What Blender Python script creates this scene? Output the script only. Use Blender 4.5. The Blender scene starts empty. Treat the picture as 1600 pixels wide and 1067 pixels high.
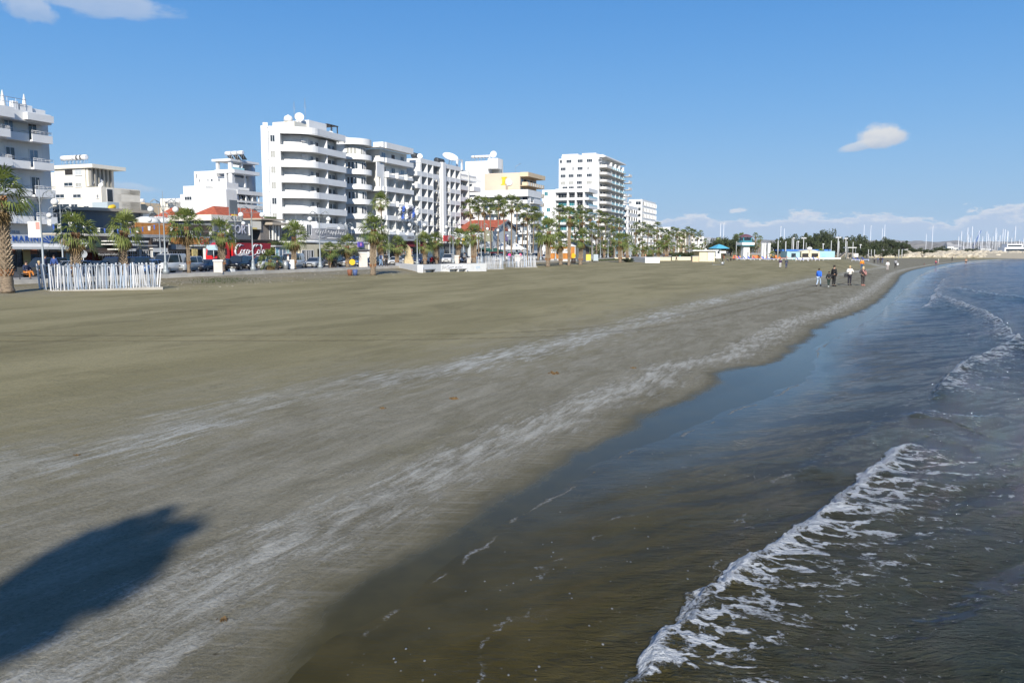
import bpy, math, random
import numpy as np
from mathutils import Vector, Matrix, noise as mnoise
R = math.radians
random.seed(7)
rng = np.random.default_rng(5)
sc = bpy.context.scene
COL = sc.collection

# ------------------------------------------------------------------ camera, world, sun, exposure
HC = 3.4; F = 1300.0; PITCH = math.atan(142.5/1300.0)
cd = bpy.data.cameras.new('camera'); cam = bpy.data.objects.new('camera', cd); COL.objects.link(cam)
cam.location = (0, 0, HC); cam.rotation_euler = (R(90)-PITCH, 0, 0)
cd.sensor_width = 36; cd.lens = 36*F/1600; cd.clip_start = 0.1; cd.clip_end = 30000
sc.camera = cam
SUN_EL, SHADOW_AZ = R(30), R(1.5)          # shadows run a little right of straight ahead
sun_dir = Vector((-math.sin(SHADOW_AZ)*math.cos(SUN_EL), -math.cos(SHADOW_AZ)*math.cos(SUN_EL), math.sin(SUN_EL)))
sl = bpy.data.lights.new('sun', 'SUN'); sl.energy = 4.5; sl.angle = R(0.6); sl.color = (1, 0.945, 0.86)
so = bpy.data.objects.new('sun', sl); COL.objects.link(so)
so.rotation_euler = (-sun_dir).to_track_quat('-Z', 'Y').to_euler()
sc.view_settings.view_transform = 'Standard'; sc.view_settings.look = 'None'
sc.view_settings.exposure = 0.40; sc.view_settings.gamma = 1; sc.view_settings.use_curve_mapping = False
sc.render.engine = 'CYCLES'
sc.cycles.max_bounces = 5; sc.cycles.diffuse_bounces = 2; sc.cycles.glossy_bounces = 3; sc.cycles.transparent_max_bounces = 8
sc.cycles.caustics_reflective = False; sc.cycles.caustics_refractive = False

class NT:
    """small helper round a node tree"""
    def __init__(s, t): s.t = t; s.n = t.nodes; s.l = t.links
    def new(s, ty, **kw):
        n = s.n.new(ty)
        for k, v in kw.items(): setattr(n, k, v)
        return n
    def put(s, sock, v):
        if v is None: return
        if isinstance(v, bpy.types.NodeSocket): s.l.new(v, sock)
        else: sock.default_value = v
    def m(s, op, a, b=None, c=None, clamp=False):
        n = s.new('ShaderNodeMath', operation=op, use_clamp=clamp)
        s.put(n.inputs[0], a); s.put(n.inputs[1], b); s.put(n.inputs[2], c)
        return n.outputs[0]
    def vm(s, op, a, b=None, out=0):
        n = s.new('ShaderNodeVectorMath', operation=op); s.put(n.inputs[0], a); s.put(n.inputs[1], b); return n.outputs[out]
    def step(s, v, lo, hi, o0=0.0, o1=1.0):
        n = s.new('ShaderNodeMapRange', interpolation_type='SMOOTHSTEP')
        s.put(n.inputs[0], v); s.put(n.inputs[1], lo); s.put(n.inputs[2], hi); s.put(n.inputs[3], o0); s.put(n.inputs[4], o1)
        return n.outputs[0]
    def mix(s, f, a, b, mode='MIX'):
        n = s.new('ShaderNodeMix', data_type='RGBA', blend_type=mode)
        s.put(n.inputs[0], f)
        for i, v in ((6, a), (7, b)): s.put(n.inputs[i], (*v, 1) if isinstance(v, tuple) and len(v) == 3 else v)
        return n.outputs[2]
    def noise(s, vec, scale, detail=4, rough=0.55, dist=0.0, color=False):
        n = s.new('ShaderNodeTexNoise'); s.put(n.inputs['Vector'], vec); n.inputs['Scale'].default_value = scale
        n.inputs['Detail'].default_value = detail; n.inputs['Roughness'].default_value = rough; n.inputs['Distortion'].default_value = dist
        return n.outputs[1 if color else 0]
    def voro(s, vec, scale, feature='F1', out=0):
        n = s.new('ShaderNodeTexVoronoi', feature=feature); s.put(n.inputs['Vector'], vec); n.inputs['Scale'].default_value = scale
        return n.outputs[out]
    def attr(s, name): return s.new('ShaderNodeAttribute', attribute_name=name).outputs['Fac']
    def mapping(s, vec, rot=(0, 0, 0), scale=(1, 1, 1), loc=(0, 0, 0)):
        n = s.new('ShaderNodeMapping'); s.put(n.inputs[0], vec); n.inputs[1].default_value = loc; n.inputs[2].default_value = rot; n.inputs[3].default_value = scale
        return n.outputs[0]
    def geo(s, out='Position'): return s.new('ShaderNodeNewGeometry').outputs[out]
    def objco(s): return s.new('ShaderNodeTexCoord').outputs['Object']
    def comb(s, x, y, z):
        n = s.new('ShaderNodeCombineXYZ'); s.put(n.inputs[0], x); s.put(n.inputs[1], y); s.put(n.inputs[2], z); return n.outputs[0]
    def bump(s, h, strength=0.5, dist=0.05, normal=None):
        n = s.new('ShaderNodeBump'); n.inputs['Strength'].default_value = strength; n.inputs['Distance'].default_value = dist
        s.put(n.inputs['Height'], h); s.put(n.inputs['Normal'], normal); return n.outputs[0]

def ang(px, py):
    """direction of the sky seen at a point of the photograph -> azimuth, elevation"""
    a = (px-800)/F; b = (533.5-py)/F
    d = Vector((a, math.cos(PITCH)+b*math.sin(PITCH), -math.sin(PITCH)+b*math.cos(PITCH))).normalized()
    return math.atan2(d.x, d.y), math.asin(d.z)

def make_world():
    w = bpy.data.worlds.new('World'); sc.world = w; w.use_nodes = True
    t = NT(w.node_tree); t.n.clear()
    sky = t.new('ShaderNodeTexSky', sky_type='NISHITA', sun_disc=False, sun_elevation=SUN_EL, sun_rotation=math.pi-SHADOW_AZ*-1)
    sky.air_density = 1.0; sky.dust_density = 0.5; sky.ozone_density = 2.2; sky.altitude = 0
    vec = t.new('ShaderNodeTexCoord').outputs['Generated']
    sx = t.new('ShaderNodeSeparateXYZ'); t.put(sx.inputs[0], vec)
    x, y, z = sx.outputs
    az = t.m('ARCTAN2', x, y); el = t.m('ARCSINE', z)
    base = t.comb(az, t.m('MULTIPLY', el, 2.2), 0.0)
    nz = t.noise(base, 16, 6, 0.6); nz2 = t.noise(base, 60, 5, 0.6)
    wob = t.m('SUBTRACT', nz2, 0.5)
    # low bank of cloud over the horizon, all the way round
    top = t.m('ADD', t.m('MULTIPLY', t.m('SUBTRACT', nz, 0.5), 0.085), 0.040)
    top = t.m('ADD', top, t.m('MULTIPLY', wob, 0.012))
    gap = t.m('SUBTRACT', top, el)
    bank = t.step(gap, -0.0005, 0.005)
    fade = t.step(el, -0.002, 0.03, 0.45, 0.9)
    bank = t.m('MULTIPLY', bank, fade)
    lit = t.step(t.m('ADD', gap, t.m('MULTIPLY', wob, 0.02)), 0.0, 0.014, 1.0, 0.0)
    K = 1.0
    skyc = sky.outputs[0]
    hs = t.new('ShaderNodeHueSaturation'); hs.inputs['Saturation'].default_value = 1.12; hs.inputs['Value'].default_value = 1.0
    t.put(hs.inputs['Color'], skyc); skyc = hs.outputs[0]
    rp = t.new('ShaderNodeValToRGB'); t.put(rp.inputs[0], t.m('MULTIPLY', t.m('ADD', el, 0.02), 0.9, clamp=True)); rp.color_ramp.interpolation = 'B_SPLINE'
    e = rp.color_ramp.elements
    for i, (p_, c_) in enumerate(((0.0, (0.41, 0.62, 0.81)), (0.06, (0.33, 0.57, 0.83)), (0.15, (0.18, 0.45, 0.84)), (0.25, (0.095, 0.335, 0.77)), (0.36, (0.055, 0.25, 0.66)), (0.55, (0.06, 0.20, 0.54)), (1.0, (0.03, 0.12, 0.40)))):
        q = e[i] if i < 2 else e.new(p_)
        q.position = p_; q.color = (*c_, 1)
    skyc = t.mix(0.93, skyc, t.vm('MULTIPLY', rp.outputs[0], (9.3, 9.3, 9.3)))
    bankc = t.mix(lit, (4.7, 5.9, 7.6), (7.8, 8.0, 8.4))
    c = t.mix(bank, skyc, bankc)
    def puff(c, px, py, wx, wy, tilt, amp, dens, seed):
        a0, e0 = ang(px, py)
        dx = t.m('SUBTRACT', az, a0); dy = t.m('SUBTRACT', el, e0)
        dy2 = t.m('SUBTRACT', dy, t.m('MULTIPLY', dx, tilt))
        q = t.comb(t.m('MULTIPLY', dx, 1.0/wx), t.m('MULTIPLY', dy2, 1.0/wy), 0.0)
        n1 = t.noise(t.vm('ADD', t.vm('MULTIPLY', q, (1, 0.8, 1)), (seed, 0, 0)), 1.7, 6, 0.62)
        r = t.vm('LENGTH', q, out=1)
        # flat base: squeeze below
        r = t.m('ADD', r, t.step(t.m('MULTIPLY', dy2, 1.0/wy), 0.0, -0.9, 0.0, 0.35))
        v = t.m('ADD', r, t.m('MULTIPLY', t.m('SUBTRACT', n1, 0.5), amp))
        mk = t.m('MULTIPLY', t.step(v, 1.0, 0.55), dens)
        sh = t.step(t.m('ADD', t.m('MULTIPLY', dy2, 1.0/wy), t.m('MULTIPLY', t.m('SUBTRACT', n1, 0.5), 1.2)), -0.7, 0.55)
        return t.mix(mk, c, t.mix(sh, (4.6, 5.3, 6.5), (7.2, 7.3, 7.4)))
    c = puff(c, 1378, 217, 0.029, 0.018, 0.0, 0.9, 0.97, 3.1)
    c = puff(c, 1345, 229, 0.026, 0.008, 0.2, 0.9, 0.65, 8.4)
    c = puff(c, 170, 12, 0.075, 0.022, 0.0, 1.3, 0.45, 12.7)
    c = puff(c, 45, 14, 0.03, 0.02, -0.1, 1.3, 0.45, 21.0)
    c = puff(c, 205, 294, 0.03, 0.007, -0.1, 1.2, 0.3, 31.0)
    bg = t.new('ShaderNodeBackground'); t.put(bg.inputs[0], c); bg.inputs[1].default_value = 0.08
    out = t.new('ShaderNodeOutputWorld'); t.l.new(bg.outputs[0], out.inputs[0])
make_world()

# ------------------------------------------------------------------ geometry helpers
def ray(px, py):
    a = (px-800)/F; b = (533.5-py)/F
    return Vector((a, math.cos(PITCH)+b*math.sin(PITCH), -math.sin(PITCH)+b*math.cos(PITCH)))
def P(px, py, z=0.0):
    """where the line of sight at a point of the photograph meets the level z"""
    d = ray(px, py); k = (z-HC)/d.z
    return Vector((d.x*k, d.y*k, z))
# the street: s runs along it away from the camera, t runs inland
TH = math.atan2(0.936, 0.353); U = Vector((math.cos(TH), math.sin(TH), 0)); NV = Vector((-math.sin(TH), math.cos(TH), 0))
def W(s, t, z=0.0): return U*s + NV*t + Vector((0, 0, z))
def FS(px, py, t):
    """(s, z) where a line of sight meets the vertical plane t = const"""
    d = ray(px, py); k = t/d.dot(NV)
    return d.dot(U)*k, HC+d.z*k
def ST(px, py, z):
    p = P(px, py, z); return p.dot(U), p.dot(NV)

class MB:
    """collects faces, then links them as ONE mesh object"""
    def __init__(s): s.v = []; s.f = []; s.mi = []; s.cur = 0; s.sm = []
    def quad(s, a, b, c, d, smooth=False):
        i = len(s.v); s.v += [tuple(a), tuple(b), tuple(c), tuple(d)]; s.f.append((i, i+1, i+2, i+3)); s.mi.append(s.cur); s.sm.append(smooth)
    def tri(s, a, b, c):
        i = len(s.v); s.v += [tuple(a), tuple(b), tuple(c)]; s.f.append((i, i+1, i+2)); s.mi.append(s.cur); s.sm.append(False)
    def poly(s, pts):
        i = len(s.v); s.v += [tuple(p) for p in pts]; s.f.append(tuple(range(i, i+len(pts)))); s.mi.append(s.cur); s.sm.append(False)
    def box(s, x0, y0, z0, x1, y1, z1, M=None):
        c = [(x0,y0,z0),(x1,y0,z0),(x1,y1,z0),(x0,y1,z0),(x0,y0,z1),(x1,y0,z1),(x1,y1,z1),(x0,y1,z1)]
        if M is not None: c = [tuple(M @ Vector(p)) for p in c]
        i = len(s.v); s.v += c
        for f in ((3,2,1,0),(4,5,6,7),(0,1,5,4),(1,2,6,5),(2,3,7,6),(3,0,4,7)):
            s.f.append(tuple(i+k for k in f)); s.mi.append(s.cur); s.sm.append(False)
        return s
    def rings(s, rings, cap=True, smooth=True, closed=True):
        n = len(rings[0]); i = len(s.v)
        for r in rings: s.v += [tuple(p) for p in r]
        for k in range(len(rings)-1):
            for j in range(n if closed else n-1):
                a = i+k*n+j; b = i+k*n+(j+1) % n
                s.f.append((a, b, b+n, a+n)); s.mi.append(s.cur); s.sm.append(smooth)
        if cap:
            s.f.append(tuple(i+j for j in reversed(range(n)))); s.mi.append(s.cur); s.sm.append(False)
            s.f.append(tuple(i+(len(rings)-1)*n+j for j in range(n))); s.mi.append(s.cur); s.sm.append(False)
        return s
    def tube(s, pts, rad, n=8, cap=True):
        pts = [Vector(p) for p in pts]; rs = []
        if not isinstance(rad, (list, tuple)): rad = [rad]*len(pts)
        for i, p in enumerate(pts):
            d = (pts[min(i+1, len(pts)-1)]-pts[max(i-1, 0)]).normalized()
            a = d.cross(Vector((0, 0, 1)) if abs(d.z) < 0.95 else Vector((1, 0, 0))).normalized(); b = d.cross(a)
            rs.append([p+(a*math.cos(q)+b*math.sin(q))*rad[i] for q in (2*math.pi*k/n for k in range(n))])
        return s.rings([list(reversed(r)) for r in rs], cap)
    def lathe(s, prof, n=12, c=(0, 0, 0)):
        rs = [[(c[0]+r*math.cos(q), c[1]+r*math.sin(q), c[2]+z) for q in (2*math.pi*k/n for k in range(n))] for r, z in prof]
        return s.rings(rs, True)
    def sphere(s, c, r, n=10, sq=(1, 1, 1)):
        m = max(4, n//2); prof = [(max(r*math.sin(math.pi*k/m), r*0.01), -r*math.cos(math.pi*k/m)) for k in range(m+1)]
        rs = [[(c[0]+a*math.cos(q)*sq[0], c[1]+a*math.sin(q)*sq[1], c[2]+z*sq[2]) for q in (2*math.pi*k/n for k in range(n))] for a, z in prof]
        return s.rings(rs, True)
    def prism(s, pts, z0, z1, smooth=False):
        """vertical prism over an outline (counter-clockwise)"""
        return s.rings([[(p[0], p[1], z0) for p in pts], [(p[0], p[1], z1) for p in pts]], True, smooth)
    def extr(s, pts, M, d):
        """outline in the x/z plane of M pushed along y by d"""
        a = [M @ Vector((p[0], 0, p[1])) for p in pts]; b = [M @ Vector((p[0], d, p[1])) for p in pts]
        return s.rings([a, b], True, False)
    def mesh(s, name, mats):
        me = bpy.data.meshes.new(name); me.from_pydata(s.v, [], s.f)
        for m in (mats if isinstance(mats, (list, tuple)) else [mats]): me.materials.append(m)
        me.polygons.foreach_set('material_index', s.mi); me.polygons.foreach_set('use_smooth', s.sm)
        me.update(); return me
    def build(s, name, mats, parent=None, loc=None, rz=None, **kw):
        return link(name, s.mesh(name, mats), parent, loc, rz, **kw)
def link(name, me, parent=None, loc=None, rz=None, rot=None, scale=None, label=None, kind=None):
    o = bpy.data.objects.new(name, me); COL.objects.link(o)
    if parent is not None: o.parent = parent
    if loc is not None: o.location = loc
    if rz is not None: o.rotation_euler = (0, 0, rz)
    if rot is not None: o.rotation_euler = rot
    if scale is not None: o.scale = scale if hasattr(scale, '__len__') else (scale,)*3
    if label: o['label'] = label
    if kind: o['kind'] = kind
    return o
def tag(o, label, cat, group=None, kind=None):
    o['label'] = label; o['category'] = cat
    if group: o['group'] = group
    if kind: o['kind'] = kind
    return o
def thing(name, label, cat, loc=(0, 0, 0), rz=0.0, group=None, scale=None):
    o = link(name, None, None, loc, rz, scale=scale); o.empty_display_size = 0.3
    return tag(o, label, cat, group)
def copy_tree(o, parent=None):
    c = o.copy(); COL.objects.link(c)
    if parent is not None: c.parent = parent
    for ch in o.children: copy_tree(ch, c)
    return c
def sfy(s_, t_, rzo=0.0): return TH+rzo

# ------------------------------------------------------------------ materials
MATS = {}
def mat(name, col, rough=0.7, metal=0.0, var=0.0, vscale=3.0, bump=0.0, bscale=20.0, spec=0.5, emit=0.0, alpha=None, streak=0.0, coat=0.0):
    if name in MATS or col is None: return MATS[name]
    m = bpy.data.materials.new(name); m.use_nodes = True; t = NT(m.node_tree)
    b = t.n['Principled BSDF']; b.inputs['Roughness'].default_value = rough; b.inputs['Metallic'].default_value = metal
    b.inputs['Specular IOR Level'].default_value = spec; b.inputs['Coat Weight'].default_value = coat
    c = col
    if var or streak or bump:
        oc = t.objco()
        if var:
            n = t.noise(oc, vscale, 5, 0.6)
            c = t.mix(t.step(n, 0.3, 0.7), tuple(x*(1-var) for x in col), tuple(min(1, x*(1+var*0.6)) for x in col))
        if streak:
            n = t.noise(t.mapping(oc, scale=(2.2, 2.2, 0.18)), 1.6, 5, 0.65)
            c = t.mix(t.m('MULTIPLY', t.step(n, 0.52, 0.78), streak), c, tuple(x*0.55 for x in col), 'MIX')
        if bump: t.put(b.inputs['Normal'], t.bump(t.noise(oc, bscale, 4), bump, 0.02))
    if isinstance(c, tuple): b.inputs['Base Color'].default_value = (*c, 1)
    else: t.put(b.inputs['Base Color'], c)
    if emit: b.inputs['Emission Color'].default_value = (*col, 1); b.inputs['Emission Strength'].default_value = emit
    if alpha is not None: b.inputs['Alpha'].default_value = alpha
    MATS[name] = m; return m
# ------------------------------------------------------------------ shore lines (world metres)
def line(pts, z=0.0, it=2):
    p = [P(a, b, z).xy for a, b in pts]
    for _ in range(it):                       # Chaikin smoothing
        q = [p[0]]
        for a, b in zip(p, p[1:]): q += [a*0.75+b*0.25, a*0.25+b*0.75]
        q.append(p[-1]); p = q
    return np.array([[v.x, v.y] for v in p])
def ext(l, pre, post): return np.vstack([np.array(pre, float).reshape(-1, 2), l, np.array(post, float).reshape(-1, 2)])
FAR = [[262, 402], [330, 420], [900, 440], [5000, 600]]
wet_l = ext(line([(318,1075),(343,1052),(390,1005),(437,959),(500,902),(544,880),(625,836),(690,800),(760,755),(830,722),(900,688),(965,652),(1040,618),(1090,605),(1088,588),(1130,574),(1190,566),(1212,545),(1245,528),(1262,510),(1300,497),(1340,484),(1372,462),(1395,440),(1402,429),(1430,420),(1480,411.5),(1520,407.5),(1570,404.5),(1600,403.6)]), [[-10,-60],[-4.6,-10]], FAR)
wat_l = ext(line([(472,1066),(522,1006),(575,971),(644,921),(709,870),(744,843),(819,796),(909,745),(975,705),(1060,680),(1120,650),(1200,620),(1262,592),(1275,565),(1268,545),(1330,515),(1375,492),(1400,465),(1425,440),(1440,428),(1460,419),(1500,411),(1540,407),(1600,404)]), [[-8,-60],[-3.6,-10]], FAR)
crust_l = ext(line([(-300,810),(-100,745),(0,722),(110,702),(200,688),(270,655),(400,622),(560,592),(700,572),(860,535),(1000,500),(1100,472),(1200,450),(1290,431),(1380,417)], 0.25, 3), [[-30,-60],[-12,-6]], [[120,300],[260,480]])
track_l = ext(line([(-200,524),(0,523),(400,521),(800,515),(1000,499),(1150,472),(1290,441),(1350,425)], 0.5, 3), [], [[110,300]])
def sdist(X, Y, l, cap=1e9):
    """signed distance to a polyline, positive on its right-hand side (seaward), and the arc length"""
    best = np.full(X.shape, 1e18); sg = np.zeros(X.shape); arc = np.zeros(X.shape); acc = 0.0
    for a, b in zip(l, l[1:]):
        d = b-a; L2 = d@d; L = math.sqrt(L2)
        u = np.clip(((X-a[0])*d[0]+(Y-a[1])*d[1])/L2, 0, 1)
        ex = X-a[0]-u*d[0]; ey = Y-a[1]-u*d[1]; q = ex*ex+ey*ey
        m = q < best*0.99999
        best[m] = q[m]; arc[m] = (acc+u*L)[m]; sg[m] = np.sign((ex*d[1]-ey*d[0]))[m]
        acc += L
    return np.sqrt(best)*np.where(sg == 0, 1, sg), arc
def ss(x, a, b): t = np.clip((x-a)/(b-a), 0, 1); return t*t*(3-2*t)
def vnoise(x, y, seed=0):
    """value noise, numpy"""
    xi = np.floor(x).astype(np.int64); yi = np.floor(y).astype(np.int64); fx = x-xi; fy = y-yi
    fx = fx*fx*(3-2*fx); fy = fy*fy*(3-2*fy)
    def h(a, b):
        n = (a*374761393+b*668265263+seed*982451653) & 0x7fffffff
        n = ((n ^ (n >> 13))*1274126177) & 0x7fffffff
        return ((n ^ (n >> 16)) & 0xffff)/65535.0
    return (h(xi, yi)*(1-fx)+h(xi+1, yi)*fx)*(1-fy)+(h(xi, yi+1)*(1-fx)+h(xi+1, yi+1)*fx)*fy
def fbm(x, y, o=4, seed=0):
    s = 0; a = 0.5
    for i in range(o): s = s+a*vnoise(x*2**i, y*2**i, seed+i); a *= 0.5
    return s/(1-0.5**o)-0.5

def polar(r, th):
    Rr, T = np.meshgrid(r, th, indexing='ij'); return Rr*np.sin(T), Rr*np.cos(T)
def grid_mesh(name, X, Y, Z, attrs, m, closed=False, keep=None):
    nr, nt = X.shape
    co = np.stack([X, Y, Z], -1).reshape(-1, 3).astype(np.float32)
    i, j = np.meshgrid(np.arange(nr-1), np.arange(nt if closed else nt-1), indexing='ij')
    j2 = (j+1) % nt
    q = np.stack([i*nt+j, (i+1)*nt+j, (i+1)*nt+j2, i*nt+j2], -1).reshape(-1, 4)[:, ::-1]
    if keep is not None:
        k = keep.reshape(-1); q = q[k[q].any(axis=1)]
        used = np.zeros(len(co), bool); used[q] = True; idx = np.cumsum(used)-1; co = co[used]; q = idx[q]
    else: used = None
    me = bpy.data.meshes.new(name); nf = len(q)
    me.vertices.add(len(co)); me.vertices.foreach_set('co', co.reshape(-1))
    me.loops.add(nf*4); me.loops.foreach_set('vertex_index', q.reshape(-1).astype(np.int32))
    me.polygons.add(nf); me.polygons.foreach_set('loop_start', np.arange(nf, dtype=np.int32)*4)
    me.update(calc_edges=True); me.polygons.foreach_set('use_smooth', np.ones(nf, bool))
    for k, a in attrs.items():
        at = me.attributes.new(k, 'FLOAT', 'POINT'); a = a.reshape(-1).astype(np.float32)
        at.data.foreach_set('value', a[used] if used is not None else a)
    me.materials.append(m); return me

WALL_T = 51.0                                  # the low wall where beach and promenade meet
def ground_z(X, Y):
    dB, _ = sdist(X, Y, wat_l); land = -dB
    T = X*NV.x+Y*NV.y
    z = np.where(land > 0, 0.02*np.clip(land, 0, 3)+0.42*(1-np.exp(-np.clip(land-1, 0, None)/16))+0.4*ss(land, 20, 60), 0.028*np.clip(land, -120, 0))
    z = z+0.018*fbm(X*0.5, Y*0.5, 3, 3)*ss(land, 1.0, 6)
    g = ss(T, 39, 50.5); z = z*(1-g)+np.maximum(z, 1.12+0.08*fbm(X*0.4, Y*0.4, 3, 9))*g
    # far end of the beach, under the marina
    return z
def gz(x, y): return float(ground_z(np.array([[x]]), np.array([[y]]))[0, 0])

def sand_mat():
    m = bpy.data.materials.new('sand'); m.use_nodes = True; t = NT(m.node_tree); b = t.n['Principled BSDF']
    pos = t.geo(); dA = t.attr('dA'); dC = t.attr('dC'); dT = t.attr('dT'); tt = t.attr('tt')
    al = t.mapping(pos, rot=(0, 0, R(22)))                    # x across the shore, y along it
    big = t.noise(t.mapping(al, scale=(0.35, 0.07, 1)), 1.0, 5, 0.6)
    strk = t.noise(t.mapping(al, scale=(1.0, 0.22, 1)), 1.7, 7, 0.72, 0.6)
    strk2 = t.noise(t.mapping(al, scale=(2.2, 0.35, 1)), 3.0, 6, 0.7, 0.3)
    fine = t.noise(pos, 22, 6, 0.75); grain = t.noise(pos, 130, 3, 0.8)
    med = t.noise(pos, 1.6, 5, 0.65)
    fan = t.noise(t.mapping(pos, rot=(0, 0, R(38)), scale=(0.5, 5.0, 1)), 2.2, 5, 0.6)   # backwash streaks, run down the slope
    olive = t.mix(t.step(big, 0.38, 0.62), (0.245, 0.213, 0.108), (0.322, 0.280, 0.150))
    grey = t.mix(t.step(strk, 0.35, 0.7), (0.190, 0.172, 0.120), (0.292, 0.270, 0.204))
    w = t.step(t.m('ADD', dC, t.m('MULTIPLY', t.m('SUBTRACT', strk, 0.5), 8.0)), -6.0, 4.0)
    c = t.mix(w, olive, grey)
    # greenish, algae tinted patches
    pt = t.step(t.noise(t.mapping(al, scale=(0.6, 0.25, 1)), 1.1, 4, 0.6), 0.58, 0.72)
    c = t.mix(t.m('MULTIPLY', pt, 0.30), c, (0.165, 0.145, 0.06))
    # drier inland strip, stony
    inl = t.step(t.m('ADD', tt, t.m('MULTIPLY', t.m('SUBTRACT', med, 0.5), 7)), 40.0, 47.0)
    stony = t.mix(t.step(t.noise(pos, 3.5, 6, 0.8), 0.35, 0.65), (0.19, 0.168, 0.12), (0.32, 0.285, 0.21))
    stony = t.mix(t.m('MULTIPLY', t.step(t.noise(pos, 0.12, 3), 0.45, 0.6), 0.7), stony, (0.25, 0.20, 0.10))
    c = t.mix(inl, c, stony)
    # grit
    c = t.mix(t.m('MULTIPLY', t.step(grain, 0.42, 0.7), 0.42), c, (0.36, 0.33, 0.24))
    c = t.mix(t.m('MULTIPLY', t.step(fine, 0.56, 0.3), 0.45), c, (0.10, 0.085, 0.048))
    # salt crust lines
    def crust(d, width, off, thr, amt):
        dd = t.m('ABSOLUTE', t.m('ADD', t.m('SUBTRACT', d, off), t.m('MULTIPLY', t.m('SUBTRACT', med, 0.5), 1.6)))
        k = t.step(dd, width, 0.05)
        n = t.m('ADD', t.m('MULTIPLY', strk2, 0.65), t.m('MULTIPLY', fine, 0.35))
        k = t.step(t.m('ADD', n, t.m('MULTIPLY', k, 0.17)), thr-0.09, thr+0.13)
        return t.m('MULTIPLY', t.m('MULTIPLY', k, t.step(dd, width*1.6, width*0.5)), amt)
    k1 = crust(dC, 1.8, 0.2, 0.635, 0.85)
    k2 = crust(dA, 1.25, -0.9, 0.635, 0.80)
    gate = t.step(t.noise(t.mapping(al, scale=(0.5, 0.16, 1)), 1.0, 3, 0.6), 0.36, 0.56, 0.30, 1.0); k1 = t.m('MULTIPLY', k1, gate)
    k3 = crust(dC, 5.0, 2.0, 0.70, 0.5)
    c = t.mix(k3, c, (0.36, 0.34, 0.28)); c = t.mix(k1, c, (0.53, 0.52, 0.46)); c = t.mix(k2, c, (0.51, 0.49, 0.42))
    # fanned backwash streaks below the wrack line
    fz = t.m('MULTIPLY', t.step(dA, -1.0, -0.4), t.step(dA, 1.3, 0.1))
    c = t.mix(t.m('MULTIPLY', t.m('MULTIPLY', fz, t.step(fan, 0.46, 0.70)), 0.75), c, (0.31, 0.29, 0.235))
    # vehicle track
    tr = t.m('ADD', dT, t.m('MULTIPLY', t.m('SUBTRACT', big, 0.5), 0.5))
    tk = t.m('ADD', t.step(t.m('ABSOLUTE', t.m('SUBTRACT', tr, 0.85)), 0.34, 0.12), t.step(t.m('ABSOLUTE', t.m('ADD', tr, 0.85)), 0.34, 0.12), clamp=True)
    c = t.mix(t.m('MULTIPLY', tk, t.m('MULTIPLY', t.step(strk2, 0.35, 0.65), 0.5)), c, (0.115, 0.09, 0.045))
    # shell specks
    sv = t.voro(t.mapping(pos, scale=(1, 1, 0.2)), 6.0); sp = t.step(sv, 0.085, 0.05)
    sel = t.step(t.voro(t.mapping(pos, scale=(1, 1, 0.2)), 6.0, out=1), 0.75, 0.8)
    near = t.m('ADD', t.m('MULTIPLY', k2, 0.9), 0.38, clamp=True)
    c = t.mix(t.m('MULTIPLY', t.m('MULTIPLY', sp, sel), near), c, (0.62, 0.58, 0.46))
    dk = t.voro(t.mapping(pos, scale=(1, 1, 0.2), loc=(3.3, 1.7, 0)), 3.1); dks = t.step(t.voro(t.mapping(pos, scale=(1, 1, 0.2), loc=(3.3, 1.7, 0)), 3.1, out=1), 0.72, 0.76)
    c = t.mix(t.m('MULTIPLY', t.m('MULTIPLY', t.step(dk, 0.10, 0.04), dks), 0.7), c, (0.07, 0.05, 0.025))
    mot = t.noise(t.mapping(al, scale=(0.8, 0.35, 1)), 0.55, 6, 0.7, 0.8); c = t.mix(t.m('MULTIPLY', t.step(mot, 0.50, 0.66), 0.28), c, (0.115, 0.098, 0.055))
    # wet sand
    dw = t.m('ADD', dA, t.m('MULTIPLY', t.m('SUBTRACT', t.noise(t.mapping(al, scale=(1, 0.5, 1)), 1.0, 5, 0.6), 0.5), 1.1))
    damp = t.step(dw, -1.2, 0.25); film = t.step(dw, 0.0, 0.75)
    wetc = t.mix(t.step(med, 0.3, 0.7), (0.050, 0.038, 0.005), (0.066, 0.050, 0.008))
    c = t.mix(t.m('MULTIPLY', damp, 0.45), c, t.mix(0.5, c, wetc))
    c = t.mix(film, c, wetc)
    t.put(b.inputs['Base Color'], c)
    t.put(b.inputs['Roughness'], t.m('ADD', t.m('MULTIPLY', t.m('SUBTRACT', 1.0, film), 0.70), 0.16))
    b.inputs['IOR'].default_value = 1.33; t.put(b.inputs['Specular IOR Level'], t.m('ADD', t.m('MULTIPLY', film, 0.14), 0.08))
    h = t.m('ADD', t.m('MULTIPLY', fine, 0.6), t.m('MULTIPLY', med, 1.4)); h = t.m('ADD', h, t.m('MULTIPLY', grain, 0.22))
    h = t.m('ADD', h, t.m('MULTIPLY', t.m('ADD', k1, k2), 0.5)); h = t.m('SUBTRACT', h, t.m('MULTIPLY', tk, 0.6))
    h = t.m('ADD', h, t.m('MULTIPLY', strk2, 1.2))
    bn = t.new('ShaderNodeBump'); bn.inputs['Distance'].default_value = 0.04; t.put(bn.inputs['Height'], h)
    t.put(bn.inputs['Strength'], t.m('ADD', t.m('MULTIPLY', t.m('SUBTRACT', 1.0, film), 0.80), 0.012))
    t.put(b.inputs['Normal'], bn.outputs[0])
    return m

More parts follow.
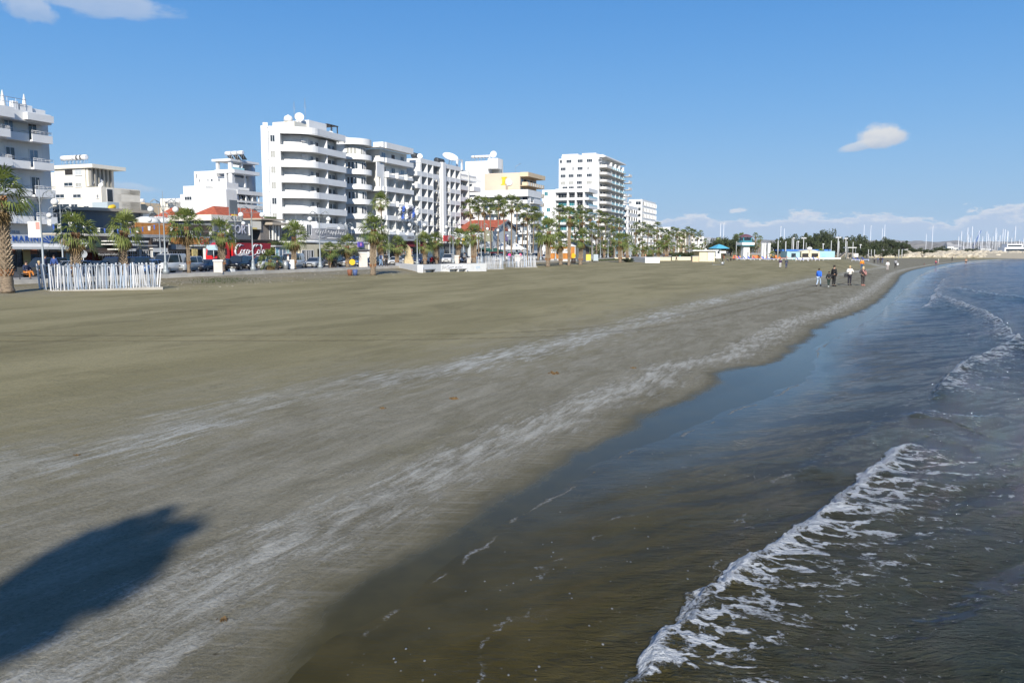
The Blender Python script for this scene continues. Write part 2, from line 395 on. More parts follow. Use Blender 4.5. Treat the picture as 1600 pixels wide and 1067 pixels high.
def build_ground():
    r = np.concatenate([np.linspace(0.4, 3.6, 8), np.geomspace(4, 420, 560), np.geomspace(440, 6800, 45)])
    th = np.concatenate([np.arange(-44, 40, 0.17), np.arange(40, 316, 4.0)])*math.pi/180
    X, Y = polar(r, th); Z = ground_z(X, Y)
    dA, _ = sdist(X, Y, wet_l); dC, _ = sdist(X, Y, crust_l); dT, _ = sdist(X, Y, track_l)
    ends = np.clip((Y-300)/50, 0, 1)*20
    me = grid_mesh('sand_beach', X, Y, Z, dict(dA=dA, dC=np.where(Y > 300, -9, dC), dT=dT+ends, tt=X*NV.x+Y*NV.y), sand_mat(), True)
    return link('sand_beach', me, kind='structure')
build_ground()

# ------------------------------------------------------------------ sea
WAVES = [  # points in the photograph, crest height, foam strength, front width
    ([(930,1130),(970,1067),(1040,970),(1100,915),(1165,880),(1230,838),(1300,790),(1340,752),(1385,715),(1432,688)], 0.16, 1.05, 0.18),
    ([(1432,688),(1480,672),(1540,690),(1600,700),(1700,705)], 0.03, 0.10, 0.3),
    ([(1448,632),(1466,596),(1500,572),(1545,552),(1600,535),(1690,515)], 0.26, 0.95, 0.17),
    ([(1412,655),(1425,646),(1445,640),(1500,655),(1560,650)], 0.08, 0.5, 0.13),
    ([(1455,462),(1478,470),(1500,478),(1522,486),(1540,492),(1560,503),(1580,520),(1590,533),(1600,545),(1640,560)], 0.38, 1.1, 0.13),
    ([(1408,495),(1425,484),(1452,478),(1465,440),(1490,430)], 0.14, 0.8, 0.28),
    ([(1420,434),(1450,427),(1490,419),(1530,415),(1560,413)], 0.24, 0.9, 0.4),
    ([(1500,452),(1530,458),(1580,465),(1660,470)], 0.28, 0.8, 0.4),
    ([(1470,417),(1500,412.5),(1540,410),(1575,408.5)], 0.26, 1.2, 0.6),
    ([(1215,745),(1280,700),(1350,668),(1420,640)], 0.05, 0.0, 0.3),
    ([(1330,1010),(1450,930),(1600,880),(1750,850)], 0.10, 0.12, 0.4),
]
def water_mat():
    m = bpy.data.materials.new('sea_water'); m.use_nodes = True; t = NT(m.node_tree); b = t.n['Principled BSDF']
    pos = t.geo(); dB = t.attr('dB'); fA = t.attr('foamA'); fB = t.attr('foamB')
    n = t.noise(pos, 0.16, 4, 0.6); n2 = t.noise(pos, 1.3, 4, 0.6)
    d = t.m('ADD', dB, t.m('MULTIPLY', t.m('SUBTRACT', n, 0.5), 6))
    c = t.mix(t.step(d, 0.5, 9.0), t.mix(t.step(n2, 0.35, 0.65), (0.048, 0.037, 0.008), (0.066, 0.051, 0.014)), t.mix(n2, (0.020, 0.034, 0.030), (0.030, 0.043, 0.036)))
    c = t.mix(t.step(d, 4.0, 19.0), c, (0.008, 0.075, 0.165))
    al = t.mapping(pos, rot=(0, 0, R(62)), scale=(0.75, 1.35, 1))
    warp = t.vm('ADD', al, t.vm('MULTIPLY', t.noise(pos, 2.2, 3, 0.6, color=True), (0.9, 0.9, 0.0)))
    cell = t.voro(warp, 2.6, 'DISTANCE_TO_EDGE')
    lace = t.step(cell, 0.20, 0.03)
    f1 = t.noise(al, 4.2, 7, 0.74, 0.8); f2 = t.noise(pos, 26, 4, 0.7)
    den = t.m('ADD', t.m('ADD', t.m('MULTIPLY', f1, 0.8), t.m('MULTIPLY', lace, 0.16)), t.m('MULTIPLY', f2, 0.16))
    patch = t.step(t.m('ADD', den, t.m('MULTIPLY', fB, 0.24)), 0.775, 0.85)
    dense = t.step(t.m('ADD', fA, t.m('MULTIPLY', t.m('SUBTRACT', f2, 0.5), 1.5)), 0.36, 0.78)
    dots = t.step(t.voro(t.mapping(pos, rot=(0, 0, 0.4), scale=(1, 0.6, 1)), 9.0), 0.13, 0.07)
    dsel = t.step(t.noise(pos, 1.5, 4, 0.7), 0.46, 0.60)
    dots = t.m('MULTIPLY', t.m('MULTIPLY', dots, dsel), t.m('MULTIPLY', t.step(dB, 0.2, 0.6), t.step(dB, 7.0, 3.0, 0.0, 0.65)))
    caps = t.m('MULTIPLY', t.step(t.m('ADD', t.m('MULTIPLY', t.noise(t.mapping(al, scale=(0.5, 0.5, 1)), 1.0, 6, 0.7), 0.8), t.m('MULTIPLY', f2, 0.2)), 0.70, 0.76), t.step(dB, 8.0, 25.0, 0.0, 0.5))
    patch = t.m('MAXIMUM', t.m('MULTIPLY', patch, t.step(fB, 0.03, 0.14)), caps)
    foam = t.m('MAXIMUM', t.m('MAXIMUM', t.m('MULTIPLY', patch, 0.85), t.m('MULTIPLY', dense, 0.95)), t.m('MULTIPLY', dots, 0.7))
    we = t.m('MULTIPLY', t.m('SUBTRACT', t.noise(pos, 0.9, 6, 0.65), 0.5), 1.5)
    for off, amt, lo in ((0.10, 0.5, 0.50), (1.25, 0.35, 0.52), (2.7, 0.35, 0.54), (4.4, 0.25, 0.56)):
        dd = t.m('ABSOLUTE', t.m('SUBTRACT', t.m('ADD', dB, t.m('MULTIPLY', we, 0.4 if off < 1 else 1.0)), off))
        edge = t.m('MULTIPLY', t.step(dd, 0.035, 0.004), t.m('MULTIPLY', t.step(t.noise(pos, 0.7+off*0.3, 3), lo, lo+0.07), t.step(f2, 0.35, 0.6)))
        foam = t.m('MAXIMUM', foam, t.m('MULTIPLY', edge, amt))
    # capillary ripples, three scales
    rp = t.mapping(pos, rot=(0, 0, R(12)), scale=(0.45, 1.25, 1))
    r0 = t.noise(rp, 0.9, 4, 0.6, 0.4); r1 = t.noise(rp, 6.0, 5, 0.68, 0.5); r2 = t.noise(rp, 24, 4, 0.6, 0.3)
    calm = t.step(dB, 0.2, 5.0)
    h = t.m('ADD', t.m('MULTIPLY', r1, 1.7), t.m('MULTIPLY', r2, 0.55)); h = t.m('ADD', h, t.m('MULTIPLY', r0, 1.3))
    h = t.m('MULTIPLY', h, t.m('ADD', t.m('MULTIPLY', calm, 0.97), 0.03))
    h = t.m('ADD', h, t.m('MULTIPLY', foam, t.m('MULTIPLY', f2, 0.5)))
    bn = t.bump(h, 1.0, 0.13)
    t.put(b.inputs['Base Color'], t.mix(foam, c, t.mix(f2, (0.42, 0.45, 0.47), (0.80, 0.83, 0.85))))
    t.put(b.inputs['Roughness'], t.m('ADD', t.m('MULTIPLY', foam, 0.5), t.step(dB, 4.0, 40.0, 0.07, 0.20))); b.inputs['IOR'].default_value = 1.33; b.inputs['Specular IOR Level'].default_value = 0.0
    t.put(b.inputs['Normal'], bn)
    # reflection: a wavy sea seen at a grazing angle never mirrors as fully as flat water
    fr = t.new('ShaderNodeFresnel'); fr.inputs['IOR'].default_value = 1.33; t.put(fr.inputs['Normal'], bn)
    gl = t.new('ShaderNodeBsdfGlossy'); t.put(gl.inputs['Normal'], bn); t.put(gl.inputs['Roughness'], t.step(dB, 2.0, 30.0, 0.05, 0.16))
    f2r = t.new('ShaderNodeFresnel'); f2r.inputs['IOR'].default_value = 1.33
    fa = t.m('ADD', t.m('MULTIPLY', fr.outputs[0], 0.45), t.m('MULTIPLY', f2r.outputs[0], 0.55))
    fac = t.m('MINIMUM', t.m('MULTIPLY', fa, t.step(f2r.outputs[0], 0.05, 0.30, 0.45, 1.15)), t.step(dB, 3.0, 22.0, 0.95, 0.66))
    fac = t.m('MULTIPLY', fac, t.m('SUBTRACT', 1.0, t.m('MULTIPLY', foam, 0.85)))
    ms = t.new('ShaderNodeMixShader'); t.put(ms.inputs[0], fac); t.l.new(b.outputs[0], ms.inputs[1]); t.l.new(gl.outputs[0], ms.inputs[2]); t.l.new(ms.outputs[0], t.n['Material Output'].inputs[0])
    return m

def build_sea():
    r = np.concatenate([np.geomspace(3.2, 60, 560), np.geomspace(60.4, 420, 170), np.geomspace(440, 6700, 28)])
    th = np.concatenate([np.arange(-24, 34, 0.085), np.arange(34, 200, 1.5)])*math.pi/180
    X, Y = polar(r, th)
    dB, arc = sdist(X, Y, wat_l)
    keep = dB > -1.5
    dist = np.hypot(X, Y); nearf = ss(dist, 500, 60)
    grow = ss(dB, 0.2, 9); grow2 = ss(dB, 4, 30)
    # wind waves: several crossing trains
    Z = np.zeros_like(X); fz = fbm(X*0.05, Y*0.05, 3, 2)
    for lam, amp, a in ((7.5, 0.060, 60), (4.3, 0.040, 48), (2.6, 0.026, 76), (1.5, 0.014, 35), (0.85, 0.0075, 92), (0.52, 0.0040, 55), (0.33, 0.0022, 20)):
        k = 2*math.pi/lam; ca, sa = math.cos(R(a)), math.sin(R(a))
        # crest lines bend with the shore: part phase from the distance offshore
        ph = k*(-X*math.sin(R(a-40))*0.55-Y*math.cos(R(a-40))*0.55+dB*0.75)+6*fbm(X/lam*0.35, Y/lam*0.35, 3, int(lam*10))
        wv = np.sin(ph); Z += amp*(wv+0.35*np.cos(2*ph))*(0.15+0.85*(grow if lam < 2 else grow2))*(1+0.9*ss(dB, 15, 50)*(lam > 2))*(0.55+1.5*np.clip(fbm(X*0.13, Y*0.13, 2, int(lam*7))+0.35, 0, 1))*ss(lam*120/np.maximum(dist, 1), 0.7, 2.0)
    Z += 0.02*fbm(X*1.7, Y*1.7, 4, 11)*grow
    fA = np.zeros_like(X); fB = np.zeros_like(X)
    for i, (pts, hgt, fs, fw) in enumerate(WAVES):
        l = line(pts, 0.0, 2); d, a = sdist(X, Y, l)
        L = a.max(); taper = ss(a, 0, L*0.12)*ss(L-a, 0, L*0.12)
        jag = (0.22*fbm(X*3.1, Y*3.1, 4, 43+i)+0.10*fbm(X*13, Y*13, 3, 44+i))*ss(dist, 60, 20)+0.35*fw*fbm(X*2.2, Y*2.2, 4, 40+i)*2+fw*0.8*fbm(a*0.8+i*9, a*0, 3, 60+i)
        dd = d+jag; s = fw
        prof = np.where(dd > 0, ss(dd, 0, s*1.1)*np.exp(-np.clip(dd-s, 0, None)/(5.5*s)), 0)
        close = np.abs(d) < 30*s
        Z += np.where(close, prof*hgt*taper*(0.8+0.5*fbm(a*1.5, d*1.5, 3, i+70)), 0)
        patchy = (0.85+0.9*fbm(a*0.9, a*0+i, 3, i+90)) if i == 0 else np.clip(0.62+3.2*fbm(a*0.45, a*0+i, 3, i+90), 0, 1.1)
        fA = np.maximum(fA, np.where(close, ss(dd, -0.03, 0.04)*ss(dd, s*2.2, s*0.5)*taper*fs*patchy, 0))
        fB = np.maximum(fB, np.where(close, ss(dd, 0, s*0.6)*np.exp(-np.clip(dd-s, 0, None)/(7.5*s))*taper*fs*1.05, 0))
    # tumbled foam stands up a little
    Z += fA*0.05*(0.5+fbm(X*9, Y*9, 3, 5))*1.2*ss(dist, 60, 20)
    Z = Z*ss(dB, -0.1, 1.2)+0.012*fbm(X*0.9, Y*0.9, 3, 21)*(1-ss(dB, 0.5, 3))
    Z -= ss(-dB, 0.1, 0.9)*0.2
    me = grid_mesh('sea', X, Y, Z, dict(dB=dB, foamA=fA, foamB=fB), water_mat(), False, keep)
    return link('sea', me, kind='structure')
build_sea()
# ------------------------------------------------------------------ promenade, road, hills
def build_street():
    m = MB(); m.box(-60, WALL_T, 0.6, 900, WALL_T+0.35, 1.42); m.build('promenade_kerb', mat('pale_concrete', (0.60, 0.56, 0.48), 0.8, var=0.2, vscale=0.6), None, rz=TH, kind='structure')
    m = MB(); m.box(-60, WALL_T+0.35, 0.6, 900, 56.5, 1.36); m.build('promenade_paving', mat('paving', (0.36, 0.33, 0.28), 0.85, var=0.2, vscale=0.8), None, rz=TH, kind='structure')
    m = MB(); m.box(-60, 56.5, 0.5, 900, 78, 1.24); m.build('road', mat('asphalt', (0.055, 0.055, 0.055), 0.9, var=0.25, vscale=0.7), None, rz=TH, kind='structure')
    m = MB()
    for i in range(140): m.box(-20+i*6, 70.9, 1.24, -17+i*6, 71.05, 1.245)
    m.build('lane_marking', mat('road_paint', (0.7, 0.7, 0.68), 0.7), None, rz=TH, kind='structure')
    m = MB(); m.box(-60, 78, 0.5, 900, 400, 1.37); m.build('pavement', mat('paving2', (0.27, 0.25, 0.22), 0.85, var=0.2, vscale=0.5), None, rz=TH, kind='structure')
    # grass verge strip at the far end of the beach
    m = MB(); 
    rock = bpy.data.materials.new('hillside'); rock.use_nodes = True; t = NT(rock.node_tree); b = t.n['Principled BSDF']
    p = t.geo(); n = t.noise(t.mapping(p, scale=(0.012, 0.012, 0.05)), 1.0, 7, 0.7); n2 = t.noise(p, 0.06, 5, 0.75)
    c = t.mix(t.step(n, 0.35, 0.65), (0.20, 0.165, 0.115), (0.36, 0.32, 0.255)); c = t.mix(t.step(n2, 0.52, 0.6), c, (0.07, 0.075, 0.05))
    t.put(b.inputs['Base Color'], c); b.inputs['Roughness'].default_value = 0.95
    def hills(name, Y0, prof, depth, seed):
        nx, ny = 260, 40; v = []; f = []
        X0, X1 = -Y0*0.9, Y0*0.95
        for j in range(ny):
            for i in range(nx):
                x = X0+(X1-X0)*i/(nx-1); v_ = j/(ny-1); y = Y0+depth*v_
                px = 800+x/Y0*1300
                h = np.interp(px, [q[0] for q in prof], [q[1] for q in prof])/1300*Y0
                e = math.sin(math.pi*min(1, v_*1.6)/2) if v_ < 0.62 else 1-(v_-0.62)*0.9
                nn = mnoise.fractal(Vector((x*0.006, y*0.006, seed)), 0.9, 2.1, 5)
                v.append((x, y, -2+(h+3.4+2)*e*(1+0.22*nn)+(5*nn if v_ > 0.05 else 0)*min(1, h/10)))
        for j in range(ny-1):
            for i in range(nx-1): a = j*nx+i; f.append((a, a+1, a+1+nx, a+nx))
        me = bpy.data.meshes.new(name); me.from_pydata(v, [], f); me.materials.append(rock)
        me.polygons.foreach_set('use_smooth', [True]*len(f)); link(name, me, kind='structure')
    hills('hills', 3300, [(-400, 9), (600, 9), (1000, 10), (1090, 12), (1150, 15), (1250, 10), (1330, 14), (1370, 20), (1400, 24), (1425, 21), (1450, 15), (1490, 12), (1540, 13), (1600, 11), (2100, 11)], 1500, 1)
    hills('hills', 5200, [(-400, 10), (900, 13), (1080, 17), (1180, 22), (1230, 17), (1330, 19), (1440, 17), (1500, 18), (1560, 16), (1600, 15), (2100, 14)], 2200, 7)
build_street()

# ------------------------------------------------------------------ buildings
white = mat('white_render', (0.80, 0.80, 0.78), 0.75, var=0.05, vscale=0.5, streak=0.10)
white2 = mat('aged_white_render', (0.74, 0.74, 0.70), 0.8, var=0.07, vscale=0.4, streak=0.28)
mat('warm_white_render', (0.78, 0.75, 0.69), 0.8)
mat('pale_grey_render', (0.55, 0.56, 0.56), 0.8)
cream = mat('cream_render', (0.80, 0.75, 0.63), 0.8, var=0.06, vscale=0.4, streak=0.15)
beige = mat('beige_render', (0.70, 0.55, 0.36), 0.8, var=0.06, vscale=0.4, streak=0.12)
greyw = mat('grey_render', (0.30, 0.30, 0.30), 0.8, var=0.1, vscale=0.5)
bluegrey = mat('blue_grey_cladding', (0.13, 0.15, 0.16), 0.6, var=0.12, vscale=0.4)
glass = mat('dark_glass', (0.025, 0.035, 0.045), 0.08, spec=0.8)
glassb = mat('blue_curtained_glass', (0.16, 0.24, 0.32), 0.15, spec=0.8, var=0.4, vscale=1.2)
teal = mat('teal_glass', (0.03, 0.22, 0.26), 0.08, spec=0.8)
tealr = mat('pale_teal_glass', (0.35, 0.62, 0.68), 0.12, spec=0.7)
curtain = mat('curtain', (0.42, 0.42, 0.38), 0.8, var=0.2, vscale=1.5)
frame_w = mat('white_frame', (0.72, 0.72, 0.72), 0.5)
frame_d = mat('dark_frame', (0.12, 0.11, 0.10), 0.5)
metal = mat('galvanised_metal', (0.42, 0.44, 0.45), 0.45, 0.6)
darkm = mat('dark_metal', (0.05, 0.055, 0.06), 0.5, 0.3)
wood = mat('orange_wood', (0.70, 0.29, 0.07), 0.55, var=0.25, vscale=2.0)
woodb = mat('brown_wood', (0.13, 0.09, 0.065), 0.6, var=0.3, vscale=2.0)
brown = mat('dark_brown_panel', (0.055, 0.042, 0.036), 0.6, var=0.2, vscale=1)
red_tile = mat('red_roof_tile', (0.42, 0.105, 0.05), 0.8, var=0.25, vscale=1.5)
canvas = mat('white_canvas', (0.74, 0.73, 0.68), 0.85, var=0.05)
greyc = mat('grey_canvas', (0.36, 0.35, 0.33), 0.9)
blue_p = mat('blue_letter', (0.02, 0.09, 0.36), 0.5)
blackm = mat('black', (0.012, 0.012, 0.014), 0.5)
redm = mat('red_paint', (0.62, 0.03, 0.035), 0.4)
yellowm = mat('yellow_paint', (0.80, 0.52, 0.03), 0.5)
tankm = mat('white_tank', (0.80, 0.80, 0.79), 0.45)
solar = mat('solar_collector', (0.02, 0.025, 0.04), 0.15, spec=0.8)
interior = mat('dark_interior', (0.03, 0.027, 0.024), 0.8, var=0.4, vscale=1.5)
terr = mat('terracotta', (0.35, 0.14, 0.07), 0.7, var=0.2)

class Bld:
    def __init__(s, name, label, cat, s0, t0, z0=1.3, group=None):
        s.o = thing(name, label, cat, W(s0, t0, z0), TH, group); s.off = Vector((-s0, -t0, -z0))
    def part(s, name, mb, m, parent=None, kind=None, label=None):
        return mb.build(name, m, parent or s.o, s.off if parent is None else None, kind=kind, label=label)
    def put(s, name, me, S, T, Z, rz=0.0, parent=None):
        return link(name, me, parent or s.o, Vector((S, T, Z))+s.off, rz)
SEA, CAMF = 0.0, -math.pi/2
_wm = {}
def winmesh(w, h, mull=1, fr=frame_w, gl=glass, sill=False, th=0.07, trans=0):
    k = (round(w, 2), round(h, 2), mull, fr.name, gl.name, sill, trans)
    if k not in _wm:
        f = MB(); a = w/2
        f.box(-a, -0.07, 0, -a+th, 0.0, h); f.box(a-th, -0.07, 0, a, 0, h); f.box(-a+th, -0.07, h-th, a-th, 0, h); f.box(-a+th, -0.07, 0, a-th, 0, th)
        for i in range(mull): x = -a+w*(i+1)/(mull+1); f.box(x-th*0.4, -0.06, th, x+th*0.4, 0, h-th)
        for i in range(trans): z = h*(i+1)/(trans+1); f.box(-a+th, -0.055, z-th*0.3, a-th, 0, z+th*0.3)
        if sill: f.box(-a-0.08, -0.16, -0.07, a+0.08, 0, 0.0)
        g = MB(); g.box(-a+th*0.5, -0.03, th*0.5, a-th*0.5, -0.005, h-th*0.5)
        _wm[k] = (f.mesh('window', fr), g.mesh('pane', gl))
    return _wm[k]
def window(B, S, T, Z, w, h, face=SEA, name='window', **kw):
    fm, pm = winmesh(w, h, **kw); o = B.put(name, fm, S, T, Z, face); link('pane', pm, o); return o
def cs(px, py, s0):
    """(t, z) where a line of sight meets the plane s = const"""
    d = ray(px, py); k = s0/d.dot(U); return d.dot(NV)*k, HC+d.z*k
def textmesh(name, body, size, m, depth=0.02, shear=0.0, bold=0.0, space=1.0):
    cu = bpy.data.curves.new(name, 'FONT'); cu.body = body; cu.size = size; cu.extrude = depth; cu.shear = shear; cu.offset = bold
    cu.space_character = space; cu.align_x = 'CENTER'; cu.align_y = 'CENTER'; cu.resolution_u = 2
    o = bpy.data.objects.new(name, cu); COL.objects.link(o); dg = bpy.context.evaluated_depsgraph_get()
    me = bpy.data.meshes.new_from_object(o.evaluated_get(dg)); bpy.data.objects.remove(o); bpy.data.curves.remove(cu)
    me.name = name; me.materials.clear(); me.materials.append(m)
    me.transform(Matrix.Rotation(math.pi/2, 4, 'X')); return me     # stands up, reads from -y
def off_poly(pts, d):
    """offset an open polyline to its left by d"""
    out = []
    for i, p in enumerate(pts):
        a = Vector(pts[max(i-1, 0)]); b = Vector(pts[min(i+1, len(pts)-1)]); t = (b-a).normalized(); n = Vector((-t.y, t.x))
        out.append((p[0]+n.x*d, p[1]+n.y*d))
    return out
def strip(mb, out, inn, z0, z1, smooth=True):
    """wall following an open polyline, between outer and inner outline"""
    n = len(out)
    for i in range(n-1):
        a, b, c, d = out[i], out[i+1], inn[i+1], inn[i]
        mb.quad((*a, z0), (*b, z0), (*b, z1), (*a, z1)); mb.quad((*c, z0), (*d, z0), (*d, z1), (*c, z1))
        mb.quad((*a, z1), (*b, z1), (*c, z1), (*d, z1)); mb.quad((*d, z0), (*c, z0), (*b, z0), (*a, z0))
    for a, d, fl in ((out[0], inn[0], 0), (out[-1], inn[-1], 1)):
        q = [(*a, z0), (*a, z1), (*d, z1), (*d, z0)]; mb.quad(*(q if fl == 0 else q[::-1]))
def bez(p0, p1, p2, n=10): return [tuple((1-u)**2*a+2*u*(1-u)*b+u*u*c for a, b, c in zip(p0, p1, p2)) for u in (i/n for i in range(n+1))]
_dish = {}
def dish_mesh(r):
    if r not in _dish:
        m = MB(); n = 20
        prof = [(r*k/5, 0.24*r*(k/5)**2) for k in range(6)]
        m.rings([[(max(a, 0.01)*math.cos(q), -z, max(a, 0.01)*math.sin(q)) for q in (2*math.pi*j/n for j in range(n))] for a, z in prof], False)
        m.rings([[(max(a, 0.01)*math.cos(q), -z+0.03*r, max(a, 0.01)*math.sin(q)) for q in (-2*math.pi*j/n for j in range(n))] for a, z in prof], False)
        f = MB(); f.tube([(0, 0, 0), (0, 0.25*r, -r*0.6), (0, 0.25*r, -r*1.15)], 0.05*r, 6)
        f.tube([(0, -0.24*r, -r*0.95), (0, -r*0.9, 0)], 0.02*r, 4); f.sphere((0, -r*0.9, 0), 0.07*r, 6)
        _dish[r] = (m.mesh('reflector', tankm), f.mesh('mount', metal))
    return _dish[r]
def dish(label, S, T, Z, r, rz, tilt=-0.5):
    o = thing('satellite_dish', label, 'satellite dish', W(S, T, Z), TH, 'satellite dishes on the roofs')
    a, b = dish_mesh(r); link('reflector', a, o, (0, 0, r*1.15), rot=(tilt, 0, rz)); link('mount', b, o, (0, 0, r*1.15), rz=rz); return o
_tank = None
ORD = ['first', 'second', 'third', 'fourth', 'fifth', 'sixth', 'seventh', 'eighth', 'ninth', 'tenth', 'eleventh', 'twelfth', 'thirteenth', 'fourteenth', 'fifteenth', 'sixteenth', 'seventeenth', 'eighteenth', 'nineteenth', 'twentieth']
def heaters(label, S, T, Z, n, gap=1.3, face=CAMF, panel=True, rad=0.42, sc_=1.0):
    """roof water heaters: each a tank on a stand with its solar panel"""
    global _tank
    if _tank is None:
        m = MB(); m.rings([[(x, rr*math.cos(q), 1.35+rr*math.sin(q)) for q in (2*math.pi*k/12 for k in range(12))] for x, rr in ((-0.62, 0.3), (-0.6, 0.42), (0.6, 0.42), (0.62, 0.3))][::-1], True)
        f = MB()
        for x in (-0.5, 0.5):
            f.tube([(x, 0.25, 0), (x, 0.25, 1)], 0.03, 4); f.tube([(x, -0.25, 0), (x, -0.25, 1)], 0.03, 4)
        p = MB(); p.extr([(0, 0)], Matrix(), 1) if False else p.box(-0.55, -0.04, 0, 0.55, 0.04, 1.5, Matrix.Translation((0, -1.3, 0.1)) @ Matrix.Rotation(-R(48), 4, 'X'))
        _tank = (m.mesh('tank', tankm), f.mesh('stand', metal), p.mesh('solar_panel', solar))
    for i in range(n):
        dS, dT = (0, i*gap) if face == CAMF else (i*gap, 0)
        od = ORD[n-1-i] if face == CAMF else ORD[i]
        o = thing('water_heater', f'{label}, {od} from the left', 'water heater', W(S+dS, T+dT, Z), TH+face+(0 if not panel else math.pi), label.replace('white tank', 'white tanks').replace('heater', 'heaters'), sc_)
        link('tank', _tank[0], o); link('stand', _tank[1], o)
        if panel: link('solar_panel', _tank[2], o)

# --- white seafront hotel, far left
def hotel_left():
    B = Bld('seafront_hotel', 'white balconied hotel at the left edge, above the MARINE restaurant', 'hotel', 60, 84)
    m = MB(); m.box(44, 84, 1.3, 72.3, 99, 17.4); B.part('wall', m, white2)
    m = MB(); m.box(43, 82.5, 17.4, 71.5, 84, 17.75); m.box(43, 84.01, 17.4, 72.3, 99.5, 17.75); m.box(43, 82.5, 17.75, 71.5, 82.75, 18.5); m.box(71.25, 82.75, 17.75, 71.5, 99.5, 18.5); m.box(43, 81.6, 17.4, 66.2, 82.5, 18.5)
    m.box(68.0, 81.9, 17.55, 71.3, 82.49, 18.3); B.part('roof', m, white)
    for q in ((67.9, 82.8, 18.5, 69.4, 84.2, 19.2), (69.6, 83, 17.76, 71.2, 85, 19.0), (67, 82.7, 18.5, 67.6, 83.3, 19.4)): B.part('roof_box', MB().box(*q), white)
    m = MB()
    for z in (19.2, 19.7): m.tube([(60, 82.7, z), (68.6, 82.7, z)], 0.03, 4)
    for i in range(9): m.tube([(60+i*1.05, 82.7, 18.5), (60+i*1.05, 82.7, 19.7)], 0.025, 4)
    B.part('roof_railing', m, frame_w)
    z0 = FS(79, 222, 82.4)[1]
    for k in range(5):
        z = z0-3.0*k
        if z < 2.2: break
        for (a, b, t) in ((66.0, 68.8, 82.8), (68.82, 71.4, 82.35), (50, 65.6, 81.6)):
            m = MB(); m.box(a, t, z-0.22, b, 84, z); m.box(a, t, z, b, t+0.12, z+0.62); m.box(b-0.12, t+0.12, z, b, 84, z+0.62)
            o = B.part('balcony', m, white)
            r = MB(); r.tube([(a, t+0.06, z+0.98), (b, t+0.06, z+0.98), (b, 84, z+0.98)], 0.03, 5); r.tube([(a, t+0.06, z+0.8), (b, t+0.06, z+0.8)], 0.02, 4)
            n = int((b-a)/0.5)
            for i in range(n+1): r.tube([(a+(b-a)*i/n, t+0.06, z+0.6), (a+(b-a)*i/n, t+0.06, z+0.98)], 0.016, 4)
            if a < 60:
                for i in range(30): r.tube([(b, t+0.1+i*0.08, z+0.62), (b, t+0.1+i*0.08, z+0.98)], 0.012, 4)
            r.build('railing', frame_w, o)
        for S in (67.3, 70.2, 64.9, 62.2):
            if S > 64 or k < 5: window(B, S, 84, z+0.05, 1.15, 2.05, SEA, 'balcony_door', gl=glassb if (S+k) % 2 > 1 else glass, fr=frame_w)
    for i, (S, l) in enumerate(((62.9+3.6, 'folded cream parasol on the hotel roof, left of the pair'), (69.1, 'folded cream parasol on the hotel roof, right of the pair'))):
        o = thing('folded_parasol', l, 'parasol', W(S, 83.6, 17.75), TH, 'folded parasols on the hotel roof')
        m = MB(); m.lathe([(0.03, 0), (0.03, 0.9)], 6); link('pole', m.mesh('pole', metal), o)
        m = MB(); m.lathe([(0.28, 0.85), (0.33, 1.0), (0.2, 1.7), (0.14, 2.2), (0.03, 2.75)], 10); link('canopy', m.mesh('canopy', canvas), o)
hotel_left()

def restaurant_marine():
    B = Bld('restaurant', 'seafront restaurant with MARINE sign under the left hotel', 'restaurant', 60, 78)
    e = FS(91, 380, 78)[0]
    ztop = FS(60, 367, 78)[1]; zs = FS(60, 381, 78)[1]; zc = FS(60, 386, 78)[1]
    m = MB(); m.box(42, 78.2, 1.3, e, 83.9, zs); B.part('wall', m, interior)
    m = MB(); m.box(42, 77.8, zs, e, 83.98, ztop); B.part('fascia', m, mat('pale_grey_fascia', (0.50, 0.53, 0.55), 0.6))
    m = MB(); m.quad((42, 77.7, zs), (e-0.1, 77.7, zs), (e-0.1, 76.2, zc), (42, 76.2, zc)); m.quad((42, 76.2, zc), (e-0.1, 76.2, zc), (e-0.1, 76.2, zc-0.25), (42, 76.2, zc-0.25)); B.part('awning', m, canvas)
    x0, x1 = FS(20, 374, 77.7)[0], FS(67, 374, 77.7)[0]; zm = (zs+ztop)/2
    me = textmesh('lettering', 'MARINE', 0.82, blue_p, 0.02, bold=0.012, space=1.3)
    w = max(v.co.x for v in me.vertices)-min(v.co.x for v in me.vertices); me.transform(Matrix.Diagonal(((x1-x0)/w, 1, 1, 1)))
    B.put('lettering', me, (x0+x1)/2, 77.75, zm)
    m = MB(); cx = FS(79, 374, 77.7)[0]; r = 0.55
    for k in range(7):
        a0 = math.pi*k/7+0.08; a1 = math.pi*(k+1)/7-0.08
        m.quad((cx+0.3*math.cos(a0), 77.76, zm-0.35+0.25*math.sin(a0)), (cx+0.3*math.cos(a1), 77.76, zm-0.35+0.25*math.sin(a1)), (cx+1.0*math.cos(a1), 77.76, zm-0.35+0.75*math.sin(a1)), (cx+1.0*math.cos(a0), 77.76, zm-0.35+0.75*math.sin(a0)))
    m.box(cx-0.35, 77.74, zm-0.38, cx+0.35, 77.76, zm-0.25); B.part('emblem', m, blue_p)
    for i in range(9):
        S = 60.6+i*1.3
        if S > e-0.8: break
        window(B, S, 78.2, 1.4, 1.22, zs-1.75, SEA, 'glazed_panel', gl=glass, fr=frame_d, mull=0, trans=1)
        if i % 2: m = MB(); m.box(S-0.5, 78.1, 3.0, S+0.5, 78.14, 3.5); B.part('panel', m, terr)
    m = MB(); S = FS(42, 400, 78)[0]; m.box(S-0.4, 78.02, 1.4, S+0.45, 78.1, 4.1); B.part('door', m, mat('ochre_panel', (0.62, 0.42, 0.14), 0.6))
restaurant_marine()

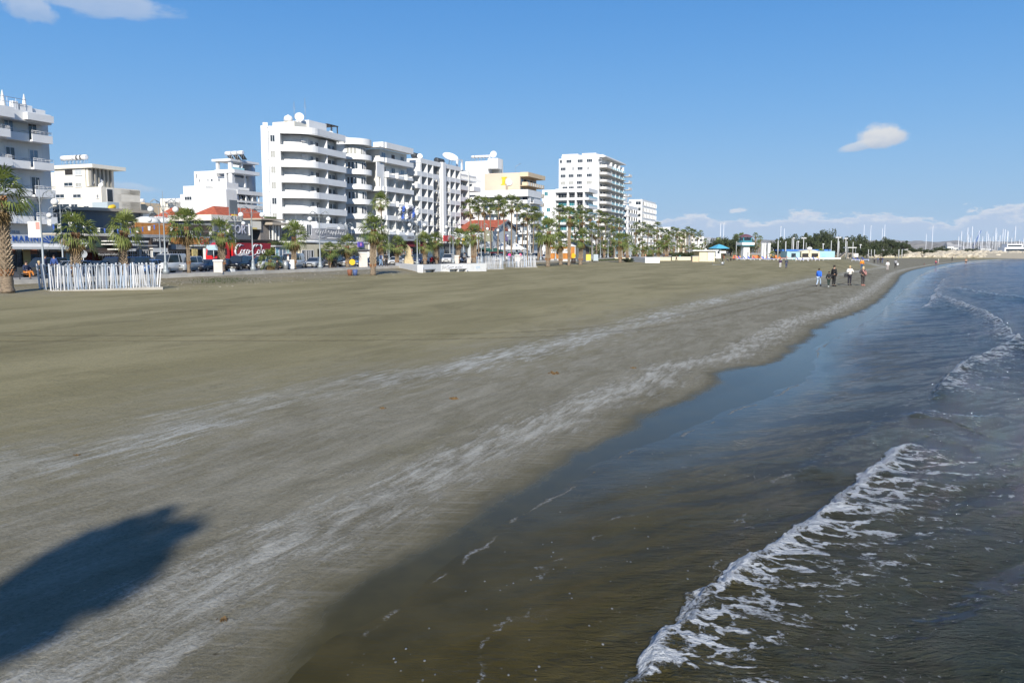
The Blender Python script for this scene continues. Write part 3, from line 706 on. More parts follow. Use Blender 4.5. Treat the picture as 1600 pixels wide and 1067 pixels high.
def panels(B, name, m_, s0, s1, t, z0, z1, n, gap=0.03, face=SEA, depth=0.06):
    """horizontal boards of a slatted front, each a part"""
    h = (z1-z0)/n; me = MB().box(0, -depth, 0, s1-s0, 0, h-gap).mesh(name, m_)
    for i in range(n): B.put(name, me, s0, t, z0+i*h, face)

def shops():
    z = lambda y, px=200, t=80: FS(px, y, t)[1]
    # beige shop
    a, b, c, d = [FS(p, 380, 80)[0] for p in (91, 127, 176, 212)]
    e, f, g = [FS(p, 380, 80)[0] for p in (268, 326, 356)]
    B = Bld('shop', 'small beige plastered shop beside the MARINE restaurant', 'shop', a, 80)
    m = MB(); zt = z(367, 110); m.box(a+0.05, 80, 3.3, b, 90, zt); m.box(a+0.05, 81.2, 1.3, b, 90, 3.3); m.box(b-0.4, 80, 1.3, b, 81.2, 3.3); B.part('wall', m, mat('ochre_render', (0.62, 0.46, 0.25), 0.8, var=0.1))
    m = MB(); m.box(a, 79.6, zt, b+0.1, 90, zt+0.18); B.part('roof', m, mat('pale_concrete', None))
    window(B, a+2.6, 81.2, 1.6, 1.4, 1.5, SEA, 'shop_window', gl=tealr, fr=frame_w); m = MB(); m.box(a+0.6, 81.15, 1.3, a+1.7, 81.19, 3.2); B.part('doorway', m, interior)
    # brown restaurant
    B = Bld('cafe', 'dark brown cafe front with a round white logo and lettered awning', 'cafe', b, 80)
    zt = z(369, 150); m = MB(); m.box(b+0.12, 80, 3.2, c, 90, zt); m.box(b+0.12, 81.6, 1.3, c, 90, 3.2); B.part('wall', m, mat('taupe_panel', (0.13, 0.11, 0.10), 0.7, var=0.15))
    m = MB(); m.box(b+0.12, 79.5, zt, c+0.1, 90, zt+0.25); B.part('roof', m, mat('pale_concrete', None))
    zc = z(395, 150); m = MB(); m.quad((b+0.8, 79.9, zc+0.45), (c, 79.9, zc+0.45), (c, 78.4, zc), (b+0.8, 78.4, zc)); m.box(b+0.8, 78.36, zc-0.38, c, 78.4, zc); B.part('awning', m, brown)
    me = textmesh('awning_lettering', 'Harry-Smith-Coffee-Lounge', 0.34, canvas, 0.01); B.put('awning_lettering', me, (b+c)/2+0.4, 78.34, zc-0.19)
    cx = FS(131, 380, 79.9)[0]; cz = FS(131, 380, 79.9)[1]+0.0; m = MB(); n = 24
    m.rings([[(cx+r*math.cos(q), y, cz+r*math.sin(q)) for q in (2*math.pi*k/n for k in range(n))] for r, y in ((0.5, 79.9), (0.5, 79.84), (0.38, 79.84), (0.38, 79.9))], False); m.box(cx-0.62, 79.82, cz-0.09, cx+0.62, 79.9, cz+0.09); B.part('round_logo', m, canvas)
    m = MB(); m.box(b+2.0, 79.93, 3.75, c-0.6, 79.98, 4.5); B.part('green_panel', m, mat('dark_green_panel', (0.045, 0.09, 0.07), 0.5, var=0.3))
    for S in (b+1.2, b+2.4, b+3.6): window(B, S, 81.6, 1.35, 1.1, 1.8, SEA, 'glazed_panel', gl=mat('maroon_glass', (0.10, 0.02, 0.015), 0.2), fr=frame_d, mull=0)
    # canopied cafes
    B = Bld('cafe', 'grey low cafe front with white canopies and paned windows', 'cafe', c, 80)
    zt = z(366, 220); m = MB(); m.box(c+0.12, 81, 1.3, e, 90, zt-0.4); B.part('wall', m, greyw)
    m = MB(); m.box(c+0.12, 80.2, zt-0.4, e, 90, zt); B.part('roof', m, mat('zinc_roof', (0.42, 0.42, 0.41), 0.6, var=0.15))
    for (p0, p1, y0, y1, tt) in ((177, 232, 376, 379, 78.0), (182, 218, 381, 384, 77.6), (214, 246, 383, 385, 77.6), (192, 212, 389, 392.5, 77.2), (239, 262, 388, 394, 77.2)):
        S0, S1 = FS(p0, y0, tt)[0], FS(p1, y0, tt)[0]; Z0 = FS(p0, y0, tt)[1]; Z1 = FS(p1, y1, tt)[1]
        m = MB(); m.box(S0, tt, Z0-0.12, S1, tt+2.4, Z0+0.02); m.box(S0, tt-0.02, Z1, S1, tt, Z0+0.02); B.part('canopy', m, canvas if y1-y0 > 2.5 else greyc)
    for i, p in enumerate((180, 187, 199, 206, 219, 226, 240, 247, 255, 262)):
        S, _ = FS(p, 400, 79.4); window(B, S, 81, 1.7, 0.85, 1.7, SEA, 'shop_window', gl=glass, fr=frame_w, mull=1, trans=2)
        if i % 2: m = MB(); m.box(S+0.55, 80.8, 1.3, S+0.85, 80.98, 3.7); B.part('pillar', m, canvas)
    # sign board
    S0, Z1 = FS(236, 371.5, 79.6); S1, Z0 = FS(267, 379.5, 79.6)
    B = Bld('shop_sign', 'dark brown sign board with pale capitals over the cafe canopies', 'sign', (S0+S1)/2, 79.6)
    m = MB(); m.box(S0, 79.6, Z0, S1, 79.75, Z1); m.box(S0+0.3, 79.76, Z0-1.0, S0+0.4, 80.4, Z0+0.3); m.box(S1-0.4, 79.76, Z0-1.0, S1-0.3, 80.4, Z0+0.3); B.part('board', m, brown)
    B.put('lettering', textmesh('lettering', 'ZINCHAROL', 0.5, canvas, 0.01), (S0+S1)/2, 79.57, (Z0+Z1)/2)
    # orange timber building
    B = Bld('timber_bar', 'bar clad in orange and brown timber boards with a round red logo', 'bar', e, 80)
    m = MB(); zt = z(371, 290); Su0 = FS(212, 358, 81)[0]; Su1 = FS(269, 358, 81)[0]; Su2 = FS(332, 358, 81)[0]
    m.box(e+0.05, 80.1, 3.5, g-2.5, 92, zt); m.box(e+0.05, 81.2, 1.3, FS(300, 390, 80)[0], 92, 3.5); B.part('wall', m, greyw)
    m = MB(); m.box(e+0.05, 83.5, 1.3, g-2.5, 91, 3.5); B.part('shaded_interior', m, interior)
    zz0, zz1 = z(367.5, 240, 81), z(348.5, 240, 81)
    m = MB(); m.box(Su0, 81.1, zz0, Su2, 82.3, zz1-0.1); B.part('upper_wall', m, woodb)
    panels(B, 'orange_board', wood, Su0, Su1, 81.1, zz0, zz1, 9)
    panels(B, 'orange_board', wood, Su1-1.6, Su1+0.6, 80.6, zz0-0.2, zz0+1.3, 4, 0.12)
    panels(B, 'brown_board', woodb, Su1+0.6, Su2, 81.1, zz0, zz1, 8)
    m = MB(); m.box(Su0-0.6, 80.4, zz0-0.28, Su2+1.0, 92, zz0-0.02); B.part('ledge', m, mat('zinc_roof', None))
    L0, L1 = FS(266, 375, 80)[0], FS(327, 375, 80)[0]; za, zb = z(381.5, 300), z(371.5, 300)
    panels(B, 'orange_board', wood, L0, L1, 80.1, za, zb, 5)
    m = MB(); m.box(FS(300, 384, 79.6)[0], 79.7, z(385.2, 310), L1-0.2, 80.1, z(383, 310)); B.part('lintel', m, canvas)
    cx, cz = FS(316, 376.5, 79.9); m = MB(); n = 24
    m.rings([[(cx+r*math.cos(q), y, cz+r*math.sin(q)) for q in (2*math.pi*k/n for k in range(n))] for r, y in ((0.62, 80.02), (0.62, 79.93))], True); lo = B.part('round_logo', m, canvas)
    m = MB(); m.rings([[(cx+r*math.cos(q), y, cz+r*math.sin(q)) for q in (2*math.pi*k/n for k in range(n))] for r, y in ((0.52, 79.92), (0.52, 79.90), (0.3, 79.90), (0.3, 79.92))], False); B.part('logo_ring', m, redm)
    m = MB(); m.box(cx-0.75, 79.86, cz-0.13, cx+0.75, 79.89, cz+0.13); B.part('logo_bar', m, redm)
    for p in (270, 277, 284, 291): window(B, FS(p, 400, 80)[0], 81.2, 1.7, 0.75, 1.6, SEA, 'shop_window', gl=glass, fr=frame_w, trans=1)
    S0, S1 = FS(300.5, 395, 79.5)[0], FS(309, 395, 79.5)[0]; m = MB(); m.box(S0, 79.5, 1.5, S1, 79.6, z(389, 305)); B.part('poster_panel', m, mat('yellow_mural', (0.70, 0.55, 0.22), 0.6, var=0.6, vscale=3))
    S0, S1 = FS(321, 395, 79.5)[0], FS(325.5, 395, 79.5)[0]; m = MB(); m.box(S0, 79.5, 1.3, S1, 79.9, z(388, 320)); B.part('pillar', m, canvas)
    B = Bld('shop', 'dark shop front between the timber bar and the red truck', 'shop', L1, 80)
    S1 = FS(352, 380, 80)[0]; m = MB(); m.box(L1+0.05, 80.3, 3.6, S1, 90, z(372, 340)); m.box(L1+0.05, 82, 1.3, S1, 90, 3.6); B.part('wall', m, brown)
    S2 = FS(440, 380, 80)[0]; m = MB(); m.box(S1, 82, 1.3, S2, 90, z(376, 380)); m.box(S1, 81.5, z(376, 380), S2, 84, z(374, 380)); B.part('annex_wall', m, brown)
    window(B, L1+1.6, 82, 1.4, 2.0, 1.9, SEA, 'shop_window', gl=glass, fr=frame_d)
shops()

def grey_curved():
    t = 92; c = [FS(p, 350, t)[0] for p in (94, 150, 222)]
    zt = FS(160, 330, t)[1]; z0 = FS(150, 372, t)[1]
    B = Bld('restaurant_building', 'dark blue-grey curved building behind the beige shop', 'building', c[0], t)
    out = bez((c[0], t+6), (c[0]+3, t-0.5), (c[1]+2, t), 10)+[(c[2], t+0.2)]
    m = MB(); strip(m, out, off_poly(out, 5), z0-1.0, zt); B.part('wall', m, bluegrey)
    m = MB(); o2 = off_poly(out, -0.9); o2[-1] = (FS(231, 350, t)[0], o2[-1][1]); strip(m, o2, off_poly(out, 5), zt, zt+0.4); B.part('roof_slab', m, mat('beige_concrete', (0.42, 0.36, 0.28), 0.8))
    m = MB(); strip(m, o2, out, z0-0.2, z0+0.15); B.part('ledge', m, brown)
    B.part('white_wing', MB().box(c[2]+0.02, t-0.2, z0, FS(232, 350, t)[0], t+5, zt-0.05), white)
    for p in (199.5, 184): B.part('post', MB().box(FS(p, 360, t)[0]-0.15, t-0.6, z0-0.5, FS(p, 360, t)[0]+0.15, t-0.3, z0+2.2), canvas)
    # white tensile domes behind the timber bar
    for i, (p, y, w, l) in enumerate(((247, 338, 20, 'white domed canopy above the timber boards, left one'), (266, 338, 17, 'white domed canopy above the timber boards, right one'))):
        S, Z = FS(p, 349, 88); H = FS(p, y, 88)[1]-Z; r = w/11
        o = thing('domed_canopy', l, 'canopy', W(S, 90, Z-2.2), TH, 'white domed canopies')
        m = MB(); m.lathe([(r, 2.2), (r*0.97, 2.2+H*0.35), (r*0.75, 2.2+H*0.75), (r*0.4, 2.2+H*0.95), (0.05, 2.2+H)], 18); link('dome', m.mesh('dome', canvas), o)
        m = MB(); [m.tube([(a*r*0.8, b*r*0.8, -4), (a*r*0.8, b*r*0.8, 2.2)], 0.05, 5) for a in (-1, 1) for b in (-1, 1)]; link('frame', m.mesh('frame', metal), o)
grey_curved()

def boxes_cam(B, name, m_, s0, px0, px1, py_top, py_bot, depth, side=0.0, dt=0.0):
    """box whose camera-side face lies in the plane s = s0 between two columns of the photograph"""
    t1, z1 = cs(px0, py_top, s0); t0, z2 = cs(px1, py_top, s0); _, zb = cs((px0+px1)/2, py_bot, s0)
    m = MB(); m.box(s0, t0, zb, s0+depth, t1, (z1+z2)/2); return B.part(name, m, m_), (t0, t1, zb, (z1+z2)/2)
def win_cam(B, s0, px0, px1, py0, py1, **kw):
    t1, z1 = cs(px0, py0, s0); t0, z0 = cs(px1, py1, s0); window(B, s0, (t0+t1)/2, z0, t1-t0, z1-z0, CAMF, **kw)

def cream_building():
    s0 = 128
    B = Bld('apartment_block', 'cream stepped apartment block behind the left shops, water tanks on top', 'building', s0, cs(158, 300, s0)[0])
    _, q = boxes_cam(B, 'wall', cream, s0, 78, 158, 293.3, 372, 10)
    boxes_cam(B, 'tower_wall', cream, s0+0.02, 85, 132.5, 263, 293.5, 7)
    boxes_cam(B, 'rear_wall', cream, s0+2, 76, 85, 270, 300, 5)
    o, r = boxes_cam(B, 'roof_slab', cream, s0-0.5, 81, 144, 257.5, 263.3, 8.5)
    sr, zr = FS(143, 270, r[0]); t1, z1 = cs(132.5, 263, s0)
    m = MB()
    for i in range(6): m.box(s0+0.3+i*1.0, t1-1.2, FS(140, 291, t1)[1], s0+0.5+i*1.0, t1-0.02, z1)
    B.part('rib', m, mat('grey_rib', (0.30, 0.29, 0.26), 0.8)); m = MB(); m.box(s0+0.1, t1-0.7, FS(140, 292, t1)[1], s0+6.5, t1-0.1, z1-0.01); B.part('stair_screen', m, cream)
    for (a, b, y0, y1, g) in ((100, 114, 285.5, 291, glass), (118, 128, 286, 292, curtain), (117, 128, 264.5, 274, mat('blue_grey_blind', (0.50, 0.53, 0.54), 0.7)), (87, 101, 303.8, 309.5, glass), (114, 127, 303.8, 309, glass), (151, 154.5, 304, 310, glass), (111, 122, 319, 328, glass), (131, 139.5, 322, 328, glass), (88, 109, 319, 329, glass)):
        win_cam(B, s0, a, b, y0, y1, gl=g, fr=frame_w, sill=True)
    win_cam(B, s0, 101, 114.5, 265, 273.8, gl=interior, fr=frame_w, mull=0)
    # the terrace frame on the sea side
    tt = q[0]; S = lambda p: FS(p, 300, tt)[0]; Z = lambda p, y: FS(p, y, tt)[1]
    zt = Z(165, 294); a, b, c, d = S(158.2), S(169), S(176), S(189)
    m = MB(); m.box(s0+10.02, tt, Z(165, 328), c, tt+6, zt) if c > s0+10.1 else None
    m.box(max(c, s0+10.1), tt, Z(180, 303), d, tt+3, zt); m.box(d-1.0, tt, Z(180, 315), d, tt+1.0, Z(180, 303)-0.01); m.box(max(c, s0+10.1), tt, Z(180, 328), d, tt+6, Z(180, 314)); B.part('terrace_wall', m, cream)
    window(B, FS(172, 310, tt)[0], tt, Z(172, 316), 1.6, 2.6, SEA, 'terrace_door', gl=glass, fr=frame_w, mull=0)
    heaters('white roof tank of the row on the cream block', s0+2, cs(133, 257, s0+2)[0]+0.3, r[3], 6, 1.03, CAMF, False, sc_=1.25)
    heaters('white tank on the low roof of the cream block', s0+3, cs(157, 293, s0+3)[0]+0.2, q[3], 2, 1.6, CAMF, False, sc_=1.0)
    dish('white satellite dish on the low roof of the cream block, left', s0+1, cs(142.5, 293, s0+1)[0], q[3], 0.75, CAMF+0.4)
    dish('white satellite dish on the low roof of the cream block, right', s0+1, cs(158, 293, s0+1)[0], q[3]-0.2, 0.5, CAMF+0.2)
    # things on the grey building's roof
    t2 = 100; k = FS(180, 321, t2)
    B = Bld('kiosk', 'pale blue rooftop cabin with a yellow canoe leaning on it', 'cabin', k[0], t2, k[1]-1.5)
    m = MB(); m.box(FS(168, 320, t2)[0], t2, k[1]-2, FS(186, 320, t2)[0], t2+3, FS(180, 316.5, t2)[1]); B.part('wall', m, mat('pale_blue_panel', (0.45, 0.52, 0.55), 0.6))
    m = MB(); p0 = FS(169, 326, t2-0.6); p1 = FS(181, 322.5, t2-0.6)
    m.tube([(p0[0], t2-0.6, p0[1]), ((p0[0]*3+p1[0])/4, t2-0.6, (p0[1]*3+p1[1])/4), ((p0[0]+3*p1[0])/4, t2-0.6, (p0[1]+3*p1[1])/4), (p1[0], t2-0.6, p1[1])], [0.08, 0.38, 0.38, 0.08], 8)
    tag(m.build('canoe', yellowm, rz=TH), 'yellow canoe lying on the flat roof of the grey building', 'canoe')
    # low roofs with solar heaters further back
    s1 = 150; t0, z1 = cs(190, 322, s1)
    B = Bld('low_house', 'low flat-roofed house with solar heaters behind the grey building', 'house', s1, t0)
    boxes_cam(B, 'wall', white2, s1, 188, 216, 325, 345, 8); boxes_cam(B, 'side_wall', beige, s1-3, 213, 226, 317, 340, 8); boxes_cam(B, 'rear_wall', white2, s1+4, 228, 278, 322, 345, 6)
    boxes_cam(B, 'stair_tower', cream, s1-5, 250, 264, 310.5, 340, 4)
    heaters('solar water heater on the low house behind the grey building', s1+1, cs(216, 322, s1)[0], cs(216, 324, s1)[1], 5, 1.25, CAMF, True, sc_=1.1)
    heaters('white tank in the long row beside the white stepped house', s1-6, cs(296, 325, s1-6)[0], cs(296, 327, s1-6)[1], 5, 1.35, CAMF, False, sc_=1.35)
    boxes_cam(B, 'tank_terrace', cream, s1-8, 262, 300, 326, 352, 6)
cream_building()

def white_stepped():
    s0 = 138
    B = Bld('white_house', 'white stepped modernist house with a roofed terrace, left of the tall hotel', 'house', s0, cs(340, 300, s0)[0])
    bx = lambda n, a, b, y0, y1, d, ds=0, mm=white: boxes_cam(B, n, mm, s0+ds, a, b, y0, y1, d)
    bx('wall', 281.5, 311, 303.5, 345, 7, -1.5); bx('wall', 286, 321, 290.5, 304, 6, 0.5); bx('wall', 303, 338, 267.5, 345, 7, 3)
    bx('wall', 337.5, 354, 285, 350, 3.5, -3); bx('parapet', 309.5, 330, 312.5, 345, 3, -2.5, cream); bx('wall', 337, 356, 276, 300, 6, 2)
    bx('terrace_floor', 335, 366, 265, 270.5, 8, 0.5); bx('roof_slab', 330.5, 360, 248.5, 252, 9, 0.2)
    bx('column', 337, 340.5, 252, 265.2, 0.5, 0.7); bx('column', 356, 361, 252, 290, 0.6, 0.7); bx('column', 350.5, 353.5, 270, 290, 0.5, 0.6)
    bx('rear_wall', 361, 384, 253, 300, 3, 9, mat('aged_white_render', None)); 
    c = P(386, 276, 17); cs_, ct = c.dot(U)*1.0, c.dot(NV); k = (s0+9)/cs_; cs_ *= k; ct *= k
    zt = cs(386, 254, s0+9)[1]; zb = cs(386, 300, s0+9)[1]
    m = MB(); pts = [(cs_+1.4*math.cos(q), ct+1.2*math.sin(q)) for q in (2*math.pi*i/16 for i in range(16))]; m.prism(pts, zb-3, zt, True); B.part('stair_drum', m, mat('pale_grey_render', (0.55, 0.56, 0.56), 0.8))
    # sea-side slabs of the terrace
    tt = cs(361, 270, s0+0.7)[0]; S = lambda p: FS(p, 270, tt)[0]; Z = lambda p, y: FS(p, y, tt)[1]
    m = MB(); m.box(S(361)+0.4, tt-0.2, Z(370, 270.5), S(384), tt+3, Z(370, 266)); m.box(S(361)+0.4, tt-0.2, Z(370, 254), S(391), tt+3, Z(370, 250.5)); m.box(S(361)+0.4, tt-0.1, Z(375, 297), S(388), tt+3, Z(375, 293)); B.part('balcony_slab', m, white)
    m = MB(); [m.box(S(p)-0.15, tt, Z(p, y1), S(p)+0.15, tt+0.3, Z(p, y0)) for p, y0, y1 in ((379, 254, 266), (366, 271, 293), (383, 271, 293))]; B.part('column', m, white)
    m = MB(); m.box(S(361)+0.4, tt-0.15, Z(370, 265.9), S(381), tt-0.1, Z(370, 262)); B.part('glass_balustrade', m, tealr)
    for a, b, y0, y1 in ((288.5, 300, 307.3, 313),): win_cam(B, s0-1.5, a, b, y0, y1, gl=glass, mull=2)
    for a, b, y0, y1 in ((306.5, 309, 272, 279.5), (310.5, 313, 280, 285), (324, 326.5, 279.5, 284), (329.5, 333, 279.5, 284)): win_cam(B, s0+3, a, b, y0, y1, gl=glass, mull=0)
    win_cam(B, s0+2, 341, 344, 279, 284, gl=glass, mull=0)
    for p in (374, 378): window(B, S(p), tt+2.4, Z(p, 292), 1.1, 2.0, SEA, 'terrace_door', mull=0)
    # lower wing towards the tall hotel, with parasols on its balcony
    t3 = cs(354, 300, s0-3)[0]-0.5; S = lambda p: FS(p, 300, t3)[0]; Z = lambda p, y: FS(p, y, t3)[1]
    m = MB(); m.box(S(354), t3+2.5, 3, S(416), t3+8, Z(380, 297)); m.box(S(354), t3+0.1, 3, S(371), t3+2.5, Z(365, 297)); m.box(S(371), t3, Z(380, 304), S(416), t3+2.5, Z(380, 298)); m.box(S(371), t3, Z(385, 326), S(416), t3+2.6, Z(385, 320)); m.box(S(371), t3, Z(385, 317), S(416), t3+0.15, Z(385, 314)); B.part('wing', m, white)
    for p in (386, 396, 406):
        B.part('column', MB().box(S(p)-0.12, t3+0.2, Z(p, 320), S(p)+0.12, t3+0.45, Z(p, 304)), white)
    for p in (381, 391, 401):
        window(B, S(p), t3+2.5, Z(p, 318), 1.8, 2.0, SEA, 'balcony_door', gl=glass)
        m = MB(); m.lathe([(0.55, 0), (0.28, 0.7), (0.04, 1.3)], 8, (S(p), t3+0.9, Z(p, 314.5))); B.part('parasol_top', m, canvas)
    heaters('white tank on the terrace roof of the stepped house', s0+2, cs(376, 249, s0+2)[0], cs(370, 250, s0+2)[1], 3, 1.5, CAMF, True, sc_=1.0)
white_stepped()
# ------------------------------------------------------------------ hotels along the front
def along(poly, d):
    """point and direction at distance d along an open polyline"""
    for a, b in zip(poly, poly[1:]):
        a = Vector(a); b = Vector(b); L = (b-a).length
        if d <= L: return a+(b-a)*(d/L), (b-a).normalized()
        d -= L
    return Vector(poly[-1]), (Vector(poly[-1])-Vector(poly[-2])).normalized()
def plen(poly): return sum((Vector(b)-Vector(a)).length for a, b in zip(poly, poly[1:]))
def xz(px, py, S, T):
    """height seen at row py for the point (S, T)"""
    q = W(S, T); d = ray(px, py); return HC+d.z*(q.y/d.y)

def round_tower_hotel():
    A, Bp, C, D = [ (ST_(p, y, 24.0)) for p, y in ((407, 196.4), (437, 197.6), (499, 202), (540, 212.5))]
    Bd = Bld('tower_hotel', 'tall white hotel with six curved balcony bands and a dish on the roof', 'hotel', C[0], C[1])
    curve = bez(Bp, (Bp[0]+2.2, C[1]-0.6), C, 9)
    out = [A]+curve+[D, (D[0]+0.8, D[1]+0.6), (D[0]+0.9, D[1]+2.2)]
    m = MB(); m.prism([A]+curve+[D, (D[0]+0.5, D[1]+9), (A[0]+8, A[1]+4)], 23.0-0.001, 23.05); B_ = Bd.part('roof', m, white2)
    bal = curve+[D, (D[0]+0.8, D[1]+0.6), (D[0]+0.9, D[1]+2.2)]; inn = off_poly(bal, 1.9); thin = off_poly(bal, 0.16)
    m = MB(); strip(m, out, off_poly(out, 0.2), 22.85, 24.0); Bd.part('roof_parapet', m, white)
    # solid left wall
    a2, b2 = Vector(A), Vector(Bp); inb = off_poly([A, Bp], 3.0)
    m = MB(); strip(m, [A, Bp], off_poly([A, Bp], 0.29), 1.3, 22.84); Bd.part('wall', m, white)
    dirn = (a2-b2).normalized(); nrm = Vector((dirn.y, -dirn.x));
    if nrm.dot(Vector((-1, -0.3))) < 0: nrm = -nrm
    m = MB(); p0 = a2-dirn*0.35; p1 = a2-dirn*1.15; q0 = p0+nrm*0.25; q1 = p1+nrm*0.25
    m.prism([tuple(p0), tuple(q0), tuple(q1), tuple(p1)][::-1], 1.3, 24.5); Bd.part('pilaster', m, white)
    m = MB(); 
    for k in range(13): z = 2.6+k*1.75; p = p0+nrm*0.26; q = p1+nrm*0.26; m.quad((*p, z), (*q, z), (*q, z+0.06), (*p, z+0.06))
    Bd.part('joint', m, greyw, kind='stuff')
    # the inner wall behind the balconies and core
    m = MB(); m.prism(off_poly([A, Bp], 0.3)+inn+[(D[0]+0.5, D[1]+9), (A[0]+8, A[1]+4)], 1.3, 22.86); Bd.part('inner_wall', m, white)
    L = plen(inn); zt = 21.0; P_ = 2.585
    for k in range(7):
        z1 = zt-P_*k; zf = z1-0.95
        m = MB(); strip(m, bal, thin, zf-0.12, z1); Bd.part('balcony_parapet', m, white)
        m = MB(); strip(m, off_poly(bal, 0.17), off_poly(bal, 1.89), zf-0.12, zf+0.05); Bd.part('balcony_floor', m, white2)
        for d in (0.33, 0.56, 0.95):
            p, t_ = along(bal, plen(bal)*d*0.93+0.2); n_ = Vector((-t_.y, t_.x)); a = p+n_*0.2; c = p+n_*1.88; w = t_*0.16
            m = MB(); m.prism([tuple(a), tuple(a+w), tuple(c+w), tuple(c)], zf+0.06, z1+1.52)
            if d > 0.4: Bd.part('fin_wall', m, white)
            else:
                m = MB(); m.prism([tuple(a), tuple(a+w), tuple(c+w), tuple(c)], zf+0.06, z1+0.25); Bd.part('fin_wall', m, white)
        for d, w_, g in ((0.36, 0.9, glassb), (0.47, 1.0, glass), (0.60, 0.9, glass), (0.74, 1.1, blackm if k % 2 else glass), (0.83, 1.0, glassb), (0.97, 0.9, glass)):
            p, t_ = along(inn, L*d*0.96); rz = math.atan2(t_.y, t_.x)
            o = window(Bd, p.x, p.y, zf+0.1, w_, 1.95, rz, 'balcony_door', gl=g, fr=frame_w)
        if k in (0, 1, 3, 5):
            p, t_ = along(inn, L*0.22); rz = math.atan2(t_.y, t_.x); m = MB(); m.box(-0.4, -0.35, 0, 0.4, 0, 0.5); Bd.put('air_conditioner', m.mesh('air_conditioner', frame_w), p.x, p.y, zf+1.75, rz)
        # small window in the left wall
        p = a2+(b2-a2)*0.60; rz = math.atan2((b2-a2).y, (b2-a2).x)
        if k < 6: window(Bd, p.x, p.y, zf+1.35, 0.8, 1.15, rz, 'window', gl=glass if k in (0, 4) else curtain, fr=frame_w)
    # roof house
    m = MB(); m.box(C[0]-3.5, C[1]+2.6, 23.1, C[0]+0.2, C[1]+7.0, 25.0); Bd.part('roof_house', m, cream)
    m = MB(); m.box(C[0]+0.21, C[1]+2.2, 23.1, C[0]+5.6, C[1]+6.0, 25.7); Bd.part('roof_house', m, white)
    m = MB(); m.box(C[0]+5.62, C[1]+2.0, 25.7, C[0]+9.2, C[1]+6.4, 25.82); [m.box(C[0]+x, C[1]+2.1, 23.1, C[0]+x+0.15, C[1]+2.25, 25.7) for x in (7, 9)]; Bd.part('roof_shed', m, brown)
    S, T = ST_(468, 190, 26.4); dish('large white satellite dish on top of the tower hotel', C[0]-1.6, C[1]+2.9, 25.0, 0.78, CAMF+0.7, -0.3)
    dish('small white satellite dish beside the shed on the tower hotel roof', C[0]+5.9, C[1]+1.6, 23.2, 0.62, CAMF+0.9, -0.2)
    for i in range(2):
        o = thing('water_tank', ('white round tank left of the large dish on the tower hotel', 'white round tank behind the large dish on the tower hotel')[i], 'water tank', W(C[0]-2.9+i*1.2, C[1]+4.2+i*0.9, 25.0), TH)
        m = MB(); m.lathe([(0.7, 0), (0.75, 0.6), (0.6, 0.95), (0.15, 1.1)], 14); link('shell', m.mesh('shell', tankm), o); m = MB(); m.lathe([(0.18, 1.1), (0.18, 1.2)], 8); link('lid', m.mesh('lid', frame_w), o)
    heaters('white tank at the left edge of the tower hotel roof', C[0]-4.5, C[1]+4.0, 23.1, 4, 0.8, CAMF, False, sc_=0.62)
    for dx, h in ((-2.3, 4.6), (0.9, 6.0), (9.3, 4.2)): 
        o = thing('roof_aerial', {-2.3: 'thin aerial left of the dish on the tower hotel', 0.9: 'tallest thin aerial on the tower hotel roof', 9.3: 'lattice aerial at the right end of the tower hotel roof'}[dx], 'aerial', W(C[0]+dx, C[1]+3.4, 25.0 if dx < 5 else 23.05), TH)
        m = MB(); m.tube([(0, 0, 0), (0, 0, h*0.75)], 0.035, 4); link('mast', m.mesh('mast', metal), o); m = MB(); [m.tube([(-0.5+0.1*i, 0, h*0.5+0.35*i), (0.5-0.1*i, 0, h*0.5+0.35*i)], 0.02, 4) for i in range(3)]; link('crossbar', m.mesh('crossbar', metal), o)
    # grey clad first floor with script lettering, over the cafe terrace
    zg0, zg1 = xz(500, 374, *C), xz(500, 357, *C)
    g = off_poly(bal, -0.25); m = MB(); strip(m, g, off_poly(bal, 0.1), zg0, zg1-0.02); Bd.part('cladding', m, mat('grey_cladding', (0.27, 0.27, 0.28), 0.7, var=0.12))
    strokes = MB()
    def squig(x0, n, w, h, seed, z):
        rr = random.Random(seed); pts = []
        for i in range(n): pts.append((x0+w*i/n+rr.uniform(-.1, .1), C[1]-0.35, z+h*math.sin(i*1.9)*rr.uniform(0.4, 1)))
        strokes.tube(pts, 0.045, 4)
    zm = (zg0+zg1)/2+0.25
    squig(C[0]-2.4, 16, 3.4, 0.5, 3, zm); squig(C[0]+1.4, 26, 6.4, 0.5, 8, zm); squig(C[0]-1.6, 5, 2.2, 0.12, 5, zm-0.8)
    fx0, fx1 = C[0]+1.0, C[0]+9.1
    strokes.tube([(fx0, C[1]-0.35, zm-0.95), (fx0, C[1]-0.35, zm+0.85), (fx1, C[1]-0.35, zm+0.85), (fx1, C[1]-0.35, zm-0.95), (fx0, C[1]-0.35, zm-0.95)], 0.04, 4); Bd.part('script_sign', strokes, tankm)
    window(Bd, C[0]-3.0, C[1]+0.6, zg0+0.6, 0.9, 1.9, -0.55, 'window', gl=glass, fr=frame_w)
def ST_(px, py, z): p = P(px, py, z); return (p.dot(U), p.dot(NV))
round_tower_hotel()

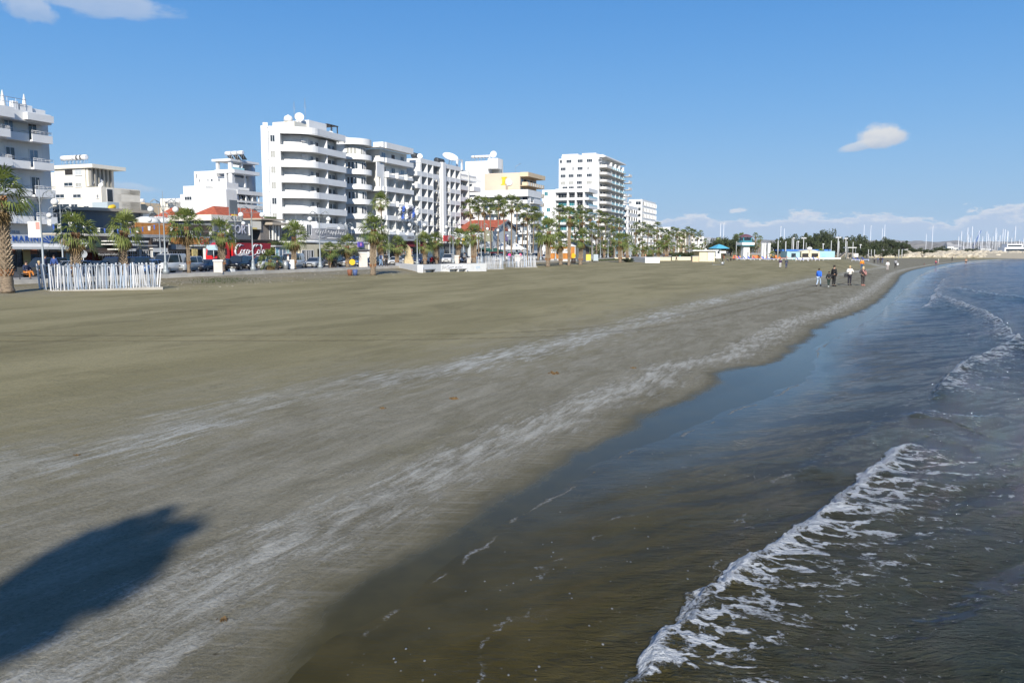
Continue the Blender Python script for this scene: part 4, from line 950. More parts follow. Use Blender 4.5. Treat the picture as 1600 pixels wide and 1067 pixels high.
def round_bay_hotel():
    T = 82.0; s0, s1 = 147.4, 158.7
    B = Bld('round_bay_hotel', 'white hotel with a rounded bay of balconies and flags on its front', 'hotel', s0, T)
    cx, ct, r = 142.6, 86.6, 3.5
    m = MB(); m.box(s0, T+1.5, 1.3, s1, 98, 23.3); B.part('wall', m, white2)
    m = MB(); m.box(s0-5.5, 86.5, 1.3, s0-0.02, 98, 23.3); B.part('wall', m, white2)
    m = MB(); pts = [(cx+(r-1.1)*math.cos(q), ct+(r-1.1)*math.sin(q)) for q in (2*math.pi*i/28 for i in range(28))]; m.prism(pts, 1.3, 23.3, True); B.part('round_wall', m, white2)
    zs = [24.5, 21.5, 18.72, 15.9, 13.1, 10.3, 7.5]
    ring = [(cx+r*math.cos(q), ct+r*math.sin(q)) for q in (math.pi*(0.62+1.36*i/26) for i in range(27))]
    for k, z in enumerate(zs):
        h = 1.15 if k == 0 else 0.95
        m = MB(); strip(m, ring, off_poly(ring, 0.15), z-h, z); m.prism([tuple(q) for q in off_poly(ring, 0.16)], z-h, z-h+0.15); B.part('round_balcony', m, white)
        if k and k < 6:
            for i in range(9):
                q = math.pi*(0.85+0.09*i)+(0.02 if k % 2 else 0.1); 
                if i in (1, 5) : continue
                window(B, cx+(r-1.1)*math.cos(q), ct+(r-1.1)*math.sin(q), z+0.1, 0.55, 1.35, q+math.pi/2, 'window', gl=glass if k > 1 else curtain, fr=frame_w, mull=0)
        # camera-side link between bay and corner
        a = (cx+r*0.8, s0)
        if k in (0, 1, 3, 5):
            m = MB(); m.box(cx+r*0.72, T+0.25, z-h, s0-0.02, 86.4, z-h+0.14); m.box(cx+r*0.72+1.6, T+0.25, z-h+0.14, s0-0.02, T+0.4, z); m.box(cx+r*0.72+1.5, T+0.25, z-h+0.14, cx+r*0.72+1.6, 84.5, z); B.part('side_balcony', m, white)
            m = MB(); m.box(s0, T, z-h, s1+0.2, T+0.15, z); m.box(s0, T+0.15, z-h, s1+0.2, T+1.48, z-h+0.14); m.box(s1+0.05, T+0.15, z-h+0.14, s1+0.2, T+1.48, z); m.box(s0, T+0.15, z-h+0.14, s0+0.12, T+1.48, z); B.part('balcony_band', m, white)
        if k in (2, 4, 6):
            for i in range(3):
                x = s0+0.2+i*3.9
                m = MB(); m.box(x, T-0.35, z-1.0, x+2.6, T-0.2, z-0.42); m.box(x, T-0.2, z-1.0, x+2.6, T+1.48, z-0.86); m.box(x, T-0.35, z-0.4, x+0.12, T+1.4, z+0.12); m.box(x, T-0.2, z-0.85, x+0.12, T+1.4, z-0.41); m.box(x+2.48, T-0.2, z-0.85, x+2.6, T+1.4, z-0.1)
                o = B.part('box_balcony', m, white); rl = MB(); rl.tube([(x, T-0.28, z-0.1), (x+2.6, T-0.28, z-0.1)], 0.03, 4); rl.build('rail', frame_w, o)
        if k:
            for i in range(3): window(B, s0+1.4+i*3.9, T+1.5, z-0.8, 1.5, 2.0, SEA, 'balcony_door', gl=(glass, glassb, interior)[(i+k) % 3], fr=frame_w)
            if k in (3, 4, 5, 6):
                for i in range(4): m = MB(); m.box(s0+0.12+i*3.6, T+0.2, z-0.8, s0+0.3+i*3.6, T+1.48, z+1.82 if k != 3 else z+1.7); B.part('fin_wall', m, white2)
    m = MB(); m.box(s0-3.0, T+0.5, 17.6, s0-0.05, T+0.7, 20.4); m.box(s0-1.6, T+0.5, 15.0, s0-0.05, T+0.7, 17.6); B.part('pillar_panel', m, white)
    m = MB(); m.box(s0-5, 88, 23.4, s0, 92, 25.2); B.part('roof_house', m, white2)
    # hotel sign band and red valance over the ground floor
    m = MB(); m.box(s0-1, T-2.2, 5.3, s1+2.6, T-2.0, 6.45); m.box(s0-1, T-2.0, 6.1, s1+2.6, T, 6.3); B.part('sign_band', m, mat('pale_grey_fascia', None))
    B.put('sign_lettering', textmesh('sign_lettering', 'EVEROTI · TREVIL', 0.75, frame_d, 0.01), s0+7, T-2.23, 5.9)
    m = MB(); m.box(s0+2, T-1.8, 4.1, s1+1, T-1.75, 5.2); B.part('valance', m, mat('maroon_canvas', (0.22, 0.02, 0.03), 0.8))
    m = MB(); m.box(s0-5, T, 1.3, s0-0.1, T+3, 5.0); B.part('ground_floor', m, interior)
    for i in range(4): window(B, s0+1.6+i*3, T+1.49, 1.5, 2.4, 2.6, SEA, 'shop_window', gl=glass, fr=frame_d)
    # flags on raked poles
    for i, (x, c) in enumerate(((2.4, 'white'), (3.9, 'blue'), (5.4, 'white'), (6.9, 'dark'), (8.4, 'blue'), (9.9, 'white'))):
        o = thing('flag', {0: 'limp white flag, leftmost of the row on the hotel front', 1: 'limp blue flag, second of the row on the hotel front', 2: 'limp white flag, third of the row on the hotel front', 3: 'limp dark flag in the row on the hotel front', 4: 'limp blue flag, fifth of the row on the hotel front', 5: 'limp white flag, rightmost of the row on the hotel front'}[i], 'flag', W(s0+x, T-0.4, 9.0), TH, 'flags on the hotel front')
        m = MB(); m.tube([(0, 0, 0), (0.9, -1.1, 3.6)], 0.03, 5); link('pole', m.mesh('pole', frame_w), o)
        m = MB(); fm = {'white': canvas, 'blue': mat('flag_blue', (0.06, 0.13, 0.45), 0.8), 'dark': mat('flag_dark', (0.08, 0.08, 0.12), 0.8)}[c]
        for j in range(5):
            z0 = 3.4-j*0.5; w = 0.16*math.sin(j*1.7+i)
            m.quad((0.85-j*0.12, -1.05+w, z0), (0.25-j*0.12, -0.8+w, z0-0.35), (0.13-j*0.12, -0.8-w, z0-0.85), (0.73-j*0.12, -1.05-w, z0-0.5))
        link('cloth', m.mesh('cloth', fm), o)
round_bay_hotel()

def arch_panel(m, x0, x1, y, z0, z1, th=0.12, n=8):
    """panel with an arched opening"""
    r = (x1-x0)/2; cx = (x0+x1)/2; zc = z1-r*1.15
    for i in range(n):
        a0 = math.pi*i/n; a1 = math.pi*(i+1)/n
        p = (cx-r*math.cos(a0), zc+r*1.1*math.sin(a0)); q = (cx-r*math.cos(a1), zc+r*1.1*math.sin(a1))
        m.quad((p[0], y, p[1]), (q[0], y, q[1]), (q[0], y, z1), (p[0], y, z1)); m.quad((q[0], y+th, q[1]), (p[0], y+th, p[1]), (p[0], y+th, z1), (q[0], y+th, z1)); m.quad((p[0], y+th, p[1]), (q[0], y+th, q[1]), (q[0], y, q[1]), (p[0], y, p[1]))
def grid_hotel():
    T = 82.0; B = Bld('grid_hotel', 'white hotel with a tight grid of small balconies and a red sign below', 'hotel', 162.4, T)
    bays = [FS(p, 280, T)[0] for p in (658, 667.8, 676.5, 686.0)]; st = [FS(p, 280, T)[0] for p in (686.2, 690, 690.2, 695)]; bays2 = [FS(p, 280, T)[0] for p in (695.2, 703.2, 711.3, 719.3)]
    c0 = FS(652, 280, T)[0]; e = FS(719.4, 280, T)[0]; zr = 22.9; D = 1.7
    m = MB(); m.box(c0+1.6, T+D, 1.3, e, T+15, zr-0.7); B.part('wall', m, white2)
    m = MB(); m.box(c0+1.62, T+0.02, zr-0.98, e+0.05, T+15.1, zr); B.part('roof_parapet', m, white)
    sidew = mat('taupe_render', (0.50, 0.45, 0.37), 0.8, var=0.08); m = MB(); m.box(c0+1.2, T+4.5, 1.3, c0+1.58, T+15, zr-1.4); B.part('side_wall', m, sidew)
    m = MB(); m.box(c0+0.9, T+4.4, zr-1.8, c0+1.6, T+15.2, zr-0.4); B.part('side_parapet', m, cream)
    P_ = 2.62; z0 = 20.1
    for k in range(7):
        z = z0-P_*k; zf = z-0.88
        if zf < 4.0: break
        # camera-side corner balcony
        m = MB(); m.box(c0, T, zf-0.1, bays[0]-0.02, T+0.14, z); m.box(c0, T+0.14, zf-0.1, c0+0.14, T+4.2, z); m.box(c0+0.14, T+0.14, zf-0.1, c0+1.55, T+4.2, zf+0.05); B.part('corner_balcony', m, white)
        m = MB(); m.poly([(c0+0.1, T+4.2, z), (c0+0.1, T+4.2, zf-0.1), (c0-0.9, T+6.4, zf-0.1), ]) if False else m.rings([[(c0, T+4.22, zf-0.1), (c0, T+6.6, zf-0.6), (c0, T+4.22, z+1.6)], [(c0+1.55, T+4.22, zf-0.1), (c0+1.55, T+6.6, zf-0.6), (c0+1.55, T+4.22, z+1.6)]][::-1], True, False); B.part('stair_wedge', m, cream)
        m = MB(); m.box(bays[0]-0.5, T+0.02, zf+0.06, bays[0]-0.03, T+0.5, z+P_-0.99); B.part('corner_column', m, white)
        for bs, side in ((bays, 0), (bays2, 1)):
            for i in range(3):
                x0, x1 = bs[i], bs[i+1]; last = (i == 2 and side == 0) or (i == 0 and side == 1)
                arch = (side == 0 and ((i == 2 and k in (1, 2)) or (i == 1 and k == 4))) or (side == 1 and ((i == 0 and k in (1, 2)) or (i == 1 and k == 4)))
                m = MB()
                if arch or (last and k in (3, 4, 5)):
                    m.box(x0+0.02, T, zf-0.1, x1-0.02, T+D-0.02, zf+0.05); o = B.part('balcony_floor', m, white)
                    rl = MB(); rl.tube([(x0+0.1, T+0.05, z), (x1-0.1, T+0.05, z)], 0.03, 4)
                    for j in range(8): rl.tube([(x0+0.15+(x1-x0-0.3)*j/7, T+0.05, zf), (x0+0.15+(x1-x0-0.3)*j/7, T+0.05, z)], 0.018, 4)
                    rl.build('railing', darkm, o)
                else:
                    m.box(x0, T, zf-0.1, x1, T+0.13, z); m.box(x0+0.02, T+0.13, zf-0.1, x1-0.02, T+D-0.02, zf+0.05); B.part('balcony', m, white)
                if arch: m = MB(); arch_panel(m, x0+0.24, x1-0.02, T+0.02, z+0.2, z+P_-0.98); B.part('arch', m, white)
                window(B, (x0+x1)/2+0.5, T+D-0.01, zf+0.08, 1.3, 1.95, SEA, 'balcony_door', gl=(glass, interior, glass, curtain)[(i*3+k*2+side) % 4], fr=frame_w, mull=(i+k) % 2)
                if (i*2+k+side) % 3 == 0: m = MB(); m.box(x0+0.5, T+D-0.4, z+0.95, x0+1.3, T+D-0.02, z+1.45); B.part('air_conditioner', m, greyw)
    for x in bays[:3]+[st[1]-0.4]+bays2[:3]+[e-0.1]:
        m = MB(); m.box(x-0.02, T+0.14, 5.0, x+0.2, T+D-0.03, zr-0.99); B.part('fin_wall', m, white)
        m = MB(); m.box(x-0.03, T-0.03, 5.0, x+0.21, T+0.135, zr-0.99); B.part('pier', m, white)
    # the stair strip and its tall pylon
    m = MB(); m.box(st[0]+0.25, T+0.5, 5, st[2], T+0.7, zr-1.0); B.part('stair_strip', m, mat('grey_block', (0.33, 0.33, 0.31), 0.8, var=0.3, vscale=2.5))
    m = MB()
    for j in range(26): m.box(st[0]+0.3, T+0.42, 5.4+j*0.65, st[2]-0.05, T+0.5, 5.5+j*0.65)
    B.part('stair_step', m, darkm, kind='stuff')
    m = MB(); m.box(st[2]+0.02, T-0.35, 4.6, st[3], T+0.4, zr+0.15); B.part('pylon', m, white)
    # right-hand wing
    f0, f1, f2 = [FS(p, 280, T)[0] for p in (720, 733.5, 735)]; f3 = FS(751, 290, T-0.7)[0]
    m = MB(); m.box(e+0.2, T+D+0.6, 1.3, f3-0.6, T+15, zr); B.part('wing_wall', m, white2)
    P2 = 2.72
    for k in range(7):
        z = 18.75-P2*k
        if z < 4.6: break
        for (a, b, t_) in ((f0+0.1, f1, T+0.3), (f2+0.4, f3, T-0.7)):
            m = MB(); m.box(a, t_, z-1.0, b, t_+0.14, z+0.05); m.box(a, t_+0.14, z-1.0, b, T+D+0.58, z-0.85); m.box(a, t_+0.14, z-0.85, a+0.14, T+D+0.58, z+0.05); B.part('balcony', m, white)
            for j in range(2):
                window(B, a+(b-a)*(0.3+0.4*j), T+D+0.59, z-0.8, 1.5, 2.0, SEA, 'balcony_door', gl=(glass, glassb, interior)[(j+k) % 3], fr=frame_w)
            m = MB(); m.box(a+(b-a)*0.5, t_+0.5, z-0.84, a+(b-a)*0.5+0.15, T+D+0.5, z+0.9); B.part('fin_wall', m, white)
    m = MB(); m.box(f1, T+0.2, 2, f1+0.5, T+D+0.6, zr-0.5); m.box(f0-0.3, T+0.2, 5, f0+0.05, T+D+0.55, 19.5); B.part('pier', m, white2)
    m = MB()
    for j in range(22): m.box(f0+j*0.62, T+0.3, 20.3, f0+j*0.62+0.2, T+0.5, 21.2)
    m.box(f0, T+0.3, 21.2, f3-0.3, T+0.5, 21.5); m.box(f0, T+0.3, 20.0, f3-0.3, T+2.2, 20.3); B.part('roof_balustrade', m, white)
    m = MB(); arch_panel(m, f0+3, f0+5.4, T+2, 22.8, 25.2); m.box(f0+2.6, T+2, 22.8, f0+3, T+2.4, 25.2); m.box(f0+5.4, T+2, 22.8, f0+5.8, T+2.4, 25.2); B.part('roof_arch', m, white)
    # roof things
    dish('very large white dish on the grid hotel roof, tilted up', FS(703, 262, T+2)[0], T+2, zr-0.2, 1.9, CAMF+0.9, -0.95)
    dish('white satellite dish by the black tanks on the grid hotel', bays[1]-0.6, T+1.5, zr, 0.6, CAMF+0.7, -0.2)
    for i, (a, b) in enumerate(((-3.6, 6.5), (0.5, 3.0), (11.0, 2.6))):
        o = thing('roof_tank', ('dark tank group at the left edge of the grid hotel roof', 'dark tank group behind the small dish on the grid hotel', 'dark tank group in the middle of the grid hotel roof')[i], 'tank', W(bays[0]+a+2, T+b, zr), TH)
        for j in range(2):
            m = MB(); m.rings([[(x, rr*math.cos(q), 0.95+rr*math.sin(q)) for q in (2*math.pi*k/12 for k in range(12))] for x, rr in ((-0.2, 0.3), (-0.15, 0.62), (1.4, 0.62), (1.45, 0.3))][::-1], True); link('drum', m.mesh('drum', darkm), o, (j*1.75, 0, 0))
        m = MB(); [m.box(x, y, 0, x+0.08, y+0.08, 0.5) for x in (0, 1.4, 1.8, 3.1) for y in (-0.4, 0.4)]; link('stand', m.mesh('stand', metal), o)
    # red sign at street level
    q0 = FS(694, 368, 79); q1 = FS(709.5, 377.5, 79); o = thing('red_sign', 'red box sign with white KFC letters above the awnings', 'sign', W((q0[0]+q1[0])/2, 79, q1[1]), TH)
    w = (q1[0]-q0[0])/2; h = q0[1]-q1[1]; m = MB(); m.box(-w, 0, 0, w, 0.25, h); [m.box(x, 0.26, -1.0, x+0.1, 0.36, h*0.8) for x in (-w*0.8, w*0.7)]; link('panel', m.mesh('panel', redm), o); link('lettering', textmesh('lettering', 'KFC', 1.0, frame_w, 0.01, 0.2, 0.02), o, (0.1, -0.03, h/2))
    B2 = Bld('shop_row', 'dark glazed restaurant front under the white grid hotel', 'restaurant', bays[0], 78.5)
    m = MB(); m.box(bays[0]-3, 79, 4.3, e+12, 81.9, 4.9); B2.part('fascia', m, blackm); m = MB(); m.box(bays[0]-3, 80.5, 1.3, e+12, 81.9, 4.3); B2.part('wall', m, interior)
    for i in range(12): window(B2, bays[0]-1.4+i*2.9, 79.4, 1.35, 2.6, 2.9, SEA, 'glazed_panel', gl=(glassb, glass)[i % 2], fr=frame_d, mull=0)
    # yellow arches sign
    q = FS(724, 378, 76); o = thing('arches_sign', 'yellow double-arch restaurant sign between the palms', 'sign', W(q[0], 76, 1.3), TH)
    m = MB(); m.lathe([(0.1, 0), (0.08, q[1]-1.6)], 8); link('pole', m.mesh('pole', metal), o)
    for dx in (-0.32, 0.32): m = MB(); m.tube([(dx+0.34*math.cos(a), 0, q[1]-1.7+1.15*math.sin(a)) for a in (math.pi*i/10 for i in range(11))], 0.11, 6); link('arch', m.mesh('arch', yellowm), o)
grid_hotel()

def background_blocks():
    # big white wall with penthouse behind the grid hotel
    s0 = 232; B = Bld('tower_block', 'plain white block with a penthouse and round dish behind the grid hotel', 'building', s0, cs(763, 300, s0)[0])
    boxes_cam(B, 'wall', white, s0, 727, 763, 252, 400, 12)
    _, q = boxes_cam(B, 'penthouse', white, s0-1, 762.3, 777.5, 247.5, 263.5, 3.5); t0 = q[0]
    boxes_cam(B, 'rear_wall', cream, s0+3, 762, 781, 249, 280, 2.5)
    boxes_cam(B, 'terrace', white, s0-0.5, 763, 784, 271, 300, 5)
    heaters('white tank in the long row behind the grid hotel', s0+0.5, cs(759, 251, s0)[0], cs(750, 252, s0)[1], 5, 1.05, CAMF, False, sc_=1.0)
    dish('round white dish on the penthouse behind the grid hotel', s0-0.6, cs(772.5, 247, s0)[0], q[3], 1.0, CAMF+0.1, -0.1)
    dish('narrow white dish left of the round one on the penthouse', s0-0.6, cs(765.5, 247, s0)[0], q[3], 0.55, CAMF+1.1, -0.1)
    # beige hotel
    s0 = 226; t1 = 81.2; B = Bld('beige_hotel', 'beige hotel with three balcony rows and a yellow emblem on its side', 'hotel', s0, t1)
    Z = lambda p, y: cs(p, y, s0)[1]; e = FS(846, 280, t1)[0]; ta = cs(757, 300, s0)[0]; zt = Z(821, 269.3)
    m = MB(); m.box(s0, t1+1.6, 1.3, e, ta, zt-0.02); B.part('wall', m, beige if False else mat('peach_render', (0.66, 0.55, 0.42), 0.8, var=0.05, vscale=0.3, streak=0.1))
    m = MB(); m.box(s0+0.02, t1-0.9, Z(821, 275.8), e+1.0, t1+1.58, zt+0.05); B.part('roof_fascia', m, beige)
    for k in range(7):
        z1 = Z(821, 284.5)-k*2.62; zb = z1-1.05
        if zb < 1.5: break
        m = MB(); m.box(s0+0.02, t1-0.7, zb, e+0.6, t1-0.55, z1); m.box(s0+0.02, t1-0.55, zb, e+0.6, t1+1.58, zb+0.15); m.box(s0+0.02, t1-0.55, zb+0.15, s0+0.2, t1+1.0, z1); o = B.part('balcony', m, beige)
        for i in range(7): B.part('parapet_panel', MB().box(s0+0.8+i*2.0, t1-0.78, zb+0.1, s0+1.6+i*2.0, t1-0.71, z1-0.1), white2)
        for i in range(5): window(B, s0+1.6+i*2.7, t1+1.59, zb+0.2, 2.0, 1.9, SEA, 'balcony_door', gl=(glass, interior)[i % 2], fr=frame_d)
    for (a, b, y0, y1) in ((771, 774, 293, 297), (779.5, 783, 294.5, 297)): win_cam(B, s0-0.01, a, b, y0, y1, gl=interior, mull=0)
    t_, z_ = cs(787.5, 284, s0); m = MB(); m.box(s0-0.25, t_-0.9, z_-1.0, s0-0.02, t_+0.9, z_-0.7); m.box(s0-0.25, t_-0.5, z_-0.69, s0-0.02, t_+0.5, z_+1.0); m.box(s0-0.25, t_-0.9, z_+1.01, s0-0.02, t_+0.7, z_+1.3); B.part('emblem', m, yellowm)
    t_, z_ = cs(795, 284.5, s0); m = MB(); m.rings([[(s0-0.25, t_+1.2*math.cos(q)*(1-0.3*math.sin(q)), z_+1.1*math.sin(q)) for q in (2*math.pi*k/14 for k in range(14))], [(s0-0.02, t_+1.2*math.cos(q)*(1-0.3*math.sin(q)), z_+1.1*math.sin(q)) for q in (2*math.pi*k/14 for k in range(14))]], True); B.part('emblem', m, mat('pale_grey_render', None))
    o, q = boxes_cam(B, 'stair_head', mat('peach_render', None), s0-2, 761, 790, 290, 310, 1.9)
    m = MB(); m.tube([(s0+3, t1+4, zt), (s0+3, t1+4, zt+2), (s0+4.5, t1+3, zt+3)], 0.06, 5); B.part('aerial', m, metal)
    # white apartments in front of it
    s0 = 212; q0 = cs(825, 300, s0); B = Bld('apartment_block', 'white apartment block behind the tall palm cluster and the red gabled house', 'building', s0, q0[0])
    tl = cs(750, 300, s0)[0]; zt = cs(800, 296.8, s0)[1]; m = MB(); m.box(s0+1.4, q0[0]+0.2, 1.3, s0+11, tl, zt-0.3); B.part('wall', m, white)
    m = MB(); m.box(s0, q0[0], zt-1.8, s0+11.2, tl+0.2, zt); B.part('roof_parapet', m, white)
    for k in range(6):
        z = zt-2.7*(k+1)
        if z < 3: break
        for (a, b) in ((752, 782), (803, 824)):
            ta, tb = cs(b, 300, s0)[0], cs(a, 300, s0)[0]
            m = MB(); m.box(s0, ta, z-1.0, s0+0.14, tb, z); m.box(s0+0.14, ta, z-1.0, s0+1.38, tb, z-0.85); m.box(s0+0.14, ta, z-0.85, s0+1.38, ta+0.14, z); B.part('balcony', m, white)
            n = 3 if a == 752 else 2
            for i in range(n): window(B, s0+1.39, ta+(tb-ta)*(i+0.6)/n, z-0.8, 1.4, 1.9, CAMF, 'balcony_door', gl=(glass, glassb)[(i+k) % 2], fr=frame_w)
        m = MB(); m.box(s0+2, q0[0]-0.9, z-0.9, s0+10, q0[0]-0.75, z); m.box(s0+2, q0[0]-0.75, z-0.9, s0+10, q0[0]+0.18, z-0.75); B.part('sea_balcony', m, white)
        window(B, s0+4, q0[0]+0.19, z-0.7, 2.5, 1.9, SEA, 'balcony_door')
    # gabled house with a red roof
    T = 73; a, b, c = FS(770, 362, T)[0], FS(790, 345, T)[0], FS(810, 363, T)[0]; za, zb = FS(770, 359, T)[1], FS(790, 345.5, T)[1]
    B = Bld('gabled_house', 'grey and white gabled house with a red tiled roof among the palms', 'house', a, T)
    m = MB(); b = (a+c)/2; m.rings([[(a, y, 1.3), (c, y, 1.3), (c, y, za), (b, y, zb), (a, y, za)] for y in (T, T+13)], True, False); B.part('wall', m, mat('pale_blue_wall', (0.56, 0.60, 0.62), 0.7, var=0.06))
    for sgn in (0, 1):
        m = MB(); x = a-0.6 if sgn == 0 else c+0.6; zx = za-0.35
        m.rings([[(x, y, zx+0.05), (b, y, zb+0.08), (b, y, zb+0.33), (x, y, zx+0.3)] for y in (T-0.5, T+13.5)], True, False); B.part('roof', m, red_tile)
        m = MB(); m.rings([[(x, y, zx-0.1), (b, y, zb-0.07), (b, y, zb+0.36), (x, y, zx+0.33)] for y in (T-0.62, T-0.52)], True, False); B.part('bargeboard', m, greyw)
    m = MB(); m.rings([[(b-2, y, zb-2.4), (b+2, y, zb-2.4), (b, y, zb-0.9)] for y in (T-0.06, T-0.01)], True, False); B.part('gable_panel', m, red_tile)
    for i, (x, z, w, h) in enumerate(((a+2, 3.9, 0.8, 2.2), (a+4.2, 3.9, 0.8, 2.2), (b+1.5, 3.6, 3.2, 2.4), (c-2.5, 3.9, 0.8, 2.2))): window(B, x, T, z, w, h, SEA, gl=glass, fr=frame_w)
    m = MB(); m.box(b-1.4, T-0.12, 5.6, b+0.8, T-0.05, 7.2); B.part('poster', m, mat('purple_poster', (0.35, 0.28, 0.5), 0.6, var=0.6, vscale=4))
    # tall cream sign panels left of it and the green awning
    q0, q1 = FS(757.5, 360, 71), FS(769.5, 378, 71); o = thing('sign_board', 'tall cream and yellow sign board left of the gabled house', 'sign', W((q0[0]+q1[0])/2, 71, 1.3), TH)
    m = MB(); w = (q1[0]-q0[0])/2; m.box(-w, 0, q1[1]-1.3, w, 0.2, q0[1]-1.3); link('board', m.mesh('board', mat('cream_board', (0.78, 0.72, 0.45), 0.6)), o); m = MB(); [m.tube([(x, 0.1, 0), (x, 0.1, q1[1]-1.31)], 0.09, 6) for x in (-w+0.2, w-0.2)]; link('frame', m.mesh('frame', metal), o)
    q0, q1 = FS(756, 387.5, 70), FS(783, 393.5, 70); B = Bld('cafe_terrace', 'cafe terrace under a dark green awning with red lower edge', 'cafe', q0[0], 70)
    m = MB(); m.quad((q0[0], 68.5, q1[1]), (q1[0], 68.5, q1[1]), (q1[0], 71, q0[1]), (q0[0], 71, q0[1])); m.quad((q0[0], 71, q0[1]), (q1[0], 71, q0[1]), (q1[0], 72.8, q1[1]), (q0[0], 72.8, q1[1])); B.part('awning', m, mat('green_canvas', (0.02, 0.11, 0.07), 0.8))
    m = MB(); m.box(q0[0], 68.45, q1[1]-0.3, q1[0], 68.5, q1[1]); B.part('valance', m, mat('maroon_canvas', None)); m = MB(); [m.tube([(x, y, 1.3), (x, y, q1[1]-0.02)], 0.06, 6) for x in (q0[0]+0.2, q1[0]-0.2) for y in (68.6, 72.6)]; B.part('frame', m, metal)
background_blocks()

